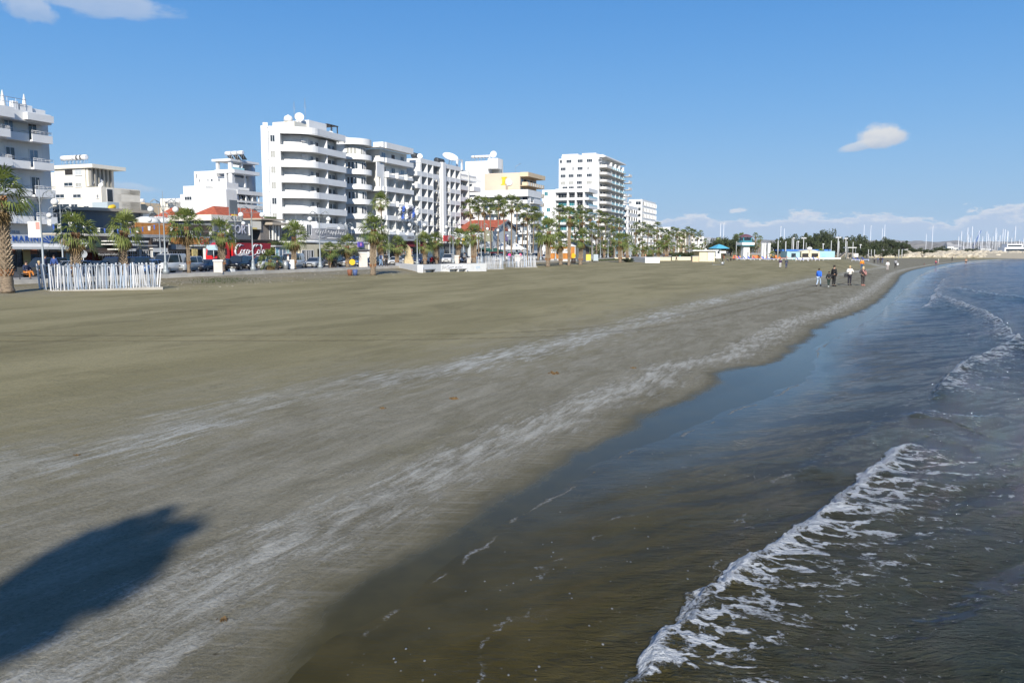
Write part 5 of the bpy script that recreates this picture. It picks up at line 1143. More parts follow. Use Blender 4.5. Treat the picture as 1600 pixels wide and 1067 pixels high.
def teal_and_tower():
    s0 = 263.5; T = cs(920, 300, s0)[0]; B = Bld('teal_glass_block', 'white apartment block with teal glass balconies behind the palms', 'building', s0, T)
    tl = cs(868, 300, s0)[0]; tl2 = cs(846, 300, s0)[0]; e = FS(934, 300, T)[0]; zt = cs(890, 294.8, s0)[1]
    m = MB(); m.box(s0+1.5, T+1.4, 1.3, e-1, tl, zt-0.05); B.part('wall', m, white); m = MB(); m.box(s0+0.6, tl+0.02, 1.3, e-2, tl2, zt-0.2); B.part('wall', m, white)
    m = MB(); m.box(s0, T, zt-1.2, e, tl, zt); B.part('roof_parapet', m, white)
    for p, yy in ((853.5, 303), (857, 328), (853, 340), (855, 354)): t_ = cs(p, yy, s0+0.6)[0]; window(B, s0+0.6, t_, cs(p, yy+3, s0)[1], 1.2, 1.3, CAMF, gl=teal)
    for k in range(8):
        z = zt-1.2-2.62*(k)-1.6; 
        if z < 3: break
        m = MB(); m.box(s0, T, z-0.95, e, T+0.14, z-0.15); m.box(s0, T+0.14, z-0.95, s0+0.14, tl, z-0.15); m.box(s0+0.14, T+0.14, z-0.95, e, tl-0.02, z-0.8); o = B.part('balcony', m, white)
        g = MB(); g.box(s0+0.3, T+0.02, z-0.14, e, T+0.06, z+0.35); g.build('glass_balustrade', tealr, o)
        for i in range(3):
            ta = T+2.6+i*(tl-T-3.2)/3+1
            window(B, s0+1.5, ta+0.3, z-0.75, 3.0, 2.0, CAMF, 'balcony_door', gl=(teal, glass, teal)[(i+k) % 3] if k else glass, fr=frame_w, mull=2)
            m = MB(); m.box(s0+0.15, ta-2.15, z-0.79, s0+1.48, ta-1.6, z+1.64); B.part('column', m, white)
        for i in range(3): window(B, s0+3.2+i*3.2, T+1.4, z-0.75, 1.6, 1.9, SEA, 'balcony_door', gl=(glass, teal)[i % 2])
    # tall block
    s0 = 299; T = cs(942, 300, s0)[0]; B = Bld('tall_block', 'tallest white block with round-ended balconies rising above the palms', 'building', s0, T)
    tl = cs(873, 300, s0)[0]; zt = cs(942, 241.5, s0)[1]; e = FS(974, 258, T)[0]; Z = lambda y: cs(900, y, s0)[1]
    m = MB(); m.box(s0, T+1.5, 1.3, e, tl, Z(247.5)); B.part('wall', m, white)
    m = MB(); m.box(s0+0.02, T, Z(247.4)+0.0, e+0.3, cs(877, 300, s0)[0], zt); B.part('wall', m, white)
    m = MB(); m.box(s0+0.3, cs(931, 240, s0)[0], zt+0.01, s0+6, cs(909, 240, s0)[0], zt+0.7); m.box(s0+0.2, cs(903, 240, s0)[0], zt+0.01, s0+6, cs(878, 240, s0)[0], zt+0.6); B.part('roof_house', m, white)
    m = MB(); m.box(s0-0.2, T-0.9, zt-0.9, e+1, T-0.02, zt-0.5); B.part('canopy_slab', m, white)
    rowsW = [(252.3, (876.5, 0.9), (889, 2.0), (906.5, 2.0), (921, 2.1), (937.5, 1.3)), (264, (880, 2.0), (895.5, 0.5), (906.5, 2.0), (919, 0.5)), (275, (880, 2.0), (892.5, 2.0), (905.5, 2.0), (921, 2.0)), (286, (880, 2.0), (892.5, 2.0), (905.5, 2.0), (921, 2.0)), (294, (883, 2.0), (893, 2.0), (906, 2.0))]
    for ri, row in enumerate(rowsW):
        for ci, (p, w) in enumerate(row[1:]):
            window(B, s0-0.01, cs(p, 260, s0)[0], Z(row[0])-0.5, w, 1.15, CAMF, gl=curtain if (ri == 3 and ci != 2) else glass, fr=frame_w, mull=2 if w > 1 else 0, sill=True)
    for k in range(14):
        z = Z(260)+0.2-k*2.62; 
        if z < 2.5: break
        a = T-1.3
        end = [(s0+1.6-2.2*math.sin(q), T+0.25-1.55*math.cos(q)) for q in (math.pi*i/10 for i in range(11))] if k else []
        if k:
            ol = [(s0+8.5, a)]+end; m = MB(); strip(m, ol[::-1], [(p[0]+0.0, p[1]+0.0) for p in off_poly(ol[::-1], 0.15)], z-0.95, z); m.prism(ol[::-1]+[(s0+8.5, T+1.45)], z-0.95, z-0.8); B.part('round_balcony', m, mat('warm_white_render', (0.78, 0.75, 0.69), 0.8))
        else:
            m = MB(); m.box(s0, a, z-0.95, s0+8.5, a+0.15, z); m.box(s0, a+0.15, z-0.95, s0+8.5, T+1.45, z-0.8); m.box(s0, a+0.15, z-0.8, s0+0.15, T+1.4, z); B.part('round_balcony', m, mat('warm_white_render', None))
        m = MB(); m.box(s0+8.52, a, z-0.95, e, T+1.48, z-0.8); o = B.part('balcony_slab', m, mat('warm_white_render', None))
        for i in range(8): x = s0+9+i*(e-s0-9)/8; MB().box(x, a, z-0.79, x+1.5, a+0.12, z).build('panel', tealr, o)
        m = MB(); x = e; m.box(x+0.02, a-1.2, z-1.7, x+5, a-1.0, z-0.75); m.box(x+0.02, a-1.0, z-1.7, x+5, T+1.4, z-1.55); B.part('end_balcony', m, mat('warm_white_render', None))
        for i in range(7): window(B, s0+3+i*4.6, T+1.49, z-0.75, 3.0, 1.9, SEA, 'balcony_door', gl=(glass, interior)[i % 2], mull=1, fr=frame_w)
        for i in range(4): x = s0+10+i*6.5; B.part('fin_wall', MB().box(x, T-0.8, z-0.78, x+0.25, T+1.45, z+1.66), white)
    # two white blocks further along
    for nm, lab, s0, pc, pe, ytop, nrow, ncol, pl in (('office_block', 'white block with rows of square deep windows right of the tallest block', 352, 981, 1006, 322, 5, 7, 976), ('slab_block', 'furthest white slab block with many tiny windows, right end of the row', 372, 1003, 1024, 312.5, 8, 9, 984)):
        T = cs(pc, 350, s0)[0]; B = Bld(nm, lab, 'building', s0, T); zt = cs(pc, ytop-1, s0)[1]; e = FS(pe, 350, T)[0]; tl = cs(pl, 350, s0)[0]
        m = MB(); m.box(s0, T, 1.3, e, max(tl, T+6), zt); B.part('wall', m, white)
        if nm == 'office_block': m = MB(); m.box(s0+1, T+1.5, zt, s0+5, T+7, zt+5); B.part('roof_house', m, white)
        P_ = 3.2 if ncol == 7 else 2.7
        for r_ in range(nrow):
            for c_ in range(ncol):
                x = s0+(e-s0)*(c_+0.6)/ncol; z = zt-P_*(r_+1)+0.2
                m = MB(); w = (e-s0)/ncol*0.28
                window(B, x, T, z, 2*w, 1.5, SEA, gl=interior, fr=white, mull=0)
                B.part('fin_wall', MB().box(x+w+0.05, T-0.5, z-0.2, x+w+0.4, T-0.02, z+1.6), white)
            window(B, s0, T+1.8, zt-P_*(r_+1)+0.3, 2.4, 1.5, CAMF, gl=glass, fr=white)
    # low distant hotels glimpsed between the palms
    for i, (px0, px1, y, s0) in enumerate(((1024, 1048, 355, 430), (1050, 1072, 362, 450), (1074, 1100, 370, 470), (1086, 1112, 384, 420))):
        T = cs(px1, y, s0)[0]; B = Bld('distant_hotel', ('far white hotel behind palms, nearest to the slab block', 'far white hotel, second beyond the slab block', 'far low white hotel above the hedge', 'lowest far white building near the cream pavilion')[i], 'building', s0, T, 1.3, 'far white hotels between the palms')
        o, q = boxes_cam(B, 'wall', (white, cream, white, white)[i], s0, px0, px1, y, 395, 30)
        for r_ in range(int((q[3]-2)/3)):
            for c_ in range(3): window(B, s0, q[0]+1.5+c_*2.6, q[3]-2.6-3*r_, 1.6, 1.4, CAMF)
            for c_ in range(5): window(B, s0+3+c_*5, q[0], q[3]-2.6-3*r_, 2.4, 1.4, SEA)
teal_and_tower()

def roofs_and_midrow():
    # red tiled houses between the white house and the tower hotel
    def hip(B, s0, s1, t0, t1, z0, z1, lab=None):
        cs0, cs1 = s0+(t1-t0)*0.42, s1-(t1-t0)*0.42; tm = (t0+t1)/2
        if cs1 < cs0: cs0 = cs1 = (s0+s1)/2
        m = MB(); a, b, c, d = (s0, t0, z0), (s1, t0, z0), (s1, t1, z0), (s0, t1, z0); e, f = (cs0, tm, z1), (cs1, tm, z1)
        m.quad(a, b, f, e); m.tri(b, c, f); m.quad(c, d, e, f); m.tri(d, a, e); m.quad(d, c, b, a); return B.part('roof', m, red_tile)
    t = 96; a, z = FS(278, 350, t); b = FS(334, 350, t)[0]
    B = Bld('tiled_house', 'low house with a red tiled roof behind the brown timber boards', 'house', a, t); zt = FS(305, 337, t+3)[1]
    m = MB(); m.box(a+0.4, t+0.4, 1.3, b-0.4, t+7.6, z); B.part('wall', m, white2); hip(B, a, b, t, t+8, z, zt+1.2)
    dn = FS(320, 343, 92); B.part('white_vault', MB().lathe([(2.2, 0), (2.0, 0.7), (1.2, 1.3), (0.1, 1.5)], 14, (dn[0], 92, dn[1]-1.4)), canvas)
    t = 95; a, z = FS(344, 344, t); b = FS(444, 346, t)[0]
    B = Bld('tiled_house', 'long low house with a red tiled roof left of the tall hotel', 'house', a, t); 
    m = MB(); m.box(a+0.4, t+0.4, 1.3, b-0.4, t+8.6, z); B.part('wall', m, cream); hip(B, a, b, t, t+9, z, FS(380, 325, t+4)[1])
    # CLUB parapet and grey box with white letters
    t = 85; a, z0 = FS(335, 373, t); b, z1 = FS(391, 345, t)
    B = Bld('club_building', 'grey box building with big white letters and a cream CLUB parapet', 'building', a, t)
    m = MB(); m.box(a, t, 1.3, b, t+8, z1); B.part('wall', m, mat('slate_panel', (0.16, 0.175, 0.185), 0.6, var=0.1))
    m = MB(); m.box(a-0.6, t-0.1, FS(360, 346, t)[1], b-2, t+8, FS(360, 337, t)[1]); B.part('parapet', m, mat('ochre_render', None) if False else cream)
    B.put('club_lettering', textmesh('club_lettering', 'CLUB', 0.8, greyw, 0.02, space=1.7), FS(369, 341, t)[0], t-0.16, FS(369, 341, t)[1])
    B.put('lettering', textmesh('lettering', 'ESCORT', 1.9, mat('pale_lilac_letter', (0.62, 0.62, 0.70), 0.5), 0.04, space=1.0), FS(368, 358, t)[0], t-0.08, FS(368, 359, t)[1])
    m = MB(); m.box(FS(388, 360, t)[0], t-0.25, FS(388, 368, t)[1], FS(389.3, 360, t)[0], t-0.02, FS(388, 350, t)[1]); B.part('light_strip', m, canvas)
    q = FS(386, 336, 83); o = thing('billboard', 'small grey billboard with a yellow panel above the grey box building', 'billboard', W(q[0], 85.5, z1), TH)
    m = MB(); m.box(-0.9, -0.1, 0.9, 0.9, 0.1, 3.0); link('board', m.mesh('board', mat('slate_panel', None)), o); m = MB(); m.box(-0.5, -0.14, 0.3, 0.5, -0.02, 0.85); link('panel', m.mesh('panel', yellowm), o); m = MB(); [m.tube([(x, 0.15, 0), (x, 0.15, 2.6)], 0.06, 5) for x in (-0.8, 0.8)]; link('frame', m.mesh('frame', metal), o)
    # modern house with flat roof slabs
    t = 85; a = FS(392, 360, t)[0]; b = FS(442, 360, t)[0]; Z = lambda y, p=415: FS(p, y, t)[1]
    B = Bld('modern_house', 'flat-roofed taupe house with projecting slabs left of the tall hotel', 'house', a, t)
    c_ = FS(409, 360, t)[0]; d_ = FS(420, 360, t)[0]
    m = MB(); m.box(a+0.1, t, Z(359), c_-0.1, t+6, Z(346.5)); B.part('wall', m, cream); m = MB(); m.box(a+0.1, t+2, 1.3, c_-0.1, t+6, Z(360)); B.part('dark_opening', m, interior)
    m = MB(); m.box(a+0.3, t-0.03, Z(359), c_-1.2, t-0.005, Z(356.5)); B.part('sign_strip', m, mat('pale_yellow_strip', (0.75, 0.6, 0.2), 0.6))
    m = MB(); m.box(c_, t+0.3, 1.3, b, t+7, Z(345)); B.part('wall', m, mat('taupe_wall', (0.26, 0.23, 0.205), 0.8, var=0.12)); m = MB(); m.box(d_-1.0, t-1.5, Z(351.5), b+0.4, t+0.28, Z(347.5)); m.box(c_-0.5, t-0.4, Z(344), b, t+7.4, Z(341.5)); B.part('roof_slab', m, mat('beige_concrete', None))
    for i, p in enumerate((423, 427, 432)): B.part('column', MB().box(FS(p, 360, t)[0]-0.1, t-0.5, Z(375), FS(p, 360, t)[0]+0.12, t-0.25, Z(352)), canvas)
    window(B, FS(430, 360, t)[0], t+0.3, Z(374), 2.4, 2.2, SEA)
    m = MB(); m.box(FS(424, 350, t)[0], t+1, Z(341.4), FS(440, 350, t)[0], t+1.4, Z(337.5)); B.part('planter', m, mat('moss', (0.10, 0.13, 0.05), 0.9, var=0.5, vscale=4))
    # glass pavilion and low cream restaurant in front of the tower hotel
    t = 78; a, b = FS(431, 395, t)[0], FS(467, 395, t)[0]; B = Bld('glass_pavilion', 'glass-sided pavilion with a flat grey roof right of the red truck', 'pavilion', a, t); Z = lambda y, p=450: FS(p, y, t)[1]
    m = MB(); m.box(a, t, Z(386), b, t+4, Z(383.5)); B.part('roof', m, mat('zinc_roof', None)); m = MB(); m.box(a+0.2, t+2, 1.3, b-0.2, t+4, Z(386.2)); B.part('wall', m, interior)
    for i in range(6): window(B, a+0.7+i*(b-a-0.4)/6, t+0.3, 1.4, (b-a)/6-0.1, Z(386.2)-1.5, SEA, 'glazed_panel', gl=tealr if i % 3 == 0 else glassb, fr=frame_w, mull=0)
    t = 77; a, b, c_ = FS(468, 395, t)[0], FS(477, 395, t)[0], FS(576, 395, t)[0]; Z = lambda y, p=500: FS(p, y, t)[1]
    B = Bld('low_restaurant', 'low cream restaurant with a white parapet in front of the tall hotel', 'restaurant', a, t)
    m = MB(); m.box(a, t, 1.3, FS(496, 395, t)[0], t+5, Z(382)); m.box(FS(496, 395, t)[0]+0.01, t, Z(389), c_, t+5, Z(379)); m.box(FS(496, 395, t)[0]+0.01, t+2.2, 1.3, c_, t+5, Z(389.1)); B.part('wall', m, mat('warm_cream', (0.76, 0.67, 0.47), 0.8, var=0.08))
    m = MB(); m.box(b, t-0.15, Z(379.5), c_+0.5, t+5, Z(377)); m.box(c_, t-0.15, 1.3, c_+0.5, t+5, Z(379.5)); B.part('parapet', m, white)
    m = MB(); m.box(FS(505, 390, t)[0], t-2.4, Z(391.5), FS(560, 390, t)[0], t-0.02, Z(390)); B.part('awning', m, greyc); m = MB(); m.box(FS(505, 390, t)[0], t-2.41, Z(393.5), FS(560, 390, t)[0], t-2.36, Z(391.5)); B.part('valance', m, woodb)
    for i, p in enumerate((475, 481, 486, 530, 540, 549)): window(B, FS(p, 395, t)[0], t+(0 if p < 495 else 2.2), 1.6, 1.3, 1.8, SEA, gl=glass, fr=frame_w)
    q = FS(562, 382, t-0.1); B.part('blue_sign', MB().box(q[0]-0.9, t-0.35, q[1]-0.45, q[0]+0.9, t-0.2, q[1]+0.45), mat('violet_sign', (0.16, 0.12, 0.55), 0.5)); B.part('sign_mark', MB().box(q[0]-0.25, t-0.4, q[1]-0.25, q[0]+0.25, t-0.36, q[1]+0.25), mat('pink_mark', (0.8, 0.3, 0.6), 0.5))
    for i in range(6): q = FS(474+i*5, 386 if i % 2 else 384.5, t)
    # entrance block with orange pattern behind the monument
    t = 78; a, b = FS(588, 400, t)[0], FS(608, 400, t)[0]; B = Bld('entrance_porch', 'pale entrance porch behind the two walkers', 'porch', a, t); Z = lambda y, p=600: FS(p, y, t)[1]
    m = MB(); m.box(a, t, Z(386), b, t+3, Z(383)); [m.box(x, t, 1.3, x+0.3, t+0.3, Z(386.1)) for x in (a+0.2, (a+b)/2, b-0.5)]; m.box(a+0.5, t+2, 1.3, b-0.5, t+3, Z(386.2)); B.part('frame', m, greyc)
    a, z1 = FS(624.5, 388.5, 76); b, z0 = FS(644.5, 400.5, 76); o = thing('patterned_screen', 'orange and white zigzag patterned screen behind the monument', 'screen', W(a, 76, 1.3), TH)
    m = MB(); m.box(0, 0, z0-1.3, b-a, 0.12, z1-1.3); link('panel', m.mesh('panel', canvas), o); m = MB(); n = 7; om = mat('orange_pattern', (0.80, 0.20, 0.05), 0.6); dx = (b-a)/n; h = (z1-z0)
    for i in range(n):
        for j in range(2): x = i*dx; zz = z0-1.3+h*(0.5*j)+0.08; m.poly([(x+0.05, -0.02, zz), (x+dx*0.5, -0.02, zz), (x+dx*0.95, -0.02, zz+h*0.22), (x+dx*0.5, -0.02, zz+h*0.42), (x+0.05, -0.02, zz+h*0.42), (x+dx*0.45, -0.02, zz+h*0.22)])
    link('zigzag', m.mesh('zigzag', om), o, kind='stuff'); m = MB(); [m.tube([(x, 0.2, 0), (x, 0.2, z1-1.4)], 0.06, 5) for x in (0.2, b-a-0.2)]; link('frame', m.mesh('frame', metal), o)
roofs_and_midrow()
# ------------------------------------------------------------------ palms and trees
def leafmat(name, c1, c2, rough=0.6, sc_=1.2, tr=0.25):
    m = bpy.data.materials.new(name); m.use_nodes = True; t = NT(m.node_tree); b = t.n['Principled BSDF']
    n = t.noise(t.geo(), sc_, 3, 0.6); oi = t.new('ShaderNodeObjectInfo').outputs['Random']
    c = t.mix(t.step(n, 0.35, 0.65), c1, c2); c = t.mix(t.m('MULTIPLY', oi, 0.4), c, c2)
    t.put(b.inputs['Base Color'], c); b.inputs['Roughness'].default_value = rough; b.inputs['Specular IOR Level'].default_value = 0.3
    tl = t.new('ShaderNodeBsdfTranslucent'); t.put(tl.inputs[0], c); ms = t.new('ShaderNodeMixShader'); ms.inputs[0].default_value = tr
    t.l.new(b.outputs[0], ms.inputs[1]); t.l.new(tl.outputs[0], ms.inputs[2]); t.l.new(ms.outputs[0], t.n['Material Output'].inputs[0]); MATS[name] = m; return m
palm_leaf = leafmat('palm_leaf', (0.11, 0.165, 0.036), (0.23, 0.26, 0.075), 0.45)
palm_leaf_dark = leafmat('palm_leaf_dark', (0.08, 0.12, 0.028), (0.17, 0.19, 0.05), 0.45)
dead_leaf = leafmat('dead_palm_leaf', (0.20, 0.13, 0.06), (0.30, 0.21, 0.10), 0.8)
bark = mat('palm_bark', (0.25, 0.19, 0.13), 0.9, var=0.45, vscale=9)
bark_b = mat('palm_boot', (0.36, 0.28, 0.19), 0.9, var=0.4, vscale=7)
bark_r = mat('palm_boot_red', (0.33, 0.16, 0.07), 0.9, var=0.4, vscale=7)
def fan_frond(m, base, az, el, L, r, nb, droop, rr):
    """a petiole and a fan of folded blades"""
    d = Vector((math.cos(az)*math.cos(el), math.sin(az)*math.cos(el), math.sin(el))); tip = base+d*L+Vector((0, 0, -droop*L*0.35))
    side = Vector((-math.sin(az), math.cos(az), 0)); w = side*0.02
    m.quad(base-w, base+w, tip+w, tip-w)
    ax = (tip-base).normalized(); up = side.cross(ax)
    roll = rr.uniform(-0.5, 0.5); sd = side*math.cos(roll)+up*math.sin(roll); up = ax.cross(sd)*-1
    for i in range(nb):
        a = (i/(nb-1)-0.5)*2.5; ll = r*(1-0.22*abs(a)/1.25)*rr.uniform(0.85, 1.08)
        dd = ax*math.cos(a)+sd*math.sin(a); pp = (sd*math.cos(a)-ax*math.sin(a))
        mid = tip+dd*ll*0.58+up*(0.04*ll*(1 if i % 2 else -1)); wd = pp*(0.058*r*8/nb*1.35)
        end = tip+dd*ll+Vector((0, 0, -ll*(0.16+0.3*rr.random())*(1+droop)))
        m.quad(tip, mid-wd, end, mid+wd)
def crown_mesh(name, n, nb, seed, up=0.35, r=0.95, L=0.85, dead=True, mt=None):
    rr = random.Random(seed); m = MB()
    for i in range(n):
        u = (i+0.5)/n; el = R(80)-u**0.9*R(98)+rr.uniform(-.12, .12); az = i*2.399963+rr.uniform(-.25, .25)
        fan_frond(m, Vector((0, 0, 0.1-0.25*u)), az, el, L*rr.uniform(0.8, 1.12), r*rr.uniform(0.85, 1.1), nb, max(0, u*0.9-0.1), rr)
    if dead:
        m.cur = 1
        for i in range(int(n*0.45)): fan_frond(m, Vector((0, 0, -0.35)), i*2.4+rr.uniform(-.3, .3), R(-62)+rr.uniform(-.25, .2), L*0.55, r*0.62, max(4, nb-4), 0.3, rr)
    return m.mesh(name, [mt or palm_leaf, dead_leaf])
def trunk_mesh(name, H, r0, r1, shag, seed, bare=0.18):
    rr = random.Random(seed); m = MB(); n = 10; N = max(6, int(H/0.22))
    lean = rr.uniform(-.04, .04)*H, rr.uniform(-.04, .04)*H
    rad = lambda u: r0+(r1-r0)*u+(0.10*r0 if u < 0.05 else 0)
    cen = lambda u: (lean[0]*u*u, lean[1]*u*u)
    m.rings([[(cen(u)[0]+rad(u)*(1+0.05*math.sin(k*2.1))*math.cos(q), cen(u)[1]+rad(u)*(1+0.05*math.sin(k*2.1))*math.sin(q), H*u) for q in (2*math.pi*j/n for j in range(n))] for k in range(N+1) for u in (k/N,)], True)
    if shag:
        rows = int(H*(1-bare)/0.16)
        for k in range(rows):
            u = bare+(1-bare)*k/rows; c = cen(u); rd = rad(u); m.cur = 2 if (u > 0.86 or abs(u-bare) < 0.05) else 1
            for j in range(11):
                q = 2*math.pi*(j+0.5*(k % 2))/11+rr.uniform(-.1, .1); o = rr.uniform(0.06, 0.17)*shag; w = 0.16
                a = Vector((c[0]+rd*math.cos(q-w), c[1]+rd*math.sin(q-w), H*u)); b = Vector((c[0]+rd*math.cos(q+w), c[1]+rd*math.sin(q+w), H*u))
                t_ = Vector((c[0]+(rd+o)*math.cos(q), c[1]+(rd+o)*math.sin(q), H*u+0.15+rr.uniform(0, .08))); t2 = Vector((c[0]+rd*0.9*math.cos(q), c[1]+rd*0.9*math.sin(q), H*u+0.22))
                m.tri(a, b, t_); m.tri(b, t2, t_); m.tri(t2, a, t_)
    return m.mesh(name, [bark, bark_b, bark_r]), lean
CR_N = [crown_mesh('crown', 31, 13, 100+i, r=1.02) for i in range(4)]
CR_F = [crown_mesh('crown', 22, 8, 200+i, r=1.0) for i in range(4)]
CR_D = [crown_mesh('crown', 19, 8, 300+i, r=0.9, L=0.78, mt=palm_leaf_dark) for i in range(4)]
TR_S = [trunk_mesh('trunk', 5.0, 0.28, 0.21, 1.0, 30+i) for i in range(3)]     # shaggy
TR_L = [trunk_mesh('trunk', 10.0, 0.17, 0.11, 0.0, 40+i) for i in range(3)]    # slender
TR_M = [trunk_mesh('trunk', 7.0, 0.25, 0.19, 0.7, 50+i) for i in range(2)]
_pc = [0]
def palm(p, ytop, diam, label, group, kind='S', far=False, dark=False, wide=1.0):
    """a palm standing at p whose crown tops out at the row ytop"""
    i = _pc[0]; _pc[0] += 1
    q = ray(800+1300*p.x/p.y*math.cos(PITCH), ytop); ztop = HC+q.z*(p.y/q.y)
    cr = diam/2/1.55; H = max(0.5, ztop-p.z-cr*1.45)
    o = thing('palm_tree', label, 'palm tree', p, (i*1.7) % 6.28, group)
    me, lean = {'S': TR_S, 'L': TR_L, 'M': TR_M}[kind][i % (3 if kind != 'M' else 2)]; H0 = {'S': 5.0, 'L': 10.0, 'M': 7.0}[kind]
    link('trunk', me, o, scale=(wide, wide, H/H0)); c = (CR_D if dark else CR_F if far else CR_N)[i % 4]
    link('crown', c, o, (lean[0]*wide, lean[1]*wide, H), (i*2.3) % 6.28, scale=(cr, cr, cr)); return o
def onT(px, t, z=1.36):
    if t < 66: t -= 3.5
    S = FS(px, 400, t)[0]; return W(S, t, z)
def onsand(px, py):
    z = 0.9
    for _ in range(6): p = P(px, py, z); z = gz(p.x, p.y)
    return Vector((p.x, p.y, z-0.03))
def palms():
    near = [(12, 462, 262, 3.5, 1.45, 'huge shaggy-trunked palm at the left edge with its crown cut by the frame'), (583, 431, 335, 3.3, 1.0, 'shaggy palm standing alone on the sand right of the twin bins'),
            (856, 417, 340, 4.6, 1.2, 'thick-trunked palm at the left corner of the orange kiosk'), (876, 414, 362, 3.6, 1.15, 'thick-trunked palm before the middle of the orange kiosk'), (889, 415, 322, 3.6, 1.0, 'tall palm on the sand at the right part of the orange kiosk'),
            (907, 414, 358, 3.6, 1.2, 'thick-trunked palm right of the orange kiosk'), (969, 410.5, 364, 3.8, 1.2, 'thick palm on the beach edge beside the low bush'), (980, 407.5, 364, 3.8, 1.1, 'thick palm behind the low bush at the beach edge'),
            (1004, 406, 376, 3.2, 1.0, 'palm behind the white slanted wall block'), (1029, 407, 377, 3.6, 1.1, 'palm left of the two dark standing figures'), (1042, 405, 367, 3.8, 1.3, 'stout palm just right of the two dark standing figures'), (1037.5, 405, 371, 3.4, 1.1, 'stout palm behind the two dark standing figures')]
    for px, by, ty, dm, wd, lab in near:
        p = onsand(px, by); palm(p, ty, dm, lab, 'palms at the edge of the sand', 'M' if ty < 330 else 'S', wide=wd)
    row = [(118, 330, 3.5, 'palm behind the striped fence, before the beige shop'), (191, 331, 3.3, 'palm behind the striped fence, before the brown cafe'), (294, 325, 3.6, 'palm beside the silver car, before the round red logo'), (346, 341, 3.0, 'palm behind the cream pillar, left of the red truck'),
           (420, 388, 2.6, 'short young palm in front of the red trailer'), (459, 347, 3.4, 'palm before the white van, right of the red truck'), (515, 378, 2.3, 'small slim palm right of the silver hatchback'), (543, 366, 3.0, 'palm left of the cream pillar by the low restaurant'),
           (620, 368, 2.9, 'palm left of the sandstone monument'), (664, 363, 3.3, 'palm right of the lamp post by the monument'), (682, 362, 3.0, 'pale green palm left of the white off-roader'), (716, 356, 3.4, 'palm above the parked motorbikes'), (741, 350, 3.8, 'thick palm at the right end of the scribbled wall')]
    for px, ty, dm, lab in row:
        t = 57.5 if px not in (741,) else 57
        wd = {118: 1.15, 191: 1.1, 741: 1.3, 346: 1.1}.get(px, 0.85 if px > 250 else 1)
        if px in (294, 420, 515): wd *= 0.7
        palm(onT(px, t), ty, dm, lab, 'palms along the promenade', 'S', wide=wd)
    palm(onT(598, 76), 300, 3.8, 'tall slender palm rising before the round-bay hotel', 'tall palms beyond the road', 'L')
    palm(onT(596, 64), 362, 3.2, 'palm directly behind the lone palm on the sand', 'palms along the promenade', 'S')
    tall = [(737, 307, 62), (748, 303, 70), (758, 306, 63), (767, 308, 70), (778, 302, 66), (789, 309, 62), (799, 302, 60), (807, 306, 70), (824, 316, 60), (833, 320, 66), (841, 330, 58), (816, 330, 72)]
    for i, (px, ty, t) in enumerate(tall): palm(onT(px, t), ty, 4.3, f'tall slender palm of the cluster by the gabled house, {ORD[i]} placed', 'tall palm cluster by the gabled house', 'L', dark=True)
    mid = [(873, 317, 62), (904, 319, 64), (911, 327, 60), (922, 325, 66), (934, 326, 62), (946, 330, 66), (954, 335, 60), (966, 338, 63), (925, 345, 57), (932, 349, 58), (899, 345, 62), (942, 352, 60), (960, 356, 58)]
    mid.sort()
    for i, (px, ty, t) in enumerate(mid): palm(onT(px, t), ty, 4.6, f'tall palm before the teal glass block and tallest block, {ORD[i]} from the left', 'tall palms before the tallest block', 'L', dark=True, wide=1.25)
    small = [(845, 362, 57), (864, 368, 60), (893, 372, 58), (917, 384, 59), (924, 378, 60), (931, 384, 61), (938, 380, 60), (944, 375, 58), (952, 384, 60), (958, 378, 60), (974, 380, 62), (989, 382, 60), (995, 385, 58), (916, 392, 56)]
    small.sort()
    for i, (px, ty, t) in enumerate(small): palm(onT(px, t), ty, 3.2, f'short palm in the planted strip behind the kiosk, {ORD[i]} from the left', 'short palms behind the kiosk', 'S', far=True, wide=0.9)
    far1 = [(992, 345), (1004, 345), (1011, 349), (1017, 352), (1026, 345), (1033, 355), (1039, 356), (1051, 353), (1058, 355), (1066, 357), (1074, 353), (1084, 357), (1094, 359), (1089, 362), (1046, 360), (1062, 362), (1070, 357), (1079, 356), (999, 356), (1021, 362)]
    far1.sort()
    for i, (px, ty) in enumerate(far1): palm(onT(px, 60+(i*37 % 11)), ty, 5.0, f'distant tall palm right of the slab block, {ORD[i]} from the left', 'distant tall palms right of the slab block', 'L', dark=True, wide=1.3)
    far2 = [(1013, 394), (1053, 378), (1064, 374), (1072, 382), (1082, 379), (1087, 385), (1096, 380), (1101, 372), (1048, 384), (1092, 388), (1020, 382), (1008, 384)]
    far2.sort()
    for i, (px, ty) in enumerate(far2): palm(onT(px, 56+(i*29 % 8)), ty, 3.8, f'low distant palm over the hedge, {ORD[i]} from the left', 'low distant palms over the hedge', 'S', far=True)
    far3 = [(1122, 371), (1133, 376), (1143, 374), (1150, 365), (1157, 363), (1180, 363), (1187, 368), (1184, 376), (1128, 392), (1151, 388), (1201, 384), (1173, 372), (1119, 388)]
    far3.sort()
    for i, (px, ty) in enumerate(far3): palm(onT(px, 42+(i*31 % 7), 1.1), ty, 4.6, f'palm round the lifeguard tower, {ORD[i]} from the left', 'palms round the lifeguard tower', 'S', far=True)
    for px, ty, l in ((1252, 396, 'small palm left of the cream beach bar'), (1282, 388, 'small palm right of the cream beach bar'), (1206, 392, 'small palm right of the white columns')): palm(P(px, 404, 1.0), ty, 2.6, l, 'small palms by the beach bar', 'S', far=True, wide=0.6)
palms()

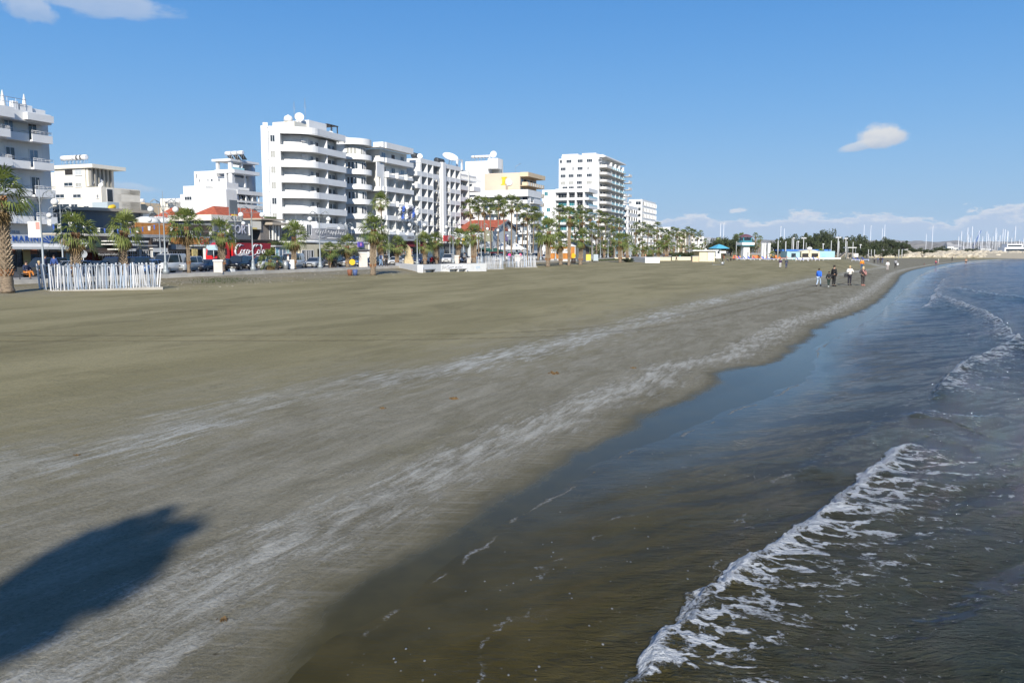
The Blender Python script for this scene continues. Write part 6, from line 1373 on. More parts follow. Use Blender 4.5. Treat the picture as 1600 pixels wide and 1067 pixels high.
dark_leaf = leafmat('evergreen_leaf', (0.03, 0.047, 0.018), (0.078, 0.094, 0.038), 0.7, 0.25, 0.1)
hedge_leaf = leafmat('hedge_leaf', (0.035, 0.05, 0.018), (0.08, 0.095, 0.035), 0.7, 0.5, 0.1)
tbark = mat('tree_bark', (0.11, 0.08, 0.06), 0.9, var=0.3, vscale=4)
def blob_crown(name, seed, nclump, nleaf, size, mt, flat=0.75, leaf=0.16, spread=1.0):
    """foliage: leaf-sized faces gathered in uneven clumps through a unit crown"""
    r = np.random.default_rng(seed); m = MB(); n = nclump*nleaf
    cc = r.normal(size=(nclump, 3)); cc /= np.linalg.norm(cc, axis=1)[:, None]; cc *= (r.random(nclump)**0.45)[:, None]*0.72*spread; cc[:, 2] = cc[:, 2]*flat+0.1
    cr = r.uniform(0.18, 0.40, nclump)
    d = r.normal(size=(nclump, nleaf, 3)); d /= np.linalg.norm(d, axis=2)[..., None]
    p = cc[:, None]+d*(r.random((nclump, nleaf, 1))**0.4)*cr[:, None, None]*np.array([1, 1, 0.8]); p = p.reshape(-1, 3)*np.array(size)
    a = r.normal(size=(n, 3)); a /= np.linalg.norm(a, axis=1)[:, None]; b = np.cross(a, r.normal(size=(n, 3))); b /= np.linalg.norm(b, axis=1)[:, None]
    ls = leaf*r.uniform(0.6, 1.3, (n, 1)); v = np.stack([p-a*ls-b*ls*0.5, p+a*ls-b*ls*0.4, p+a*ls*0.8+b*ls*0.6, p-a*ls*0.7+b*ls*0.5], 1).reshape(-1, 3)
    me = bpy.data.meshes.new(name); me.vertices.add(n*4); me.vertices.foreach_set('co', v.astype(np.float32).reshape(-1)); me.loops.add(n*4); me.loops.foreach_set('vertex_index', np.arange(n*4, dtype=np.int32))
    me.polygons.add(n); me.polygons.foreach_set('loop_start', np.arange(n, dtype=np.int32)*4); me.update(calc_edges=True); me.materials.append(mt); return me
CRW = [blob_crown('crown', 500+i, 26, 75, (1, 1, 1), dark_leaf, leaf=0.055, spread=1.15) for i in range(4)]
TRK = MB().tube([(0, 0, -1.4), (0.04, 0, -0.7), (-0.02, 0.03, 0)], [0.09, 0.07, 0.04], 8).tube([(0.03, 0, -0.6), (0.35, 0.1, 0.1)], [0.04, 0.015], 6).tube([(0.03, 0, -0.5), (-0.35, -0.15, 0.15)], [0.04, 0.015], 6).tube([(0, 0, -0.3), (0.05, 0.3, 0.4)], [0.035, 0.012], 6).mesh('trunk', tbark)
_tc = [0]
def tree(px, ytop, ybot, wpx, Y, label, group, zb=1.0, cut=0.0):
    i = _tc[0]; _tc[0] += 1
    k = Y/1300; X = (px-800)*k; zt = HC+(391-ytop)*k; z0 = max(zb, HC+(391-ybot)*k); rz = max(0.6, (zt-z0)/2*0.98); rx = wpx*k/2
    o = thing('leafy_tree', label, 'tree', (X, Y, zb), i*1.3, group)
    link('crown', CRW[i % 4], o, (0, 0, z0-zb+rz*0.78), scale=(rx*1.2, rx*1.2, rz*1.38)); link('trunk', TRK, o, (0, 0, max(0.9, z0-zb+rz*0.9)), scale=(rx, rx, max(0.65, (z0-zb+rz*0.9)/1.4))); return o
def trees():
    g1 = [(1118, 371, 394, 22, 330), (1128, 364, 394, 26, 345), (1140, 362, 394, 28, 350), (1152, 366, 394, 22, 340), (1168, 372, 396, 24, 360), (1110, 376, 394, 18, 350)]
    for i, q in enumerate(g1): tree(*q, f'dark round evergreen left of the lifeguard tower, {ORD[i]} one', 'dark evergreens left of the lifeguard tower')
    g2 = [(1212, 368, 397, 22, 430), (1222, 364, 397, 24, 420), (1236, 362, 397, 26, 430), (1250, 361, 397, 26, 425), (1265, 357, 397, 26, 430), (1277, 351.5, 397, 28, 440), (1291, 353, 397, 24, 430), (1303, 362, 397, 22, 440), (1317, 366, 397, 24, 430), (1331, 359, 397, 26, 440), (1342, 365, 397, 22, 430), (1353, 371, 397, 22, 440), (1364, 370, 397, 18, 430)]
    for i, q in enumerate(g2): tree(*q, f'tall dark evergreen in the wood behind the beach bar, {ORD[i]} from the left', 'evergreens behind the beach bar')
    g3 = [(1380, 368, 391, 20, 470), (1392, 370, 391, 20, 470), (1405, 373, 391, 20, 475), (1370, 372, 391, 14, 470), (1414, 378, 391, 12, 470)]
    for i, q in enumerate(sorted(g3)): tree(*q, f'dark evergreen by the marina road, {ORD[i]} from the left', 'dark evergreens by the marina road')
    g4 = [(1346, 384, 400, 24, 300), (1362, 386, 400, 22, 300), (1378, 385, 400, 24, 305), (1396, 386, 399, 20, 310), (1424, 384, 398, 22, 345), (1437, 385.5, 399, 22, 345), (1449, 387, 399, 18, 345), (1466, 383, 397, 24, 370), (1475, 386, 397, 14, 372), (1494, 388, 399, 18, 360), (1503, 387, 397, 16, 362), (1514, 386.5, 397, 18, 362), (1522, 388, 397, 12, 365), (1408, 388, 398, 14, 320)]
    for i, q in enumerate(sorted(g4)): tree(*q, f'low rounded shrub at the top of the far beach, {ORD[i]} from the left', 'rounded shrubs on the far beach')
    # hedge behind the cream wall
    for i, px in enumerate(range(1052, 1094, 5)): tree(px, 391.5, 403, 9, 215, f'clipped hedge bush above the low cream wall, {ORD[i]} from the left', 'hedge bushes above the cream wall')
    for px, by, w, h, l in ((981, 410, 16, 9, 'low green bush at the foot of the thick beach palm'), (1015, 405, 10, 9, 'low bush behind the white slanted wall block'), (997, 407, 8, 7, 'small bush left of the white slanted wall block'), (430, 394, 0, 0, '')):
        if w: p = onsand(px, by); tree(px, by-h, by, w, p.y, l, 'low bushes at the beach edge', zb=p.z)
    p = onT(440, 79); o = thing('shrub', 'bright green shrub behind the red trailer', 'shrub', W(FS(440, 380, 79)[0], 79.5, 1.37), 0); zt = FS(440, 375, 79)[1]
    link('foliage', blob_crown('foliage', 9, 20, 80, (3.0, 1.0, 1.0), hedge_leaf, leaf=0.12), o, (0, 0, zt-2.3)); m = MB(); m.tube([(0, 0, 0), (0, 0, zt-2.2)], 0.08, 6); link('stem', m.mesh('stem', tbark), o)
    # the tree behind the viewer whose shadow lies on the sand
    L = 1/math.tan(SUN_EL); h = 11.0; cx, cy = -4.4-math.tan(SHADOW_AZ)*L*(h-0.3), 7.45-L*(h-0.3)
    o = thing('leafy_tree', 'leafy tree outside the picture whose shadow falls on the near sand at left', 'tree', (cx-0.4, cy-0.3, 0.3), 0)
    link('crown', blob_crown('crown', 71, 46, 70, (0.72, 0.72, 2.0), dark_leaf, leaf=0.10, spread=1.15), o, (0.4, 0.3, h-0.3)); m = MB(); m.tube([(0, 0, 0), (0.1, 0, 3), (0.3, 0.2, h-1)], [0.22, 0.18, 0.08], 10); link('trunk', m.mesh('trunk', tbark), o)
trees()
# ------------------------------------------------------------------ street furniture
def lamps():
    pole = MB(); pole.lathe([(0.30, 0), (0.30, 0.35), (0.20, 0.45), (0.16, 1.0), (0.17, 1.05), (0.09, 1.15), (0.06, 3.5), (0.05, 5.9), (0.07, 6.0), (0.03, 6.1), (0.02, 7.3)], 10)
    arm = MB(); arm.tube([(0.05, 0, 5.5), (0.3, 0, 6.3), (0.75, 0, 6.6), (1.05, 0, 6.35), (1.05, 0, 5.95)], 0.035, 5); arm.tube([(0.7+0.22*math.cos(a), 0, 6.3+0.22*math.sin(a)) for a in (i*0.6 for i in range(10))], 0.028, 4); arm.tube([(0.05, 0, 5.9), (1.05, 0, 5.95)], 0.02, 4)
    globe = MB(); globe.sphere((1.05, 0, 5.68), 0.27, 14)
    pm, am, gm = pole.mesh('pole', mat('lamp_grey', (0.30, 0.33, 0.34), 0.5, 0.3)), arm.mesh('arm', MATS['lamp_grey']), globe.mesh('globe', mat('opal_glass', (0.80, 0.80, 0.77), 0.25))
    def lamp(p, label, group, sc_=1.0):
        o = thing('street_lamp', label, 'street lamp', p, 0.12, group, sc_); link('pole', pm, o)
        for s_ in (0, math.pi): a = link('arm', am, o, rz=s_); link('globe', gm, a)
    f = [(67, 'double-globe lamp by the MARINE sign'), (258, 'double-globe lamp at the right end of the striped fence'), (395, 'double-globe lamp before the red trailer'), (500, 'double-globe lamp right of the silver hatchback'), (584, 'double-globe lamp hidden behind the lone palm'), (652, 'double-globe lamp right of the sandstone monument'), (708, 'double-globe lamp by the red sign'), (752, 'double-globe lamp left of the gabled house'), (787, 'double-globe lamp before the gabled house'), (819, 'double-globe lamp right of the gabled house')]
    for px, l in f: lamp(onT(px, 56.2), l, 'double-globe lamps on the seaward side', 0.96)
    for i, px in enumerate((845, 868, 889, 911, 925, 938, 950, 962, 972, 985, 1000, 1012)): lamp(onT(px, 56.2), f'far double-globe lamp among the palms, {ORD[i]} from the left', 'far double-globe lamps on the seaward side', 0.96)
    b = [(98, 'double-globe lamp of the landward row before the beige shop'), (251, 'landward double-globe lamp overlapping the fence-end lamp'), (369, 'landward double-globe lamp above the red cab'), (464, 'landward double-globe lamp behind the white van'), (541, 'landward double-globe lamp before the tall hotel'), (608, 'landward double-globe lamp by the round-bay hotel'), (656, 'landward double-globe lamp before the grid hotel'), (703, 'landward double-globe lamp beneath the red sign'), (741, 'landward double-globe lamp behind the thick palm')]
    for px, l in b: lamp(onT(px, 69, 1.24), l, 'double-globe lamps on the landward side', 0.96)
    for i, px in enumerate((770, 800, 828, 852, 880, 900, 930, 955)): lamp(onT(px, 69, 1.24), f'far landward double-globe lamp, {ORD[i]} from the left', 'far double-globe lamps on the landward side', 0.96)
    # bunting between the lamps
    pts = [onT(67, 56.2), onT(98, 69), onT(251, 69), onT(369, 69)]
    bl = mat('flag_blue', None) if 'flag_blue' in MATS else blue_p
    pen = MB().poly([(0, 0, 0), (0.55, 0, 0), (0.42, 0.05, -0.8), (0.12, 0, -0.75)]) ; pe = MB(); pe.poly([(0, 0, 0), (0.5, 0, 0), (0.42, 0.05, -0.8), (0.05, 0.1, -0.75)]); pe2 = MB(); pe2.poly([(0, 0, 0), (0.25, 0, 0), (0.2, 0.05, -0.8), (0.02, 0.1, -0.75)]); pa, pb = pe.mesh('flag', canvas), pe2.mesh('flag', bl)
    for k in range(3):
        a, b_ = pts[k]+Vector((0, 0, 4.9)), pts[k+1]+Vector((0, 0, 4.9)); o = thing('bunting', ('short string of small flags near the MARINE sign', 'string of small blue and white flags before the timber boards', 'string of small flags running on to the red cab')[k], 'bunting', a, 0, 'strings of flags between the lamps')
        n = (4, 15, 8)[k]; c = [Vector((0, 0, 0)).lerp(b_-a, i/n)-Vector((0, 0, 0.7*math.sin(math.pi*i/n))) for i in range(n+1)]; m = MB(); m.tube(c, 0.012, 4); link('cord', m.mesh('cord', canvas), o)
        for i in range(1, n):
            link('flag', pa if i % 2 else pb, o, c[i], 0.35+0.3*math.sin(i*3), scale=0.6)
    p = onT(56, 57); o = thing('poster_board', 'white hanging sheet with a red mark left of the first lamp', 'sheet', (p.x, p.y, 4.3)); m = MB(); m.box(-0.45, 0, 0, 0.45, 0.02, 1.15); link('sheet', m.mesh('sheet', canvas), o); m = MB(); m.box(0.12, -0.02, 0.6, 0.4, -0.003, 1.1); link('mark', m.mesh('mark', mat('pale_red_mark', (0.7, 0.3, 0.25), 0.7)), o); m = MB(); m.tube([(0, 0.05, 1.15), (0.8, 0.3, 1.4)], 0.02, 4); link('cord', m.mesh('cord', canvas), o)
lamps()

def strip_fence(c0, c1, depth, h, n, label, seed, double=True):
    """enclosure of thin upright white strips on a low kerb; c0, c1 front corners on the sand"""
    rr = random.Random(seed); d = (c1-c0); L = math.hypot(d.x, d.y); rz = math.atan2(d.y, d.x)
    o = thing('strip_fence', label, 'fence', c0, rz, 'fences of upright white strips')
    m = MB(); m.box(-0.15, -0.12, -0.3, L+0.15, 0.10, 0.07); m.box(-0.15, 0.11, -0.3, 0.08, depth, 0.07); m.box(L-0.08, 0.11, -0.3, L+0.15, depth, 0.07); link('kerb', m.mesh('kerb', mat('pale_concrete', None)), o)
    m = MB()
    for y in (0.0, depth): m.box(0, y-0.02, h*0.94, L, y+0.02, h*0.97); m.box(0, y-0.02, 0.15, L, y+0.02, 0.19)
    link('rail', m.mesh('rail', metal), o)
    cols = [mat('strip_white', (0.78, 0.78, 0.78), 0.5), mat('strip_pale_blue', (0.52, 0.62, 0.74), 0.5), mat('strip_grey', (0.46, 0.49, 0.52), 0.5)]
    me = [MB().box(-0.03, -0.012, 0, 0.03, 0.012, h).mesh('strip', c) for c in cols]
    for row in range(2 if double else 1):
        for i in range(n if row == 0 else int(n*0.55)):
            x = L*(i+0.5)/(n if row == 0 else int(n*0.55))+rr.uniform(-.035, .035); y = (-0.035 if i % 2 else 0.035) if row == 0 else depth+rr.uniform(-0.04, 0.04)
            link('strip', me[rr.choice((0, 0, 0, 0, 1, 2)) if row == 0 else rr.choice((0, 1, 2))], o, (x, y, 0.07), rot=(rr.uniform(-.03, .03), rr.gauss(0, 0.055), rr.uniform(-.5, .5)), scale=(rr.choice((0.7, 1, 1.25)), 1, rr.uniform(0.9, 1.03)))
    for x in (0, L):
        for i in range(int(depth/0.3)): link('strip', me[i % 3], o, (x+rr.uniform(-.2, .05)*(1 if x == 0 else 0.2), 0.2+i*0.3, 0.07), rot=(rr.uniform(-.06, .06), rr.uniform(-.12, .02), 0))
    return o
def beachedge():
    a, b = onsand(84, 459), onsand(250, 454); strip_fence(a, b, 2.2, 1.62, 62, 'largest fence of white strips, at the left end of the beach', 1)
    strip_fence(onsand(761, 421.5), onsand(786, 421), 1.8, 1.75, 26, 'middle fence of white strips at the end of the scribbled wall', 2)
    strip_fence(onsand(807, 418.5), onsand(838, 418), 1.8, 1.75, 24, 'right-hand fence of white strips beyond the scribbled wall', 3)
    # white wall with scribbles and two benches
    q = [onsand(618, 418.5), onsand(656.5, 426.5), onsand(689, 424.5), onsand(760, 424)]
    z = min(v.z for v in q)-0.2; zt = HC+ray(656, 414).z*(q[1].y/ray(656, 414).y)
    o = thing('scribbled_wall', 'long low white wall with scribbled graffiti and two built-in benches', 'wall', (q[1].x, q[1].y, z)); wl = mat('painted_wall', (0.76, 0.76, 0.74), 0.8, var=0.06, streak=0.15)
    def seg(a, b, h1, name='wall'):
        d = Vector((b.x-a.x, b.y-a.y, 0)); n = Vector((d.y, -d.x, 0)).normalized()*-0.35; m = MB(); A = Vector((a.x, a.y, z)); Bv = Vector((b.x, b.y, z))
        m.rings([[tuple(v+Vector((0, 0, k))-Vector((q[1].x, q[1].y, z))) for v in (A, Bv, Bv+n, A+n)] for k in (0, h1-z)], True, False); link(name, m.mesh(name, wl), o)
    for a, b in ((q[0], q[1]), (q[1]+Vector((0.01, 0.01, 0)), q[2]), (q[2]+Vector((0.01, -0.01, 0)), q[3])): seg(a, b, zt)
    d = (q[3]-q[2]); L = math.hypot(d.x, d.y); rz = math.atan2(d.y, d.x); u = Vector((d.x, d.y, 0)).normalized(); f = Vector((u.y, -u.x, 0)); loc = lambda s_, h, w=0.05: q[2]+u*s_+f*w-q[1]+Vector((0, 0, h+q[1].z-z)) 
    base = Vector((q[2].x-q[1].x, q[2].y-q[1].y, 0)); H = zt-z
    def on(s_, h, w): v = base+u*s_+f*w; return Vector((v.x, v.y, h))
    for (txt, s_, sz, mm) in (('Gerr gujiai', 0.28*L, 0.62, frame_d), ('Shk', 0.06*L, 0.5, greyw), ('cys', 0.80*L, 0.6, mat('pale_blue_spray', (0.35, 0.55, 0.75), 0.7))): link('graffiti', textmesh('graffiti', txt, sz, mm, 0.002, 0.25), o, on(s_, H*0.66, 0.02), rz)
    m = MB(); m.box(0, -0.5, 0, L*0.42, -0.02, 0.08); [m.box(x, -0.45, -0.4, x+0.15, -0.05, -0.001) for x in (0.1, L*0.21, L*0.42-0.25)]; link('bench', m.mesh('bench', frame_w), o, on(0.1*L, 0.62, 0.0), rz)
    d2 = q[2]-q[1]; rz2 = math.atan2(d2.y, d2.x); L2 = math.hypot(d2.x, d2.y); m = MB(); m.box(0, -0.45, 0, L2*0.5, -0.02, 0.08); [m.box(x, -0.4, -0.4, x+0.12, -0.05, -0.001) for x in (0.1, L2*0.5-0.25)]; link('bench', m.mesh('bench', greyw), o, Vector((d2.x*0.08, d2.y*0.08, 0.62)), rz2)
    # slanted white block further along
    a, b = onsand(986, 409), onsand(1008, 411); o = thing('white_block', 'white slanted wall block on the sand before the far palms', 'wall', a, math.atan2(b.y-a.y, b.x-a.x)); L = (b-a).length; h = 1.05; m = MB(); m.rings([[(0, y, -0.2), (L, y, -0.2), (L, y, h), (0.8, y, h)] for y in (0, 3)], True, False); link('wall', m.mesh('wall', wl), o)
    # cream pillars
    def pillar(px, w, yt, t, label):
        p = onT(px, t); zt = FS(px, yt, t-3.5)[1]; o = thing('pillar', label, 'pillar', p, TH-0.95, 'cream posts along the promenade'); w /= 2; m = MB(); m.box(-w, -w, 0, w, w, zt-p.z-0.15); link('shaft', m.mesh('shaft', mat('post_render', (0.66, 0.60, 0.53), 0.8, var=0.08)), o); m = MB(); m.box(-w-0.06, -w-0.06, zt-p.z-0.15, w+0.06, w+0.06, zt-p.z); link('cap', m.mesh('cap', white2), o)
    pillar(340.5, 0.75, 406, 54.9, 'broad cream pillar left of the white kerb stone'); pillar(567, 1.0, 394, 56.5, 'tall cream pillar before the low restaurant'); pillar(712, 0.8, 399, 56.5, 'cream pillar behind the scribbled wall'); pillar(808, 0.9, 398, 57, 'cream pillar between the two small strip fences'); pillar(732, 0.6, 403, 57, 'short double-width post behind the scribbled wall')
    o = thing('kerb_stone', 'small white block on the kerb right of the broad pillar', 'stone', onT(361, 55.2, 1.38), TH); m = MB(); m.rings([[(-0.28, -0.22, 0), (0.28, -0.22, 0), (0.28, 0.22, 0), (-0.28, 0.22, 0)], [(-0.24, -0.18, 0.3), (0.24, -0.18, 0.3), (0.24, 0.18, 0.3), (-0.24, 0.18, 0.3)]], True, False); link('stone', m.mesh('stone', white2), o)
    # sandstone monument
    p = onT(638, 56.5); sc_ = p.y/1300; o = thing('monument', 'sandstone monument slab with a curved top on a stepped base', 'monument', p, 0.3); h = (413-381)*sc_; m = MB(); m.box(-0.6, -0.45, 0, 0.6, 0.45, 0.75); m.box(-0.5, -0.38, 0.75, 0.5, 0.38, 1.15); st = mat('sandstone', (0.58, 0.47, 0.28), 0.85, var=0.15); link('base', m.mesh('base', st), o)
    m = MB(); m.rings([[(-0.42, y, 1.16), (0.38, y, 1.16), (0.38, y, h*0.55), (0.25, y, h*0.85), (-0.1, y, h*0.99), (-0.42, y, h), (-0.32, y, h*0.6)] for y in (-0.2, 0.2)][::-1], True, False); link('slab', m.mesh('slab', st), o)
    # twin bins under a round yellow sign
    p = onsand(551, 431); o = thing('litter_bins', 'brown and blue twin bins with a round yellow sign', 'bin', p, 0.4)
    bm = MB().lathe([(0.20, 0), (0.26, 0.62), (0.23, 0.62), (0.2, 0.5)], 12); link('bin', bm.mesh('bin', mat('rusty_brown', (0.24, 0.09, 0.045), 0.7, var=0.2)), o, (-0.28, 0, 0), label='brown bin'); link('bin', bm.mesh('bin', mat('dull_blue', (0.07, 0.11, 0.25), 0.6)), o, (0.25, 0, 0), label='blue bin')
    m = MB(); m.tube([(-0.45, 0.1, 0), (-0.45, 0.1, 1.0), (0.42, 0.1, 1.0), (0.42, 0.1, 0)], 0.025, 5); link('frame', m.mesh('frame', metal), o); m = MB(); m.rings([[(0.3*math.cos(q), y, 1.35+0.3*math.sin(q)) for q in (2*math.pi*k/18 for k in range(18))] for y in (0.12, 0.06)], True); link('sign', m.mesh('sign', yellowm), o)
    for px, l in ((446, 'grey litter bin left of the pale board by the white van'),):
        o = thing('litter_bin', l, 'bin', onT(px, 56.3)); m = MB(); m.lathe([(0.22, 0), (0.3, 0.95), (0.26, 0.95), (0.22, 0.8)], 12); link('drum', m.mesh('drum', metal), o); m = MB(); m.lathe([(0.31, 0.9), (0.31, 0.98)], 12); link('rim', m.mesh('rim', greyw), o)
    o = thing('notice_board', 'small white folding board by the white van', 'board', onT(455, 56.2), 0.2); m = MB(); m.box(-0.28, 0, 0.1, 0.28, 0.05, 1.0, Matrix.Rotation(-0.15, 4, 'X')); link('panel', m.mesh('panel', frame_w), o); m = MB(); m.box(-0.28, 0.3, 0.0, 0.28, 0.33, 1.0, Matrix.Rotation(0.15, 4, 'X')); link('back_panel', m.mesh('back_panel', frame_w), o)
    for px, yt, l, c, w in ((333.5, 386, 'pale blue direction sign left of the red truck', mat('sign_pale_blue', (0.45, 0.60, 0.68), 0.5), 0.9), (130, 397, 'round grey back of a road sign behind the striped fence', metal, 0.6)):
        q = FS(px, yt, 68); o = thing('road_sign', l, 'road sign', W(q[0], 68, 1.24), 0.35); m = MB(); m.tube([(0, 0, 0), (0, 0, q[1]-1.0)], 0.05, 6); link('pole', m.mesh('pole', metal), o); m = MB()
        if w > 0.8: m.rings([[(-w*0.7, y, q[1]-1.6), (w*0.6, y, q[1]-1.6), (w*0.6, y, q[1]-1.0), (-w*0.7, y, q[1]-1.0), (-w*0.95, y, q[1]-1.3)] for y in (-0.06, -0.1)], True, False)
        else: m.rings([[(0.38*math.cos(a), y, q[1]-1.24+0.38*math.sin(a)) for a in (2*math.pi*k/16 for k in range(16))] for y in (-0.06, -0.1)], True, False)
        link('plate', m.mesh('plate', c), o)
    # stones along the gravel bank, and the seaweed tufts on the sand
    rr = random.Random(4); m = MB()
    for i in range(1000):
        px = rr.uniform(240, 800); t = rr.uniform(41, 50.5); S = FS(px, 420, t)[0]; v = W(S, t); z = gz(v.x, v.y); r = rr.uniform(0.02, 0.055)*(1.8 if rr.random() < 0.04 else 1)
        m.rings([[(v.x+r*a*math.cos(q+i), v.y+r*a*math.sin(q+i), z-0.02+r*h) for q in (2*math.pi*k/5 for k in range(5))] for a, h in ((1, 0), (0.9, 0.5), (0.4, 0.8))], True, False)
    tag(m.build('pebbles', mat('pebble', (0.33, 0.30, 0.24), 0.9, var=0.5, vscale=0.7)), 'pale pebbles strewn on the bank below the promenade', 'pebbles', kind='stuff')
    m = MB()
    for px, w, t in ((345, 14, 44.5), (352, 8, 46), (1180, 0, 0)):
        if not w: continue
        for i in range(500):
            S = FS(px, 430, t)[0]+rr.gauss(0, 1.6); tt = t+rr.gauss(0, 0.8); v = W(S, tt); z = gz(v.x, v.y); a = rr.uniform(0, 6.28); h = rr.uniform(0.05, 0.16); dx, dy = 0.02*math.cos(a), 0.02*math.sin(a); m.tri((v.x-dx, v.y-dy, z-0.01), (v.x+dx, v.y+dy, z-0.01), (v.x+rr.gauss(0, .05), v.y+rr.gauss(0, .05), z+h))
    for i in range(3500):
        px = rr.uniform(925, 1050); t = rr.uniform(46, 50.5); S = FS(px, 405, t)[0]; v = W(S, t); z = gz(v.x, v.y); a = rr.uniform(0, 6.28); h = rr.uniform(0.1, 0.3); dx, dy = 0.09*math.cos(a), 0.09*math.sin(a); m.tri((v.x-dx, v.y-dy, z-0.01), (v.x+dx, v.y+dy, z-0.01), (v.x+rr.gauss(0, .08), v.y+rr.gauss(0, .08), z+h))
    tag(m.build('grass', hedge_leaf), 'sparse green grass on the bank at the top of the beach', 'grass', kind='stuff')
    sw = mat('seaweed', (0.16, 0.095, 0.035), 0.8, var=0.5, vscale=9)
    for px, py, r, l in ((866, 584, 0.16, 'brown seaweed tuft, largest, near the middle of the beach'), (708, 623, 0.10, 'brown seaweed tuft below and left of the largest'), (598, 638, 0.07, 'tiny dark seaweed tuft furthest to the left'), (990, 575, 0.08, 'small seaweed tuft nearest the water'), (120, 711, 0.05, 'tiny orange scrap by the salt line at left'), (347, 968, 0.05, 'small curled weed ring on the near foam line')):
        p = onsand(px, py); o = link('seaweed_tuft', None); m = MB()
        for i in range(26): a = rr.uniform(0, 6.28); d = rr.random()**0.6*r; c = Vector((d*math.cos(a), d*math.sin(a), 0.03)); b = rr.uniform(0, 6.28); w = Vector((math.cos(b), math.sin(b), 0))*r*0.3; h = Vector((0, 0, rr.uniform(0.2, 0.7)*r*0.6)); m.quad(c-w*0.5, c+w, c+w*0.7+h, c-w*0.4+h*0.8)
        bpy.data.objects.remove(o); tag(m.build('seaweed_tuft', sw, None, p), l, 'seaweed', 'seaweed tufts on the sand')
beachedge()
# ------------------------------------------------------------------ vehicles
tyre = mat('tyre', (0.02, 0.02, 0.02), 0.85); rim = mat('wheel_rim', (0.45, 0.46, 0.47), 0.3, 0.8); lampw = mat('headlight_glass', (0.6, 0.63, 0.65), 0.1); platem = mat('number_plate', (0.65, 0.65, 0.6), 0.5)
_ck = {}
def car_parts(kind):
    if kind in _ck: return _ck[kind]
    L, Wd, H, hood, ws, we, rear = {'hatch': (3.9, 1.7, 1.48, 0.95, 0.95, 1.75, 3.75), 'sedan': (4.4, 1.75, 1.42, 0.92, 1.15, 1.95, 3.5), 'suv': (4.5, 1.85, 1.78, 1.10, 1.05, 1.65, 4.35), 'van': (4.9, 1.85, 2.05, 1.15, 0.55, 1.35, 4.85), 'pickup': (5.0, 1.8, 1.75, 1.08, 1.2, 1.9, 3.3)}[kind]
    w = Wd/2; b = MB(); g0 = 0.24
    def sec(y, zt, hw, zb=g0): return [(-hw, y, zb+0.08), (-hw*0.94, y, zb), (hw*0.94, y, zb), (hw, y, zb+0.08), (hw, y, zt-0.14), (hw*0.9, y, zt), (-hw*0.9, y, zt), (-hw, y, zt-0.14)]
    tail = hood+0.03 if kind in ('hatch', 'suv', 'van') else hood+0.06
    b.rings([sec(0, hood-0.28, w*0.86, 0.32), sec(0.12, hood-0.16, w*0.95), sec(0.5, hood-0.06, w), sec(ws, hood, w), sec(L*0.5, hood+0.03, w), sec(L-0.4, tail, w), sec(L-0.06, tail-0.08, w*0.95), sec(L, tail-0.3, w*0.88, 0.34)][::-1], True)
    body = b
    c = MB(); hb = hood-0.01
    def cs2(y, hw, z): return [(-hw, y, z), (hw, y, z)]
    y0, y1, y2, y3 = ws, we, rear-0.45 if kind in ('hatch', 'sedan', 'pickup') else rear-0.12, rear
    lo = [(-w*0.93, y0, hb), (w*0.93, y0, hb), (w*0.93, y3, hb), (-w*0.93, y3, hb)]; hi = [(-w*0.76, y1, H-0.05), (w*0.76, y1, H-0.05), (w*0.76, y2, H-0.05), (-w*0.76, y2, H-0.05)]
    c.rings([lo, hi], True, False)
    r = MB(); r.rings([[(x*1.02, y+(-.04 if k < 2 else 0.04), H-0.06) for k, (x, y, z) in enumerate(hi)], [(x*0.9, y+(.1 if k < 2 else -0.1), H) for k, (x, y, z) in enumerate(hi)]], True, False)
    for s_ in (-1, 1):
        for (ya, yb, wd) in ((y0, y1, 0.07), ((y1+y2)/2, (y1+y2)/2, 0.09), (y3, y2, 0.14 if kind != 'van' else 1.2)):
            d = wd if yb >= ya and ya != y3 else -wd
            p, q = Vector((s_*w*0.945, ya, hb)), Vector((s_*w*0.775, yb, H-0.05)); r.rings([[tuple(p), tuple(p+Vector((0, d, 0))), tuple(q+Vector((0, d, 0))), tuple(q)], [tuple(p-Vector((s_*0.05, 0, 0))), tuple(p+Vector((-s_*0.05, d, 0))), tuple(q+Vector((-s_*0.05, d, 0))), tuple(q-Vector((s_*0.05, 0, 0)))]], True, False)
    wt = MB(); R_ = 0.31 if kind in ('hatch', 'sedan') else 0.36
    wt.rings([[(x, rr*math.cos(q), rr*math.sin(q)) for q in (2*math.pi*k/14 for k in range(14))] for x, rr in ((-0.1, R_*0.85), (-0.09, R_), (0.09, R_), (0.1, R_*0.85))], True)
    wr = MB(); wr.rings([[(x, rr*math.cos(q), rr*math.sin(q)) for q in (2*math.pi*k/10 for k in range(10))] for x, rr in ((-0.112, R_*0.55), (0.112, R_*0.55))], True)
    hl = MB().sphere((0, 0, 0), 0.13, 8, (1.3, 0.5, 0.75)); bp = MB(); bp.box(-w*0.7, -0.03, 0.34, w*0.7, 0.06, 0.52); pl = MB().box(-0.24, -0.05, 0, 0.24, -0.032, 0.11)
    gr = MB().box(-w*0.42, -0.015, hood-0.42, w*0.42, 0.08, hood-0.27)
    _ck[kind] = (L, Wd, H, hood, R_, body, c.mesh('windows', glass), r, wt.mesh('wheel', tyre), wr.mesh('rim', rim), hl.mesh('headlight', lampw), bp.mesh('bumper', frame_d), pl.mesh('number_plate', platem), gr.mesh('grille', darkm)); return _ck[kind]
_cb = {}
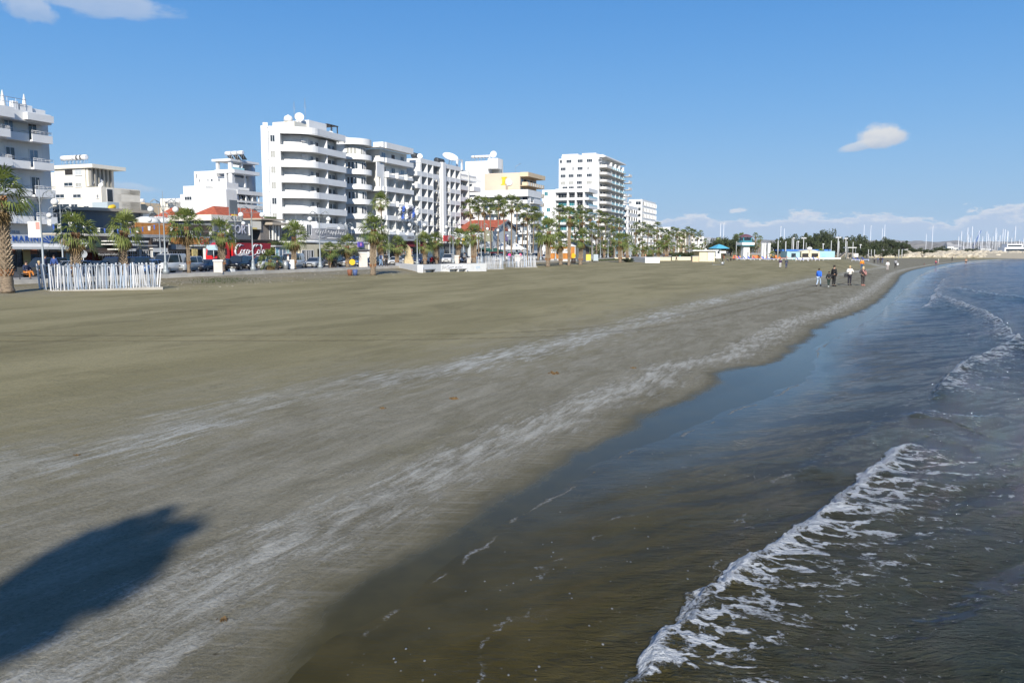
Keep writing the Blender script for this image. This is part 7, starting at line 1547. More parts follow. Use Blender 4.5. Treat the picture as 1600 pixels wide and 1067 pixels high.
def car(p, kind, col, label, rz=-0.1, group='cars parked along the promenade'):
    L, Wd, H, hood, R_, body, win, roof, wt, wr, hl, bp, pl, gr = car_parts(kind)
    m = mat('car_%s' % '_'.join(str(int(x*100)) for x in col), col, 0.25, 0.15, coat=0.6)
    k = (kind, m.name)
    if k not in _cb: _cb[k] = (body.mesh('body', m), roof.mesh('roof', m))
    o = thing('parked_car', label, 'van' if kind == 'van' else 'car', p, rz, group, 0.88)
    link('body', _cb[k][0], o); link('roof', _cb[k][1], o); link('windows', win, o); link('bumper', bp, o); link('grille', gr, o); link('number_plate', pl, o, (0, 0, 0.38))
    for s_ in (-1, 1):
        link('headlight', hl, o, (s_*Wd*0.36, 0.06, hood-0.3))
        for y in (0.75, L-0.75): a = link('wheel', wt, o, (s_*(Wd/2-0.1), y, R_)); link('rim', wr, a)
def vehicles():
    C_ = dict(w=(0.72, 0.72, 0.70), s=(0.42, 0.44, 0.45), k=(0.015, 0.016, 0.02), n=(0.02, 0.035, 0.10), g=(0.10, 0.10, 0.12), b=(0.10, 0.20, 0.42), gr=(0.22, 0.28, 0.26), r=(0.4, 0.02, 0.03))
    L_ = [(43, 'suv', 'k', 'dark car behind the man in orange trousers'), (67, 'hatch', 's', 'silver car just right of the man in orange trousers'), (98, 'hatch', 'n', 'dark blue car behind the left end of the striped fence'), (128, 'sedan', 'k', 'black car behind the striped fence, below the round cafe logo'), (158, 'suv', 'n', 'navy car behind the middle of the striped fence'), (187, 'suv', 'n', 'navy car behind the striped fence'), (215, 'hatch', 'b', 'blue car behind the right part of the striped fence'), (245, 'van', 'w', 'white van front beside the end of the striped fence'), (276, 'suv', 's', 'silver off-roader left of the slim palm'), (307, 'sedan', 'g', 'dark grey saloon right of the slim palm'), (329, 'hatch', 'k', 'black hatchback with a bright windscreen left of the pillar'), (360, 'suv', 'k', 'black off-roader below the red cab'), (379, 'sedan', 'k', 'low dark saloon left of the white pickup'), (398, 'pickup', 'w', 'white pickup in front of the red trailer'), (421, 'pickup', 'gr', 'grey-green pickup behind the short palm'), (445, 'van', 'w', 'white van right of the short palm'), (483, 'hatch', 's', 'silver hatchback left of the lamp post'), (511, 'suv', 'k', 'black off-roader behind the small slim palm'), (536, 'sedan', 'w', 'white saloon right of the small slim palm'), (557, 'hatch', 'b', 'blue and white car left of the tall pillar'), (578, 'hatch', 'k', 'black car between the tall pillar and lone palm'), (613, 'sedan', 'w', 'white saloon left of the monument'), (629, 'suv', 'w', 'white car directly behind the monument'), (649, 'suv', 'n', 'dark blue off-roader right of the monument'), (697, 'suv', 'w', 'white off-roader behind the scribbled wall'), (748, 'suv', 'k', 'dark car right of the thick palm'), (775, 'sedan', 's', 'silver-roofed car behind the middle strip fence'), (795, 'van', 'w', 'white van beside the person in pink'), (820, 'pickup', 'w', 'white pickup behind the right-hand strip fence'), (834, 'suv', 's', 'silver car at the right end of the small strip fence'), (850, 'hatch', 'w', 'small white car left of the orange kiosk'), (920, 'sedan', 'w', 'small white car right of the kiosk'), (930, 'suv', 'k', 'small black car right of the kiosk'), (942, 'sedan', 's', 'small silver car right of the kiosk'), (951, 'hatch', 'w', 'furthest white car right of the kiosk'), (1000, 'sedan', 'n', 'far dark blue car behind the white block')]
    for px, k, c, l in L_: car(onT(px, 61.5, 1.24), k, C_[c], l, -0.12 if px < 700 else -0.25)
    for i, (px, k, c) in enumerate(((605, 'hatch', 'w'), (728, 'suv', 'k'), (862, 'van', 'w'))): car(onT(px, 75, 1.24), k, C_[c], ('white car on the far side of the road by the porch', 'black car on the far side of the road by the arches sign', 'white van on the far side of the road behind the kiosk')[i], 0.35, 'cars across the road')
    car(onT(812, 66, 1.24), 'van', C_['w'], 'large white van left of the small white tents', -0.25, 'cars across the road')
    # the red lorry
    s0 = 81.2; t0 = 68.0; o = thing('lorry', 'red articulated lorry with white script lettering on its trailer', 'lorry', W(s0, t0, 1.24), TH, None, 0.88)
    red = mat('lorry_red', (0.66, 0.025, 0.03), 0.35, coat=0.3); m = MB()
    m.rings([[(0.15, y, 0.55), (2.1, y, 0.55), (2.1, y, 2.95), (0.35, y, 2.95), (0.05, y, 1.7)] for y in (0.0, 2.35)][::-1], True, False); cab = link('cab', m.mesh('cab', red), o)
    m = MB(); m.rings([[(0.4, y, 2.96), (2.2, y, 2.96), (2.3, y, 3.55), (1.5, y, 3.5)] for y in (0.08, 2.27)][::-1], True, False); link('roof_fairing', m.mesh('roof_fairing', red), o)
    m = MB(); m.quad((0.075, 0.2, 1.75), (0.33, 0.2, 2.8), (0.33, 2.15, 2.8), (0.075, 2.15, 1.75)); m2 = [(x-0.03, y, z) for x, y, z in m.v]; m.v = m2; link('windscreen', m.mesh('windscreen', glass), o)
    m = MB(); m.quad((0.5, -0.02, 1.8), (1.5, -0.02, 1.8), (1.5, -0.02, 2.7), (0.6, -0.02, 2.7)); link('side_window', m.mesh('side_window', glass), o)
    m = MB(); m.box(0.0, -0.35, 2.0, 0.2, -0.1, 2.7); m.tube([(0.1, -0.2, 2.6), (0.25, 0.02, 2.75)], 0.03, 4); link('mirror', m.mesh('mirror', darkm), o); m = MB(); m.box(-0.08, 0, 0.3, 0.14, 2.35, 0.95); link('bumper', m.mesh('bumper', darkm), o)
    for y in (0.3, 2.0): m = MB(); m.box(-0.12, y-0.2, 0.6, -0.081, y+0.2, 0.85); link('headlight', m.mesh('headlight', lampw), o)
    dred = mat('trailer_red_shaded', (0.36, 0.022, 0.035), 0.5); m = MB(); m.box(2.75, -0.05, 1.0, 11.2, 2.4, 3.35); tr = link('trailer', m.mesh('trailer', dred), o); m = MB(); m.box(2.75, -0.08, 3.36, 11.2, 2.43, 3.44); m.box(2.7, -0.06, 0.9, 2.745, 2.41, 3.35); link('trailer_edge_lit', m.mesh('trailer_edge_lit', red), o)  # side shade put into a darker red, lit front edge kept bright
    m = MB(); m.box(2.3, 0.5, 0.6, 11, 1.9, 0.95); link('chassis', m.mesh('chassis', darkm), o)
    for x in (0.9, 3.0, 8.6, 9.7):
        for y in (0.15, 2.1): m = MB(); m.rings([[(x+0.48*math.cos(q), yy, 0.48+0.48*math.sin(q)) for q in (-2*math.pi*k/16 for k in range(16))] for yy in (y-0.14, y+0.14)], True); a = link('wheel', m.mesh('wheel', tyre), o); m = MB(); m.rings([[(x+0.25*math.cos(q), yy, 0.48+0.25*math.sin(q)) for q in (-2*math.pi*k/12 for k in range(12))] for yy in (y-0.16, y+0.16)], True); link('rim', m.mesh('rim', rim), a)
    # flowing white script, drawn stroke by stroke
    def arc(cx, cz, rx, rz_, a0, a1, n=14): return [(cx+rx*math.cos(a0+(a1-a0)*i/n)+0.22*(cz+rz_*math.sin(a0+(a1-a0)*i/n)), -0.09, cz+rz_*math.sin(a0+(a1-a0)*i/n)) for i in range(n+1)]
    m = MB(); z0 = 2.05
    def st(p, r=0.055): m.tube([(x, y, z+z0) for x, y, z in p], [r*(0.5+0.9*math.sin(math.pi*(i+0.5)/len(p))) for i in range(len(p))], 6)
    def word(x, letters):
        for ch in letters:
            if ch == 'C': st(arc(x+0.45, 0.25, 0.42, 0.62, 0.9, 5.6), 0.08); st([(x+0.65, -0.09, 0.62), (x+0.85, -0.09, 0.85), (x+1.3, -0.09, 0.75)], 0.06); x += 0.85
            elif ch == 'o': st(arc(x+0.2, 0, 0.19, 0.26, 1.2, 7.6), 0.065); x += 0.46
            elif ch == 'c': st(arc(x+0.2, 0, 0.19, 0.26, 0.8, 5.6), 0.065); x += 0.40
            elif ch == 'a': st(arc(x+0.2, 0, 0.19, 0.26, 0.9, 7.1), 0.065); st([(x+0.42, -0.09, 0.24), (x+0.38, -0.09, -0.12), (x+0.52, -0.09, -0.24)], 0.06); x += 0.52
            elif ch == 'l': st([(x, -0.09, -0.2), (x+0.28, -0.09, 0.75), (x+0.12, -0.09, 0.9), (x+0.06, -0.09, 0.1), (x+0.25, -0.09, -0.24)], 0.055); x += 0.32
            elif ch == '-': st([(x, -0.09, 0.05), (x+0.22, -0.09, 0.1)], 0.05); x += 0.3
        return x
    word(3.3, 'Coca-Cola'); st([(3.7, -0.09, -0.45), (4.6, -0.09, -0.32), (5.4, -0.09, -0.5), (6.2, -0.09, -0.42)], 0.06); me = m.mesh('script_lettering', frame_w); me.transform(Matrix.Translation((2.95, 0, 2.2)) @ Matrix.Diagonal((1.45, 1, 1.2, 1)) @ Matrix.Translation((-3.2, 0, -2.05))); link('script_lettering', me, o)
    # scooters
    for i, (px, c) in enumerate(((669, frame_w), (674, redm), (679, blackm), (724, frame_w), (729, blackm), (735, metal))):
        o = thing('scooter', ('white scooter left of the small motorbike group', 'red scooter in the small motorbike group', 'black scooter in the small motorbike group', 'white scooter behind the scribbled wall', 'black scooter behind the scribbled wall', 'grey scooter beside the round yellow sign')[i], 'scooter', onT(px, 59), 0.3*i, 'parked scooters')
        m = MB(); m.rings([[(-0.15, y, z), (0.15, y, z), (0.15, y, z2), (-0.15, y, z2)] for y, z, z2 in ((-0.5, 0.4, 1.0), (-0.35, 0.3, 0.9), (-0.2, 0.25, 0.35), (0.2, 0.25, 0.45), (0.4, 0.3, 0.8), (0.85, 0.45, 0.75))][::-1], True); link('body', m.mesh('body', c), o); m = MB(); m.box(-0.14, 0.2, 0.78, 0.14, 0.85, 0.88); link('seat', m.mesh('seat', blackm), o); m = MB(); m.tube([(-0.3, -0.42, 1.08), (0, -0.48, 1.0), (0.3, -0.42, 1.08)], 0.025, 5); link('handlebar', m.mesh('handlebar', darkm), o)
        for y in (-0.6, 0.7): m = MB(); m.rings([[(x, y+0.24*math.cos(q), 0.24+0.24*math.sin(q)) for q in (2*math.pi*k/12 for k in range(12))] for x in (-0.05, 0.05)], True); link('wheel', m.mesh('wheel', tyre), o)
vehicles()

# ------------------------------------------------------------------ people
def skin_mesh(name, chain, mt, lv=1):
    """chain: {id: (pos, radius)}, edges; grown with a Skin modifier into one surface"""
    pts, ed = chain; ids = list(pts); me = bpy.data.meshes.new(name); me.from_pydata([pts[i][0] for i in ids], [(ids.index(a), ids.index(b)) for a, b in ed], [])
    o = bpy.data.objects.new(name, me); COL.objects.link(o); o.modifiers.new('s', 'SKIN')
    for k, i in enumerate(ids):
        r = pts[i][1]; me.skin_vertices[0].data[k].radius = (r, r) if not isinstance(r, tuple) else r
    me.skin_vertices[0].data[0].use_root = True
    sb = o.modifiers.new('b', 'SUBSURF'); sb.levels = sb.render_levels = lv
    dg = bpy.context.evaluated_depsgraph_get(); r = bpy.data.meshes.new_from_object(o.evaluated_get(dg)); bpy.data.objects.remove(o)
    r.name = name; r.materials.clear(); r.materials.append(mt); r.polygons.foreach_set('use_smooth', [True]*len(r.polygons)); return r
skinm = mat('skin', (0.50, 0.30, 0.20), 0.6)
def pose(kind):
    """joint positions for a figure 1.72 m tall facing -y"""
    J = dict(pel=(0, 0, 0.93), wa=(0, 0, 1.08), ch=(0, -0.01, 1.30), nk=(0, 0, 1.46), hd0=(0, -0.01, 1.55), hd=(0, -0.015, 1.64))
    for s, n in ((-1, 'l'), (1, 'r')):
        J['sh'+n] = (s*0.17, 0, 1.41); J['el'+n] = (s*0.25, 0.02, 1.13); J['ha'+n] = (s*0.26, -0.07, 0.88); J['hi'+n] = (s*0.09, 0, 0.88); J['kn'+n] = (s*0.10, -0.01, 0.49); J['an'+n] = (s*0.10, 0.02, 0.08); J['to'+n] = (s*0.11, -0.13, 0.04)
    if kind == 'walk':
        J.update(knl=(-0.09, -0.16, 0.51), anl=(-0.09, -0.24, 0.10), tol=(-0.09, -0.38, 0.08), knr=(0.09, 0.05, 0.48), anr=(0.10, 0.30, 0.12), tor=(0.10, 0.20, 0.03), ell=(-0.24, 0.12, 1.14), hal=(-0.24, 0.12, 0.89), elr=(0.24, -0.08, 1.14), har=(0.24, -0.24, 0.93))
    if kind == 'arms': J.update(ell=(-0.30, -0.05, 1.18), hal=(-0.10, -0.24, 1.24), elr=(0.30, -0.05, 1.18), har=(0.10, -0.24, 1.26))
    if kind == 'akimbo': J.update(ell=(-0.42, 0.0, 1.24), hal=(-0.22, -0.08, 1.10), elr=(0.36, 0.02, 1.16), har=(0.16, -0.14, 1.08))
    if kind == 'sit':
        up = {k: (v[0], v[1], v[2]-0.46) for k, v in J.items() if k[:2] in ('pe', 'wa', 'ch', 'nk', 'hd', 'sh')}; J.update(up)
        J.update(ell=(-0.25, -0.02, 0.68), hal=(-0.12, -0.26, 0.62), elr=(0.25, -0.02, 0.68), har=(0.12, -0.28, 0.62), hil=(-0.10, -0.04, 0.46), hir=(0.10, -0.04, 0.46), knl=(-0.13, -0.44, 0.50), knr=(0.12, -0.42, 0.54), anl=(-0.14, -0.46, 0.08), anr=(0.05, -0.60, 0.24), tol=(-0.14, -0.58, 0.04), tor=(0.05, -0.74, 0.26))
    if kind == 'crouch':
        up = {k: (v[0], v[1]-0.12, v[2]-0.58) for k, v in J.items() if k[:2] in ('pe', 'wa', 'ch', 'nk', 'hd', 'sh')}; J.update(up)
        J.update(ell=(-0.24, -0.30, 0.58), hal=(-0.12, -0.48, 0.34), elr=(0.24, -0.30, 0.58), har=(0.12, -0.48, 0.34), hil=(-0.10, -0.1, 0.32), hir=(0.10, -0.1, 0.32), knl=(-0.16, -0.42, 0.50), knr=(0.16, -0.42, 0.50), anl=(-0.13, -0.16, 0.08), anr=(0.13, -0.16, 0.08), tol=(-0.14, -0.32, 0.04), tor=(0.14, -0.32, 0.04))
    return J
RAD = dict(pel=0.135, wa=0.12, ch=(0.15, 0.125), nk=0.055, hd0=0.075, hd=0.092, sh=0.07, el=0.047, ha=0.034, hi=0.095, kn=0.062, an=0.042, to=0.035)
ED = [('pel', 'wa'), ('wa', 'ch'), ('ch', 'nk'), ('nk', 'hd0'), ('hd0', 'hd')]+[e for n in 'lr' for e in (('ch', 'sh'+n), ('sh'+n, 'el'+n), ('el'+n, 'ha'+n), ('pel', 'hi'+n), ('hi'+n, 'kn'+n), ('kn'+n, 'an'+n), ('an'+n, 'to'+n))]
def rd(k): return RAD.get(k) or RAD[k[:2]]
def sub(J, keys, g, cut=None):
    P_ = {}
    for k in keys:
        r = rd(k); r = tuple(x+g for x in r) if isinstance(r, tuple) else r+g; P_[k] = (J[k], r)
    if cut:
        for k, (a, b, u) in cut.items(): r = rd(k); r = r[0] if isinstance(r, tuple) else r; P_[k] = (tuple(x*(1-u)+y*u for x, y in zip(J[a], J[b])), r+g)
    return P_, [e for e in ED if e[0] in P_ and e[1] in P_]
_pm = {}
def fig_mesh(kind):
    if kind not in _pm:
        J = pose(kind); d = {}
        allk = ['pel']+[k for k in J if k != 'pel']; d['body'] = skin_mesh('body', sub(J, allk, 0.0), skinm)
        up = ['pel', 'wa', 'ch', 'shl', 'shr', 'ell', 'elr']; d['jacket'] = skin_mesh('jacket', sub(J, up, 0.028, dict(hal=('ell', 'hal', 0.82), har=('elr', 'har', 0.82), nk=('ch', 'nk', 0.75))), blackm)
        d['coat'] = skin_mesh('coat', sub(J, up, 0.045, dict(hal=('ell', 'hal', 0.85), har=('elr', 'har', 0.85), nk=('ch', 'nk', 0.8))), blackm)
        d['trousers'] = skin_mesh('trousers', sub(J, ['pel', 'hil', 'hir', 'knl', 'knr'], 0.014, dict(anl=('knl', 'anl', 0.92), anr=('knr', 'anr', 0.92))), blackm)
        d['shorts'] = skin_mesh('shorts', sub(J, ['pel', 'hil', 'hir'], 0.02, dict(knl=('hil', 'knl', 0.6), knr=('hir', 'knr', 0.6))), blackm)
        m = MB(); h = J['hd']; m.sphere((h[0], h[1]+0.018, h[2]+0.025), 0.103, 10, (0.95, 1.0, 1.0)); hair = m; d['hair'] = m.mesh('hair', blackm)
        m = MB(); m.sphere((h[0], h[1]+0.03, h[2]-0.02), 0.12, 10, (1.0, 0.95, 1.35)); d['long_hair'] = m.mesh('hair', blackm)
        m = MB(); m.tube([(h[0], h[1]-0.09, h[2]-0.0), (h[0], h[1]-0.115, h[2]-0.02)], [0.012, 0.018], 6); d['nose'] = m.mesh('nose', skinm)
        for n in 'lr':
            a, t = Vector(J['an'+n]), Vector(J['to'+n]); m = MB(); m.tube([a+(a-t)*0.35-Vector((0, 0, 0.02)), a, t, t+(t-a)*0.2], [0.04, 0.055, 0.05, 0.03], 8); d['shoe'+n] = m.mesh('shoe', blackm)
        _pm[kind] = d
    return _pm[kind]
def person(p, rz, kind, label, top, bot, hair=(0.03, 0.02, 0.015), sc_=1.0, coat=False, shorts=False, long=False, shoes=(0.02, 0.02, 0.02), bare=False, group='people on the beach'):
    d = fig_mesh(kind); o = thing('person', label, 'person', p, rz, group, sc_)
    def cl(nm, me, c):
        q = link(nm, me, o); 
        if c is not None: q.material_slots[0].link = 'OBJECT'; q.material_slots[0].material = mat('cloth_%d_%d_%d' % tuple(int(x*99) for x in c), c, 0.85)
        return q
    cl('body', d['body'], None); cl('nose', d['nose'], None)
    if not bare: cl('jacket', d['coat' if coat else 'jacket'], top)
    cl('shorts' if shorts else 'trousers', d['shorts' if shorts else 'trousers'], bot); cl('hair', d['long_hair' if long else 'hair'], hair)
    for n in 'lr': cl('shoe', d['shoe'+n], shoes if not (shorts and bare) else (0.5, 0.3, 0.2))
    return o
def people():
    K = (0.015, 0.015, 0.02); N_ = (0.03, 0.04, 0.10); Wt = (0.72, 0.70, 0.64); J_ = (0.22, 0.32, 0.48); blond = (0.55, 0.42, 0.22)
    def at(px, py): return onsand(px, py)+Vector((0, 0, 0.03))
    def hs(px, py, yt): q = at(px, py); return (ray(px, yt).z*(q.y/ray(px, yt).y)+HC-q.z)/1.73
    def add(px, py, yt, rz, kind, label, top, bot, **kw):
        s_ = hs(px, py, yt)/(0.73 if kind == 'sit' else 0.67 if kind == 'crouch' else 1); return person(at(px, py), rz, kind, label, top, bot, sc_=min(1.08, max(0.6, s_)), **kw)
    add(1279, 447.5, 420, 2.4, 'walk', 'child in a bright blue jacket and pale jeans, leftmost of the walkers', (0.03, 0.16, 0.72), (0.40, 0.50, 0.62), coat=True)
    add(1294.5, 449, 424.5, 3.0, 'walk', 'small child all in black beside the tall man', K, (0.03, 0.05, 0.04), shoes=(0.5, 0.55, 0.55))
    add(1302.5, 447.5, 415, 2.0, 'stand', 'tall man in black jacket and trousers beside the children', K, (0.012, 0.012, 0.02))
    p = add(1327, 446, 415.5, 0.1, 'arms', 'woman in a white jacket and dark trousers with arms folded', Wt, (0.02, 0.02, 0.03), coat=True, hair=blond)
    q = at(1321, 446); m = MB(); m.rings([[(0, 0, 0), (0.3, 0, 0), (0.3, 0.12, 0), (0, 0.12, 0)], [(0.03, 0.02, 0.32), (0.27, 0.02, 0.32), (0.27, 0.1, 0.32), (0.03, 0.1, 0.32)]], True, False); m.tube([(0.05, 0.06, 0.32), (0.15, 0.06, 0.55), (0.25, 0.06, 0.32)], 0.015, 4); tag(m.build('handbag', blackm, None, Vector((q.x-0.12, q.y, q.z+0.78))), 'black bag hanging at the side of the woman in white', 'bag')
    add(1348, 446.5, 417, 0.3, 'akimbo', 'woman in dark top and pink scarf with hands at her waist', (0.06, 0.045, 0.05), (0.05, 0.045, 0.045), hair=(0.62, 0.48, 0.28), long=True, shoes=(0.5, 0.2, 0.15))
    q = at(1348, 446.5); m = MB(); m.tube([(-0.14, -0.1, 1.42), (-0.05, -0.2, 1.25), (0.08, -0.22, 1.05), (0.2, -0.14, 0.98)], [0.05, 0.07, 0.08, 0.05], 7); m.tube([(0.14, -0.1, 1.42), (0.18, -0.17, 1.2), (0.16, -0.2, 1.0)], [0.05, 0.06, 0.05], 7); tag(m.build('scarf', mat('pink_pattern', (0.55, 0.28, 0.25), 0.9, var=0.7, vscale=14), None, q, 0.3), 'pink patterned scarf on the woman in the dark top', 'scarf')
    add(1346.5, 422, 405, 2.6, 'stand', 'person in an orange jacket and blue jeans behind the woman', (0.85, 0.28, 0.03), (0.06, 0.11, 0.22), coat=True, hair=(0.2, 0.1, 0.05))
    add(1219, 419, 404.5, 3.0, 'stand', 'person in a dark purple top and white trousers, left of the far couple', (0.05, 0.03, 0.09), (0.6, 0.6, 0.58)); add(1228.5, 419.5, 404.5, 2.8, 'walk', 'person in dark blue clothes, right of the far couple', (0.05, 0.06, 0.09), (0.04, 0.06, 0.14))
    add(1386.5, 423, 407.5, 3.1, 'stand', 'person in a long white coat near the water', (0.75, 0.75, 0.72), (0.5, 0.45, 0.42), coat=True); add(1399, 419.5, 405.5, 2.6, 'walk', 'person in a grey jacket carrying a white bag', (0.32, 0.32, 0.33), K, coat=True)
    q = at(1403, 419); m = MB(); m.rings([[(-0.15, -.05, 0), (0.15, -.05, 0), (0.15, .05, 0), (-.15, .05, 0)], [(-0.18, -.06, 0.35), (0.18, -.06, 0.35), (0.18, .06, 0.35), (-.18, .06, 0.35)]], True, False); tag(m.build('carrier_bag', frame_w, None, q+Vector((-0.1, 0, 0.55))), 'white carrier bag held by the person in grey', 'bag')
    for i, (px, py, yt, k, top, bot, l) in enumerate(((1366, 412, 401, 'stand', (0.18, 0.18, 0.18), K, 'person in grey at the left of the far group'), (1371.5, 412, 402, 'walk', (0.1, 0.13, 0.22), (0.1, 0.1, 0.12), 'person in blue-grey, second of the far group'), (1375.5, 412, 401, 'stand', K, K, 'person in black, third of the far group'), (1378.5, 412, 401.5, 'stand', N_, (0.12, 0.14, 0.2), 'person in navy at the right of the far group'), (1354, 403.5, 398, 'stand', N_, K, 'tiny dark figure, left of two by the volleyball posts'), (1357, 403.5, 398, 'stand', (0.3, 0.3, 0.35), N_, 'tiny grey figure, right of two by the volleyball posts'), (1466, 412.5, 403.5, 'stand', Wt, (0.55, 0.45, 0.4), 'pale figure standing beside the crouching one'), (1487.5, 408.5, 400.5, 'stand', (0.06, 0.05, 0.05), (0.05, 0.05, 0.05), 'dark slim figure at the far water edge'))): add(px, py, yt, 2.5+0.3*i, k, l, top, bot)
    add(1461, 413, 406, 1.2, 'crouch', 'crouching person in a pink top near the far water edge', (0.75, 0.15, 0.18), N_); add(1444, 414, 408.5, 1.4, 'sit', 'person in brown clothes sitting on the far sand', (0.2, 0.08, 0.06), (0.3, 0.25, 0.22)).location.z -= 0.35
    q = P(1509, 413, 0); person(Vector((q.x, q.y, -0.25)), 2.6, 'walk', 'bather with bare back and dark shorts standing in the shallow water', None, K, bare=True, shorts=True, sc_=1.0)
    # on the promenade
    def prom(px, t, rz, kind, label, top, bot, sc_=0.95, **kw): return person(onT(px, t), rz, kind, label, top, bot, sc_=sc_, group='people on the promenade', **kw)
    zseat = 0.0; q = onT(49, 56.0); o = thing('bench', 'dark bench under the man in orange trousers', 'bench', q, 0.6); m = MB(); m.box(-0.9, 0.0, 0.38, 0.9, 0.42, 0.44); link('seat', m.mesh('seat', darkm), o); m = MB(); m.box(-0.9, 0.44, 0.5, 0.9, 0.48, 0.85); link('backrest', m.mesh('backrest', darkm), o)
    for x in (-0.8, 0.75): link('leg', MB().box(x, 0.03, 0, x+0.06, 0.4, 0.38).mesh('leg', darkm), o)
    d = Vector((math.cos(0.6), math.sin(0.6), 0)); person(q-d*0.35+Vector((-0.12, 0.18, 0)), 1.25, 'sit', 'man in a navy sweater and orange trousers sitting on the bench', (0.02, 0.03, 0.07), (0.48, 0.17, 0.03), group='people on the promenade'); person(q+d*0.45+Vector((-0.12, 0.18, 0)), 1.1, 'sit', 'person in dark clothes sitting right of the man in orange trousers', (0.03, 0.04, 0.04), K, hair=blond, group='people on the promenade')
    prom(595, 55.6, 2.9, 'walk', 'walker in a pale top, jeans and dark backpack', (0.45, 0.55, 0.68), (0.25, 0.38, 0.55)); q = onT(595, 55.6); m = MB(); m.rings([[(-0.16, 0.0, 0), (0.16, 0, 0), (0.16, 0.16, 0), (-0.16, 0.16, 0)], [(-0.15, 0.0, 0.45), (0.15, 0, 0.45), (0.12, 0.12, 0.45), (-0.12, 0.12, 0.45)]], True, False); tag(m.build('backpack', N_M, None, q+Vector((0.02, -0.28, 0.98))), 'dark blue backpack on the walker in jeans', 'backpack')
    prom(603.5, 55.6, 3.2, 'walk', 'walker all in black beside the one with a backpack', K, K)
    prom(450, 56.6, 2.0, 'stand', 'person in a white shirt behind the palm by the white van', Wt, (0.1, 0.1, 0.12)); prom(431, 55.4, 1.3, 'crouch', 'crouching person in black by the short palm', K, K)
    prom(524, 57, 0.6, 'stand', 'person in dark clothes right of the small slim palm', N_, K); prom(519, 57.5, 2.6, 'stand', 'person in black right behind the small slim palm', K, K); prom(553, 59, 1.6, 'stand', 'person in a blue jacket left of the tall pillar', (0.05, 0.1, 0.3), K); prom(84, 60, 0.2, 'stand', 'person in blue behind the left end of the striped fence', (0.04, 0.08, 0.25), K); prom(70, 60.5, 1.9, 'stand', 'person in dark blue behind the first lamp post', N_, K)
    prom(796, 57, 2.8, 'stand', 'person in a bright pink jacket and jeans by the white van', (0.85, 0.05, 0.28), (0.06, 0.1, 0.35), coat=True); prom(799.5, 57, 2.2, 'stand', 'person in black beside the one in pink', K, K); prom(813, 57.5, 2.4, 'stand', 'person in pink behind the right-hand strip fence', (0.8, 0.1, 0.25), Wt)
    prom(684, 57.5, 0.4, 'stand', 'person in dark clothes by the motorbikes', (0.1, 0.1, 0.1), K); prom(726, 57, 0.5, 'stand', 'person in grey standing behind the scribbled wall', (0.2, 0.22, 0.24), K)
    add(1037, 406, 392, 2.8, 'stand', 'man in dark grey standing before the stout palm', (0.08, 0.08, 0.1), K); add(1042, 407, 399, 1.6, 'crouch', 'dark crouching figure beside the man in dark grey', K, K); add(1062.5, 406.5, 398, 1.2, 'stand', 'small child in turquoise near the cream wall', (0.1, 0.5, 0.6), (0.2, 0.25, 0.3)); add(1057, 407, 399, 5, 'walk', 'small child in brown beside the turquoise one', (0.3, 0.2, 0.15), K); add(1008.5, 404.5, 396, 1, 'stand', 'person in pale orange behind the white slanted block', (0.7, 0.35, 0.2), Wt)
    for i, (px, py, yt, k, c) in enumerate(((1117, 408, 400, 'stand', Wt), (1129, 408, 398.5, 'stand', K), (1136, 409, 402.5, 'sit', (0.2, 0.2, 0.25)), (1141.5, 408, 402.5, 'crouch', K), (1147, 407.5, 401.5, 'sit', (0.25, 0.02, 0.03)), (1306, 405, 399, 'stand', (0.3, 0.05, 0.05)), (1301, 404.5, 399.5, 'sit', K))): add(px, py, yt, i*0.9, k, ('person in white by the beach frame', 'person in black by the beach frame', 'person in grey sitting by the beach frame', 'person in black crouching left of the loungers', 'person in dark red sitting left of the loungers', 'person in red on the beach bar terrace', 'person in black sitting on the beach bar terrace')[i], c, K)
N_M = mat('navy_cloth', (0.03, 0.04, 0.10), 0.9)
people()
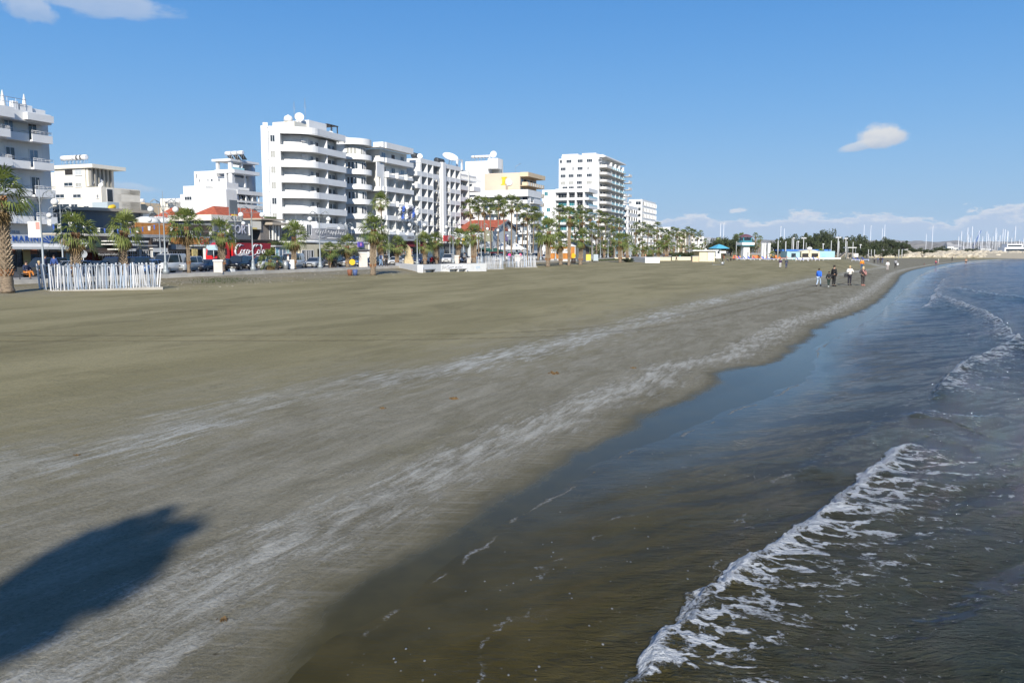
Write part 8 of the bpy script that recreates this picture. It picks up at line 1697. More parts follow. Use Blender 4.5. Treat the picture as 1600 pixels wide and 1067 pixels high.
# ------------------------------------------------------------------ the far end of the beach
def mk(o, name, m_, *boxes, label=None, kind=None):
    m = MB(); [m.box(*b) for b in boxes]; return link(name, m.mesh(name, m_), o, label=label, kind=kind)
def at2(px, py, z=1.0): return P(px, py, z)
def span(px0, px1, py, z=1.0): a, b = P(px0, py, z), P(px1, py, z); return a, (b-a).length
def hgt(p, px, y): d = ray(px, y); return HC+d.z*(p.y/d.y)-p.z
def far_beach():
    # sun loungers
    fr = MB(); fr.box(-0.33, -0.95, 0.28, 0.33, 0.95, 0.34); fr.box(-0.33, -0.9, 0, -0.27, -0.8, 0.28); fr.box(0.27, -0.9, 0, 0.33, -0.8, 0.28); fr.box(-0.33, 0.8, 0, -0.27, 0.9, 0.28); fr.box(0.27, 0.8, 0, 0.33, 0.9, 0.28)
    frm = fr.mesh('frame', frame_w); cu = {n: (MB().box(-0.31, -0.92, 0.345, 0.31, 0.35, 0.42).mesh('cushion', c), MB().box(-0.31, 0, 0, 0.31, 0.62, 0.08).mesh('backrest', c)) for n, c in (('blue', mat('lounger_blue', (0.02, 0.12, 0.62), 0.7)), ('orange', mat('lounger_orange', (0.80, 0.22, 0.06), 0.7)), ('navy', mat('lounger_navy', (0.03, 0.04, 0.18), 0.7)), ('yellow', mat('lounger_yellow', (0.85, 0.45, 0.10), 0.7)))}
    L_ = [(1158, 406.5, 'blue'), (1166, 406.5, 'blue'), (1173, 406.5, 'blue'), (1181, 406.5, 'navy'), (1195, 407, 'blue'), (1203, 407, 'blue'), (1209, 407, 'navy'), (1216, 406.5, 'orange'), (1222, 406, 'orange'), (1233, 406, 'orange'), (1240, 406, 'orange'), (1249, 408, 'blue'), (1257, 408, 'navy'), (1268, 407.5, 'navy'), (1274, 407.5, 'blue'), (1281, 407, 'yellow'), (1336.5, 408, 'blue'), (1351, 408, 'blue'), (1343, 408, 'navy'), (1188, 406, 'orange'), (1289, 406, 'orange'), (1152, 406, 'navy')]
    L_.sort()
    for i, (px, py, c) in enumerate(L_):
        o = thing('sun_lounger', f'{c} and white sun lounger on the far beach, {ORD[i] if i < 20 else ("last but one", "last")[i-20]} from the left', 'sun lounger', onsand(px, py)+Vector((0, 0, 0.03)), 1.2+0.3*math.sin(i*4), 'sun loungers on the far beach', 1.15)
        link('frame', frm, o); link('cushion', cu[c][0], o); link('backrest', cu[c][1], o, (0, 0.34, 0.38), rot=(0.9, 0, 0))
    rr = random.Random(8); k = 0
    for px, y0 in ((1148, 399), (1154, 401), (1158, 400), (1178, 399), (1183, 399), (1187, 401), (1192, 399), (1198, 400), (1204, 398), (1208, 401), (1213, 399), (1184, 403), (1146, 403), (1218, 402)):
        p = onsand(px, 403.5); h = hgt(p, px, y0); o = thing('folded_windbreak', f'folded orange lounger stack behind the blue loungers, {ORD[k]} placed', 'lounger stack', p, rr.uniform(-.5, .5), 'folded orange stacks behind the loungers'); k += 1
        m = MB(); m.rings([[(-0.55, 0, 0), (0.55, 0, 0), (0.55, 0.25, 0), (-0.55, 0.25, 0)], [(-0.5, 0.15, h), (0.5, 0.15, h), (0.5, 0.25, h), (-0.5, 0.25, h)]], True, False); link('cushion', m.mesh('cushion', MATS['lounger_orange' if k % 3 else 'lounger_yellow']), o); mk(o, 'frame', frame_w, (-0.6, 0.26, 0, 0.6, 0.32, h*0.8))
    # lifeguard tower
    p = onsand(1164, 405); k = p.y/1300; o = thing('lifeguard_tower', 'white lifeguard tower with a teal railed lookout and dark red roof', 'tower', p, 0.18); Z = lambda y: hgt(p, 1164, y)
    w = 6.0*k; mk(o, 'shaft', white, (-w*0.85, -w*0.8, 0, w*0.85, w*0.8, Z(383))); w2 = 10.2*k; mk(o, 'platform', white, (-w2, -w2, Z(382.9), w2, w2, Z(379))); tl = mat('teal_paint', (0.06, 0.33, 0.42), 0.5)
    m = MB(); m.box(-w2*0.98, -w2*0.98, Z(384), w2*0.98, w2*0.98, Z(383)); link('platform_edge', m.mesh('platform_edge', tl), o); w3 = 6.3*k
    m = MB(); [m.box(a*w3-0.1, b*w3-0.1, Z(379)+0.01, a*w3+0.1, b*w3+0.1, Z(370.6)) for a in (-1, 1) for b in (-1, 1)]; [m.tube([(-w2*.9, -w2*.9, z), (w2*.9, -w2*.9, z), (w2*.9, w2*.9, z), (-w2*.9, w2*.9, z), (-w2*.9, -w2*.9, z)], 0.05, 4) for z in (Z(376.5), Z(378))]; m.box(-w3, -w3, Z(379)+0.02, w3, w3, Z(376.8)); link('lookout_frame', m.mesh('lookout_frame', tl), o)
    for a in range(4): g = MB(); g.box(-w3*0.85, -w3-0.02, Z(376.5), w3*0.85, -w3+0.02, Z(371.2)); link('pane', g.mesh('pane', glass), o, rz=a*math.pi/2)
    m = MB(); m.lathe([(w2*1.15, Z(370.6)), (w2*1.1, Z(370.1)), (w2*0.55, Z(367)), (w2*0.2, Z(366.2)), (0.05, Z(365.8))], 8); link('roof', m.mesh('roof', mat('plum_roof', (0.16, 0.07, 0.08), 0.7)), o)
    mk(o, 'doorway', greyw, (w*0.2, -w*0.85, 0, w*0.55, -w*0.81, 2.0))
    # turquoise umbrella kiosk
    p = onsand(1123, 404); k = p.y/1300; Z = lambda y: hgt(p, 1123, y); o = thing('umbrella_kiosk', 'beach kiosk under a broad turquoise pyramid canopy', 'kiosk', p, 0.3)
    m = MB(); w = 12*k; m.rings([[(-w, -w, Z(388.5)), (w, -w, Z(388.5)), (w, w, Z(388.5)), (-w, w, Z(388.5))], [(-w*0.35, -w*0.35, Z(383.5)), (w*0.35, -w*0.35, Z(383.5)), (w*0.35, w*0.35, Z(383.5)), (-w*0.35, w*0.35, Z(383.5))], [(-.1, -.1, Z(381.7)), (.1, -.1, Z(381.7)), (.1, .1, Z(381.7)), (-.1, .1, Z(381.7))]], True, False); link('canopy', m.mesh('canopy', mat('turquoise', (0.10, 0.42, 0.60), 0.7)), o)
    mk(o, 'booth', white, (-0.7*w, -0.5*w, 0, 0.0, 0.3*w, Z(389))); mk(o, 'shelf', canvas, (0.05, -0.5*w, Z(396), 0.75*w, 0.2*w, Z(392))); mk(o, 'post', terr, (0.7*w, -0.1, 0, 0.8*w, 0.1, Z(388.6))); mk(o, 'window', glass, (-0.5*w, -0.51*w, Z(396), -0.2*w, -0.502*w, Z(392)))
    # cream pavilion, low walls
    a, L = span(1092, 1118, 407, 1.05); Z = lambda y: hgt(a, 1105, y); o = thing('cream_pavilion', 'low cream flat-roofed block left of the turquoise canopy', 'building', a, 0.05); mk(o, 'wall', mat('warm_cream', None), (0.1, 0.1, -0.3, L-0.1, 5, Z(392.5))); mk(o, 'roof', white, (-1.6, -0.4, Z(392.4), L+0.6, 5.5, Z(390.8)))
    mk(o, 'door', canvas, (L*0.55, 0.04, 0, L*0.72, 0.09, Z(394.5))); mk(o, 'door', canvas, (L*0.75, 0.04, 0, L*0.92, 0.09, Z(394.5))); mk(o, 'drainpipe', greyw, (L*0.50, 0.0, 0, L*0.515, 0.09, Z(393)))
    for i, (x0, x1, y, yt, d) in enumerate(((1013, 1048, 406, 402.3, 0.4), (1050, 1091, 405.5, 401.8, 0.4), (960, 985, 405.5, 402.8, 0.4), (1082, 1092, 407, 401, 1.5))):
        a, L = span(x0, x1, y, 1.1); o = thing('low_wall', ('low cream wall behind the white slanted block', 'long low cream wall under the hedge', 'low cream wall among the palms right of the kiosk', 'short brown planter wall against the cream pavilion')[i], 'wall', a, 0.02*i); mk(o, 'wall', MATS['warm_cream'] if i < 3 else beige, (0, 0, -0.4, L, d, hgt(a, x0, yt))); mk(o, 'coping', white2, (-0.05, -0.06, hgt(a, x0, yt), L+0.05, d+0.06, hgt(a, x0, yt)+0.08))
    # white columns
    for i, (px, w) in enumerate(((1190.5, 3), (1194.5, 2.6), (1200.5, 4))):
        p = at2(px, 402.5, 1.1); k = p.y/1300; o = thing('white_column', ('tall white column, leftmost of three right of the lifeguard tower', 'tall white column, middle of three right of the lifeguard tower', 'broadest tall white column right of the lifeguard tower')[i], 'column', p, 0.2, 'white columns by the lifeguard tower'); h = hgt(p, px, 380); mk(o, 'shaft', white, (-w*k/2, -w*k/2, -0.3, w*k/2, w*k/2, h-0.5)); mk(o, 'capital', white, (-w*k*0.6, -w*k*0.6, h-0.5, w*k*0.6, w*k*0.6, h))
    # posts with net, masts, lamps
    for i, (px, yb, yt, w) in enumerate(((1215, 404, 377, 1.9), (1227, 404, 378, 1.7), (1150, 403, 378, 1), (1208, 402, 390, 0.8), (1244, 401, 378, 0.9), (1298, 404, 377, 1.2), (1310, 404, 378, 1.3), (1322.5, 404, 378, 1.2), (1332, 403, 379, 1.2), (1356.5, 404, 390.5, 1.2), (1361, 404, 391, 1), (1366, 404, 391, 1), (1404, 403.5, 390.5, 1.4), (1409, 403, 390.5, 1.2), (1237, 400, 373, 1.3), (1259, 400, 380, 0.8))):
        p = at2(px, yb, 1.0); k = p.y/1300; o = thing('post', f'tall pale post on the far beach, {ORD[i]} of the posts listed', 'post', p, 0, 'pale posts on the far beach'); o['label'] = f'pale post at the far sports beach, {"thick" if w > 1.5 else "slim"}, {("beside the couple", "right of the couple", "left of the lifeguard tower", "short, by the white columns", "beside the teal bar", "before the white bar fence", "second before the white bar fence", "at the wooden stair", "at the right end of the stair", "left volleyball post", "middle volleyball post", "third volleyball post", "right volleyball post", "furthest right volleyball post", "with lamp head by the bar", "behind the bar gable")[i]}'
        m = MB(); m.tube([(0, 0, -0.3), (0, 0, hgt(p, px, yt))], w*k/2, 8); link('shaft', m.mesh('shaft', mat('post_grey', (0.45, 0.46, 0.45), 0.6)), o); m = MB(); m.lathe([(w*k*0.6, 0), (w*k*0.6, 0.12)], 8, (0, 0, hgt(p, px, yt))); link('cap', m.mesh('cap', frame_w), o)
    for i, (px, yt, Y, two) in enumerate(((1237, 372.5, 300, 1), (1252.5, 372.5, 330, 3), (1306, 371.5, 300, 3), (1318, 373, 320, 2), (1216.5, 355, 480, 1), (1222, 357.5, 480, 0), (1123, 351, 470, 1), (1128, 350, 470, 1), (1345.5, 352, 520, 0), (1356, 354, 520, 1), (1374, 357.5, 520, 0), (1377.5, 351.5, 520, 0), (1442.5, 366, 560, 0), (1452, 354.5, 560, 1), (1244, 378, 300, 1), (1283, 382, 300, 1), (1341, 383, 300, 1))):
        k = Y/1300; p = Vector(((px-800)*k, Y, 1.0)); h = HC+(391-yt)*k-1.0; o = thing('light_mast', f'tall thin light mast over the far beach, {("by the teal bar", "with three heads behind the bar", "with three heads before the wood", "right of the three-headed mast", "behind the left end of the wood", "bare, beside the left wood mast", "left of two above the turquoise canopy", "right of two above the turquoise canopy", "bare, above the right wood", "headed, above the right wood", "bare, left of the tallest bare mast", "tallest bare one over the hill", "slim one before the hill", "headed one right of the hill", "short, left of the bar gable", "short, right of the bar gable", "short, near the volleyball court")[i]}', 'light mast', p, 0.3, 'light masts over the far beach')
        m = MB(); m.tube([(0, 0, -0.3), (0, 0, h)], [0.16 if Y < 400 else 0.2, 0.09], 6); link('mast', m.mesh('mast', mat('mast_white', (0.82, 0.83, 0.84), 0.5)), o)
        if two:
            m = MB()
            for j in range(two): x = (j-(two-1)/2)*0.8; m.box(x-0.28, -0.2, h-0.15, x+0.28, 0.2, h+0.25)
            if two > 1: m.box(-two*0.4, -0.05, h-0.25, two*0.4, 0.05, h-0.15)
            link('lamp_head', m.mesh('lamp_head', frame_w), o)
    # the beach bar
    a, L = span(1232, 1310, 404, 1.05); Z = lambda y: hgt(a, 1260, y); X = lambda px: (px-1232)/78*L; o = thing('beach_bar', 'beach bar with a cream gable, turquoise walls and blue roof edge', 'bar', a, 0.06)
    tq = mat('pale_turquoise', (0.36, 0.56, 0.60), 0.7); mk(o, 'wall', tq, (X(1232), 1.2, -0.3, X(1252.8), 6, Z(393)), (X(1283.2), 1.2, -0.3, X(1309), 6, Z(392.5)))
    m = MB(); m.rings([[(X(1254), y, -0.3), (X(1283), y, -0.3), (X(1283), y, Z(393.3)), (X(1274), y, Z(391)), (X(1268), y, Z(390.6)), (X(1262), y, Z(391)), (X(1254), y, Z(393.3))] for y in (0.6, 5.5)], True, False); link('gable_wall', m.mesh('gable_wall', mat('warm_cream', None)), o)
    mk(o, 'opening', interior, (X(1255), 0.5, Z(402), X(1265), 0.59, Z(396))); mk(o, 'opening', interior, (X(1270), 0.5, Z(402), X(1280.5), 0.59, Z(396))); mk(o, 'shutter', glass, (X(1239), 1.1, Z(402), X(1246), 1.19, Z(396))); mk(o, 'shutter', tealr, (X(1288), 1.1, Z(402), X(1294), 1.19, Z(396)))
    mk(o, 'counter', canvas, (X(1240), -1.6, -0.2, X(1312), -1.4, Z(402.5))); mk(o, 'roof_edge', mat('roof_blue', (0.05, 0.18, 0.50), 0.6), (X(1235), 6.2, Z(392.6), X(1316), 12, Z(389.8)), (X(1236), 1.0, Z(392.9), X(1252), 1.19, Z(392.2)))
    q = Vector((X(1263), 0.3, 0)); o2 = thing('emblem_dish', 'small white dish on the cream gable of the beach bar', 'dish', a+Vector((X(1266), 0.8, Z(388.6)))); link('disc', MB().sphere((0, 0, 0), 0.7, 12, (1.1, 0.3, 0.7)).mesh('disc', frame_w), o2); link('stem', MB().tube([(0, 0, -1.2), (0, 0, -0.3)], 0.05, 5).mesh('stem', metal), o2)
    a, L = span(1312, 1340, 402.5, 1.1); Z = lambda y: hgt(a, 1325, y); o = thing('wooden_stair', 'weathered wooden stair and deck with a white canopy right of the beach bar', 'stair', a, 0.05); wd = mat('weathered_wood', (0.42, 0.37, 0.30), 0.8, var=0.2)
    for i in range(8): mk(o, 'step', wd, (L*0.05*i, 0, Z(402-i*1.15)-0.3, L*0.05*(i+1)-0.05, 2, Z(402-i*1.15)))
    mk(o, 'deck', wd, (L*0.45, 0, Z(396.5), L*0.85, 3, Z(395.5))); mk(o, 'support', wd, (L*0.45, 0.1, -0.3, L*0.5, 0.3, Z(396.6)), (L*0.8, 0.1, -0.3, L*0.85, 0.3, Z(396.6)), (L*0.5, 2, -0.3, L*0.8, 2.1, Z(398))); mk(o, 'canopy', white, (L*0.42, -0.3, Z(387.6), L*0.92, 3, Z(386.4))); mk(o, 'canopy_post', metal, (L*0.45, 0, Z(395.4), L*0.47, 0.1, Z(387.7)), (L*0.88, 0, Z(395.4), L*0.9, 0.1, Z(387.7)))
    a, L = span(1332, 1341, 401.5, 1.1); o = thing('white_hoarding', 'white hoarding panel right of the wooden stair', 'hoarding', a); mk(o, 'panel', white, (0, 0, 0, L, 0.15, hgt(a, 1336, 396.2))); mk(o, 'foot', metal, (0.2, 0.16, 0, 0.4, 0.8, 0.1))
    # frames: beach frame near the group, volleyball rail
    a, L = span(1112, 1133, 413.5, 0.9); a = onsand(1113, 413.8); o = thing('goal_frame', 'low metal frame lying on the sand near the seated group', 'frame', a, 0.1); h = hgt(a, 1113, 405); m = MB(); m.tube([(0, 0, 0), (0, 0, h), (0.05, 0, 0.04), (L, 0, 0.04), (L, 0, h*0.7)], 0.05, 5); link('bar', m.mesh('bar', metal), o); m = MB(); m.tube([(L, 0.3, 0), (L*0.75, 0.6, 0.6), (L*0.55, 0.2, 0.9)], 0.06, 5); m.sphere((L*0.9, 0.2, 0.3), 0.3, 8, (1, 0.3, 1)); link('wheel_frame', m.mesh('wheel_frame', metal), o)
    a, L = span(1358, 1420, 402.8, 1.0); o = thing('court_rail', 'long pale yellow rail along the far volleyball court', 'rail', a, 0.0); mk(o, 'rail', mat('pale_yellow', (0.62, 0.55, 0.36), 0.8), (0, 0, 0, L, 0.2, hgt(a, 1390, 401.6))); mk(o, 'post', metal, (0, 0.21, 0, 0.1, 0.3, 0.8))
    # orange kiosk on the promenade
    t = 56.2; a, b = onT(858.5, t, 1.2), onT(899, t, 1.2); a = P(858.5, 407.2, 1.25); b = P(899, 407.6, 1.25); d = b-a; L = d.length; rz = math.atan2(d.y, d.x); Z = lambda y: hgt(a, 878, y); o = thing('timber_kiosk', 'orange timber kiosk with a white curved fascia and white sign panels', 'kiosk', a, rz)
    mk(o, 'plinth', white2, (0, 0, -0.3, L, 5, Z(404.6))); h0, h1 = Z(404.5), Z(385.5); n = 12; me = MB().box(0, -0.04, 0, L, 0.05, (h1-h0)/n-0.02).mesh('board', wood)
    for i in range(n): link('board', me, o, (0, 0, h0+(h1-h0)*i/n))
    mk(o, 'wall', woodb, (0.05, 0.06, h0, L-0.05, 5, h1)); mk(o, 'side_wall', mat('slate_panel', None), (L+0.01, 0.3, -0.2, L+0.1, 3.6, h1)); mk(o, 'corner_trim', white, (L-0.1, -0.1, -0.2, L+0.02, 0.0, h1))
    m = MB(); pts = [(L*i/12, Z(385.6)+(Z(379.2)-Z(385.6))*math.sin(math.pi*min(1, (i/12)*0.8+0.12))) for i in range(13)]; m.rings([[(-0.2, y, h1)]+[(x, y, z) for x, z in pts]+[(L+0.3, y, h1)] for y in (-0.15, 0.0)], True, False); link('fascia', m.mesh('fascia', white), o)
    m = MB(); m.quad((L*0.55, 0.01, Z(379.5)), (L+0.4, 0.01, h1+0.1), (L+1.6, 4, h1+0.1), (L*0.55+1.4, 4, Z(378.6))); link('roof', m.mesh('roof', darkm), o); m = MB(); m.rings([[(-0.2, y, h1)]+[(x, y, z-0.05) for x, z in pts]+[(L+0.3, y, h1)] for y in (0.02, 6)], True, False); link('roof_vault', m.mesh('roof_vault', greyw), o)
    for x0, x1, tx in ((0.07, 0.40, 'mela'), (0.52, 0.83, 'caf')): mk(o, 'sign_panel', white, (L*x0, -0.12, Z(395.5), L*x1, -0.05, Z(389))); link('lettering', textmesh('lettering', tx, 0.55, darkm, 0.005), o, (L*(x0+x1)/2-0.4*(x0 < 0.2), -0.13, Z(391.5)))
    link('round_emblem', MB().rings([[(L*0.36+0.55*math.cos(q), y, Z(393)+0.6*math.sin(q)) for q in (2*math.pi*k/16 for k in range(16))] for y in (-0.13, -0.16)][::1], True).mesh('round_emblem', darkm), o); link('yellow_disc', MB().rings([[(L*0.94+0.5*math.cos(q), y, Z(399.5)+0.55*math.sin(q)) for q in (2*math.pi*k/16 for k in range(16))] for y in (-0.1, -0.14)], True).mesh('yellow_disc', yellowm), o)
    for px, l, c in ((919.5, 'yellow banner board right of the orange kiosk', mat('banner_yellow', (0.80, 0.62, 0.10), 0.6)), (931, 'pale blue cabinet right of the yellow banner', mat('pale_blue_panel', None))): p = P(px, 408, 1.2); o = thing('sign_board' if px < 925 else 'cabinet', l, 'sign' if px < 925 else 'cabinet', p, 0.2); h = hgt(p, px, 397.5); mk(o, 'panel', c, (-0.5, 0, 0.1, 0.5, 0.3, h)); mk(o, 'base', greyw, (-0.55, -0.05, 0, 0.55, 0.35, 0.1))
    p = P(896, 410, 1.2); o = thing('barrel_bin', 'dark brown barrel bin on the sand below the kiosk', 'bin', onsand(896, 411)); link('drum', MB().lathe([(0.4, 0), (0.48, 0.4), (0.42, 0.85)], 12).mesh('drum', brown), o); link('rim', MB().lathe([(0.46, 0.84), (0.46, 0.92)], 12).mesh('rim', darkm), o)
    for i, (px, c) in enumerate(((786, 'white'), (805, 'white'), (1022, 'white'))):
        q = onT(px, 70, 1.24); o = thing('market_tent', ('white tent behind the middle strip fence', 'white tent right of the person in pink', 'small white tent among the far palms')[i], 'tent', q, 0.4, 'white market tents'); w = 2.2; m = MB(); m.rings([[(-w, -w, 2.3), (w, -w, 2.3), (w, w, 2.3), (-w, w, 2.3)], [(-.1, -.1, 3.9), (.1, -.1, 3.9), (.1, .1, 3.9), (-.1, .1, 3.9)]], True, False); link('canopy', m.mesh('canopy', canvas), o); m = MB(); [m.tube([(x, y, 0), (x, y, 2.3)], 0.05, 5) for x in (-w, w) for y in (-w, w)]; link('frame', m.mesh('frame', metal), o)
    p = onT(1096.5, 58); o = thing('feather_banner', 'white feather banner with a blue mark behind the cream pavilion', 'banner', p, 0.2); h = hgt(p, 1096.5, 376); m = MB(); m.rings([[(-0.5, y, h*0.35), (0.55, y, h*0.35), (0.6, y, h*0.9), (0.1, y, h)] for y in (0, 0.03)][::-1], True, False); link('cloth', m.mesh('cloth', canvas), o); link('pole', MB().tube([(-0.5, 0.05, 0), (-0.5, 0.05, h*0.98)], 0.05, 5).mesh('pole', metal), o); mk(o, 'mark', blue_p, (-0.2, -0.03, h*0.5, 0.3, -0.01, h*0.8))
    # far boxes by the marina
    for i, (x0, x1, yb, yt) in enumerate(((1409.5, 1416, 400.5, 389.5), (1416, 1422, 399.5, 395), (1426.5, 1434.5, 400, 394), (1458, 1466, 399.5, 394))):
        k = 345/1300; p = Vector(((x0-800)*k, 345+i*4, 0.9)); o = thing('storage_box', ('tall white container left of the shrubs', 'small white lorry body behind the volleyball court', 'white box van between the rounded shrubs', 'white boat cover beside the blue figure')[i], 'container', p, 0, 'white boxes behind the far beach'); w = (x1-x0)*k; h = hgt(p, x0, yt); mk(o, 'box', white, (0, 0, 0.3, w, 3, h)); mk(o, 'base', darkm, (0.1, 0.1, 0, w-0.1, 2.9, 0.3))
far_beach()

def marina():
    # breakwater: every stone on its own
    bm = mat('breakwater_stone', (0.52, 0.46, 0.35), 0.9, var=0.3, vscale=0.3); rr = random.Random(12); ms = []
    for v in range(6):
        m = MB(); n = 7; m.rings([[(a*math.cos(2*math.pi*j/n+v)*rr.uniform(0.8, 1.2), a*math.sin(2*math.pi*j/n+v)*rr.uniform(0.8, 1.2), h) for j in range(n)] for a, h in ((0.7, -0.6), (1.0, -0.1), (0.8, 0.45), (0.35, 0.7))], True, False); ms.append(m.mesh('boulder', bm))
    o = thing('breakwater', 'pale boulder breakwater closing the bay in front of the marina', 'breakwater', (0, 0, 0))
    l = [P(1340, 403.0, 0.9).xy, P(1400, 402.6, 0.9).xy, P(1460, 402.2, 0.8).xy, P(1530, 402, 0.6).xy, P(1600, 402.2, 0.3).xy, P(1720, 403, 0.2).xy]
    Yf = 330; core = MB()
    for i in range(285):
        px = 1398+(i/285)**1.0*225+rr.uniform(-1, 1); row = rr.random(); Y = 335+row*10+ (px-1400)*0.06; z = 0.2+row*2.1+rr.uniform(-.2, .2)+(0.4 if px < 1560 else 0.0); s_ = rr.uniform(0.8, 1.7)
        link('boulder', ms[i % 6], o, ((px-800)/1300*Y, Y, z), rot=(rr.uniform(-.5, .5), rr.uniform(-.5, .5), rr.uniform(0, 6)), scale=(s_*1.15, s_, s_*0.8))
    m = MB()
    for i in range(2200):
        px = rr.uniform(1340, 1800); row = rr.random(); Y = 334+row*14+(px-1400)*0.06; z = 0.0+row*2.3+rr.uniform(-.2, .2); s_ = rr.uniform(0.35, 1.1); c = ((px-800)/1300*Y, Y, z); q0 = rr.uniform(0, 6)
        if px < 1400: z = 0.9+row*1.0; s_ *= 0.6; c = (c[0], c[1]-8, z)
        m.rings([[(c[0]+s_*a*math.cos(2*math.pi*j/5+q0), c[1]+s_*a*math.sin(2*math.pi*j/5+q0), c[2]+s_*h) for j in range(5)] for a, h in ((0.9, -0.5), (1.0, 0), (0.45, 0.6))], True, False)
    link('small_stones', m.mesh('small_stones', bm), o, kind='stuff')
    m = MB(); m.rings([[(150, y, z) for y, z in ((338, -1), (344, 2.2), (352, 2.2), (358, -1))], [(300, y, z) for y, z in ((343, -1), (349, 2.2), (357, 2.2), (363, -1))]], True, False); link('core', m.mesh('core', mat('breakwater_core', (0.30, 0.27, 0.21), 0.9)), o)
    # yachts: hull, mast, boom, rigging
    hull = MB(); sec = lambda x, w, z0, z1: [(x, -w*0.3, z0), (x, w*0.3, z0), (x, w, z1), (x, -w, z1)]
    hull.rings([sec(-5.5, 1.2, 0.2, 1.3), sec(-3, 1.7, -0.2, 1.25), sec(0, 1.8, -0.3, 1.3), sec(3, 1.2, -0.2, 1.45), sec(5.8, 0.08, 0.7, 1.7)], True); hm = hull.mesh('hull', frame_w); cb = MB(); cb.rings([[(-2.5, -0.9, 1.3), (-2.5, 0.9, 1.3), (2, 0.7, 1.35), (2, -0.7, 1.35)], [(-2.2, -0.7, 1.95), (-2.2, 0.7, 1.95), (1.2, 0.5, 1.85), (1.2, -0.5, 1.85)]], True, False); cbm = cb.mesh('cabin', frame_w)
    mast = MB().tube([(0.6, 0, 1.3), (0.6, 0, 10)], [0.12, 0.07], 6).mesh('mast', mat('mast_white', None)); boom = MB().tube([(0.6, 0, 2.8), (-4, 0, 2.9)], 0.16, 6).mesh('boom', blue_p); rig = MB(); rig.tube([(0.6, 0, 9.9), (5.7, 0, 1.7)], 0.03, 3); rig.tube([(0.6, 0, 9.9), (-5.4, 0, 1.4)], 0.03, 3); rig.tube([(0.6, 0, 7), (0.6, 1.7, 1.3)], 0.03, 3); rig.tube([(0.6, 0, 7), (0.6, -1.7, 1.3)], 0.03, 3); rigm = rig.mesh('rigging', metal)
    L_ = [(1497, 362), (1505.5, 356), (1508, 367), (1512.5, 354.5), (1510, 372), (1523, 361), (1535, 362), (1538, 366), (1541.5, 372), (1549, 357), (1551.5, 363), (1561, 358.5), (1563, 359), (1567.5, 361), (1569, 362), (1579.5, 354), (1586, 375), (1594, 372), (1599, 368), (1492, 370), (1518, 374), (1530, 370), (1545, 370), (1556, 368), (1574, 372), (1590, 377), (1500, 377), (1527, 378), (1553, 376), (1583, 378)]
    L_.sort()
    for i, (px, yt) in enumerate(L_):
        Y = 400+(i*37 % 60); k = Y/1300; h = HC+(391-yt)*k; o = thing('yacht', f'moored yacht in the marina whose mast is {ORD[i] if i < 20 else "number "+str(i+1)} from the left', 'yacht', ((px-800)*k-0.6, Y, 0.0), 0.5*math.sin(i*2.1), 'yachts in the marina')
        if i >= 20: o['label'] = f'moored yacht in the right part of the marina, mast {ORD[len(L_)-1-i]} from the right'
        z = h/10; link('hull', hm, o); link('cabin', cbm, o); link('mast', mast, o, scale=(1.45, 1.45, z)); link('boom', boom, o); link('rigging', rigm, o, scale=(1, 1, z))
    # ferry / motor yachts
    for i, (px, Y, s_, l) in enumerate(((1584, 385, 1.35, 'large white motor cruiser with a dark window band at the right edge'), (1572, 440, 1.0, 'white motor boat left of the large cruiser'), (1545, 455, 0.8, 'small white motor boat among the masts'), (1609, 420, 1.1, 'white cruiser half out of the frame at right'))):
        k = Y/1300; o = thing('motor_boat', l, 'boat', ((px-800)*k, Y, 0), 0.05, 'motor boats in the marina', s_); m = MB(); m.rings([sec(-7, 2, 0, 1.6), sec(-3, 2.3, -0.2, 1.7), sec(2, 2.2, -0.2, 2.0), sec(7.5, 0.1, 0.8, 2.6)], True); link('hull', m.mesh('hull', frame_w), o); mk(o, 'cabin', frame_w, (-5.5, -1.8, 1.65, 3, 1.8, 3.4), (-4.5, -1.5, 3.41, 1, 1.5, 4.6)); mk(o, 'window_band', glass, (-5, -1.85, 2.2, 2.6, -1.805, 2.9), (-4.2, -1.55, 3.7, 0.6, -1.505, 4.2)); link('radar_mast', MB().tube([(-2, 0, 4.6), (-2.3, 0, 6.4)], 0.08, 5).mesh('radar_mast', metal), o)
    # crane and quay
    k = 470/1300; o = thing('crane', 'blue lattice crane jib leaning over the marina masts', 'crane', ((1514-800)*k, 470, 1.0)); m = MB(); a, b = Vector((0, 0, 2.5)), Vector((13*k, 0, HC+(391-360.5)*k-1)); sd = Vector((0.5, 0, -0.5))*0.8
    m.tube([a-sd, b], 0.12, 4); m.tube([a+sd, b], 0.12, 4)
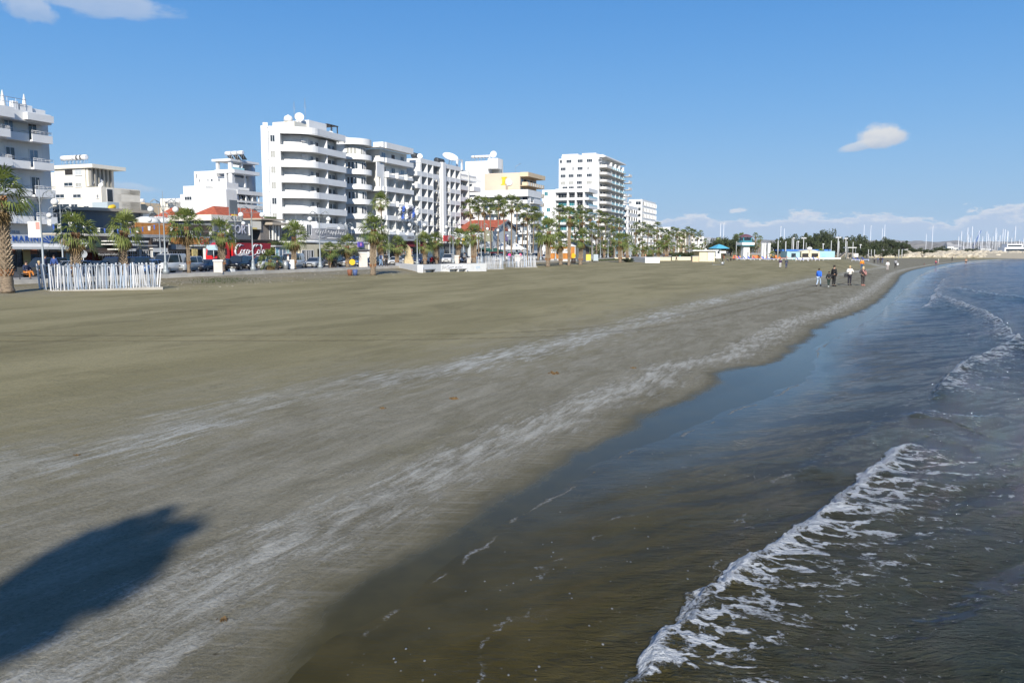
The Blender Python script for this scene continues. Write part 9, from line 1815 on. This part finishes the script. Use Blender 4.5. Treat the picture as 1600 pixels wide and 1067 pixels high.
    for j in range(9): u = j/9; v = (j+0.6)/9; m.tube([a-sd*(1-u)+(b-a)*u, a+sd*(1-v)+(b-a)*v], 0.06, 3)
    link('jib', m.mesh('jib', blue_p), o); mk(o, 'cab', blue_p, (-1.4, -1, 0.8, 1.2, 1, 2.8)); mk(o, 'undercarriage', darkm, (-1.8, -1.2, 0, 1.8, 1.2, 0.8))
    m = MB(); m.box(-50, 480, -0.5, 700, 1200, 1.2); m.build('quay', mat('quay_concrete', (0.40, 0.38, 0.33), 0.9, var=0.2, vscale=0.1), None, kind='structure')
    for i, (px, yt, w, Y) in enumerate(((1476, 379, 10, 500), (1482, 382, 18, 520), (1528, 384, 16, 500), (1462, 386, 12, 480), (1500, 385, 14, 490))):
        k = Y/1300; o = thing('marina_shed', ('grey roofed shed left of the first masts', 'dark roofed shed behind the first masts', 'pale low shed among the masts', 'low pale shed behind the shrubs', 'low white building behind the first yachts')[i], 'shed', ((px-800)*k, Y, 1.2)); h = HC+(391-yt)*k-1.2; w = w*k; mk(o, 'wall', white2, (0, 0, 0, w, 5, h*0.65)); m = MB(); m.rings([[(-0.3, -0.3, h*0.66), (w+0.3, -0.3, h*0.66), (w+0.3, 5.3, h*0.66), (-0.3, 5.3, h*0.66)], [(0.5, 2.3, h), (w-0.5, 2.3, h), (w-0.5, 2.7, h), (0.5, 2.7, h)]], True, False); link('roof', m.mesh('roof', greyw), o)
        for j in range(3): mk(o, 'window', glass, (w*(0.15+0.3*j), -0.05, h*0.2, w*(0.3+0.3*j), -0.01, h*0.5))
marina()
# ------------------------------------------------------------------ the air
def haze():
    m = bpy.data.materials.new('haze'); m.use_nodes = True; t = NT(m.node_tree); t.n.clear()
    v = t.new('ShaderNodeVolumePrincipled'); v.inputs['Color'].default_value = (0.80, 0.88, 1.0, 1); v.inputs['Density'].default_value = 0.00005; v.inputs['Anisotropy'].default_value = 0.0
    out = t.new('ShaderNodeOutputMaterial'); t.l.new(v.outputs[0], out.inputs['Volume'])
    b = MB(); b.box(-8000, -7500, -230, 8000, 8500, 330); link('haze', b.mesh('haze', m), kind='stuff')
haze()
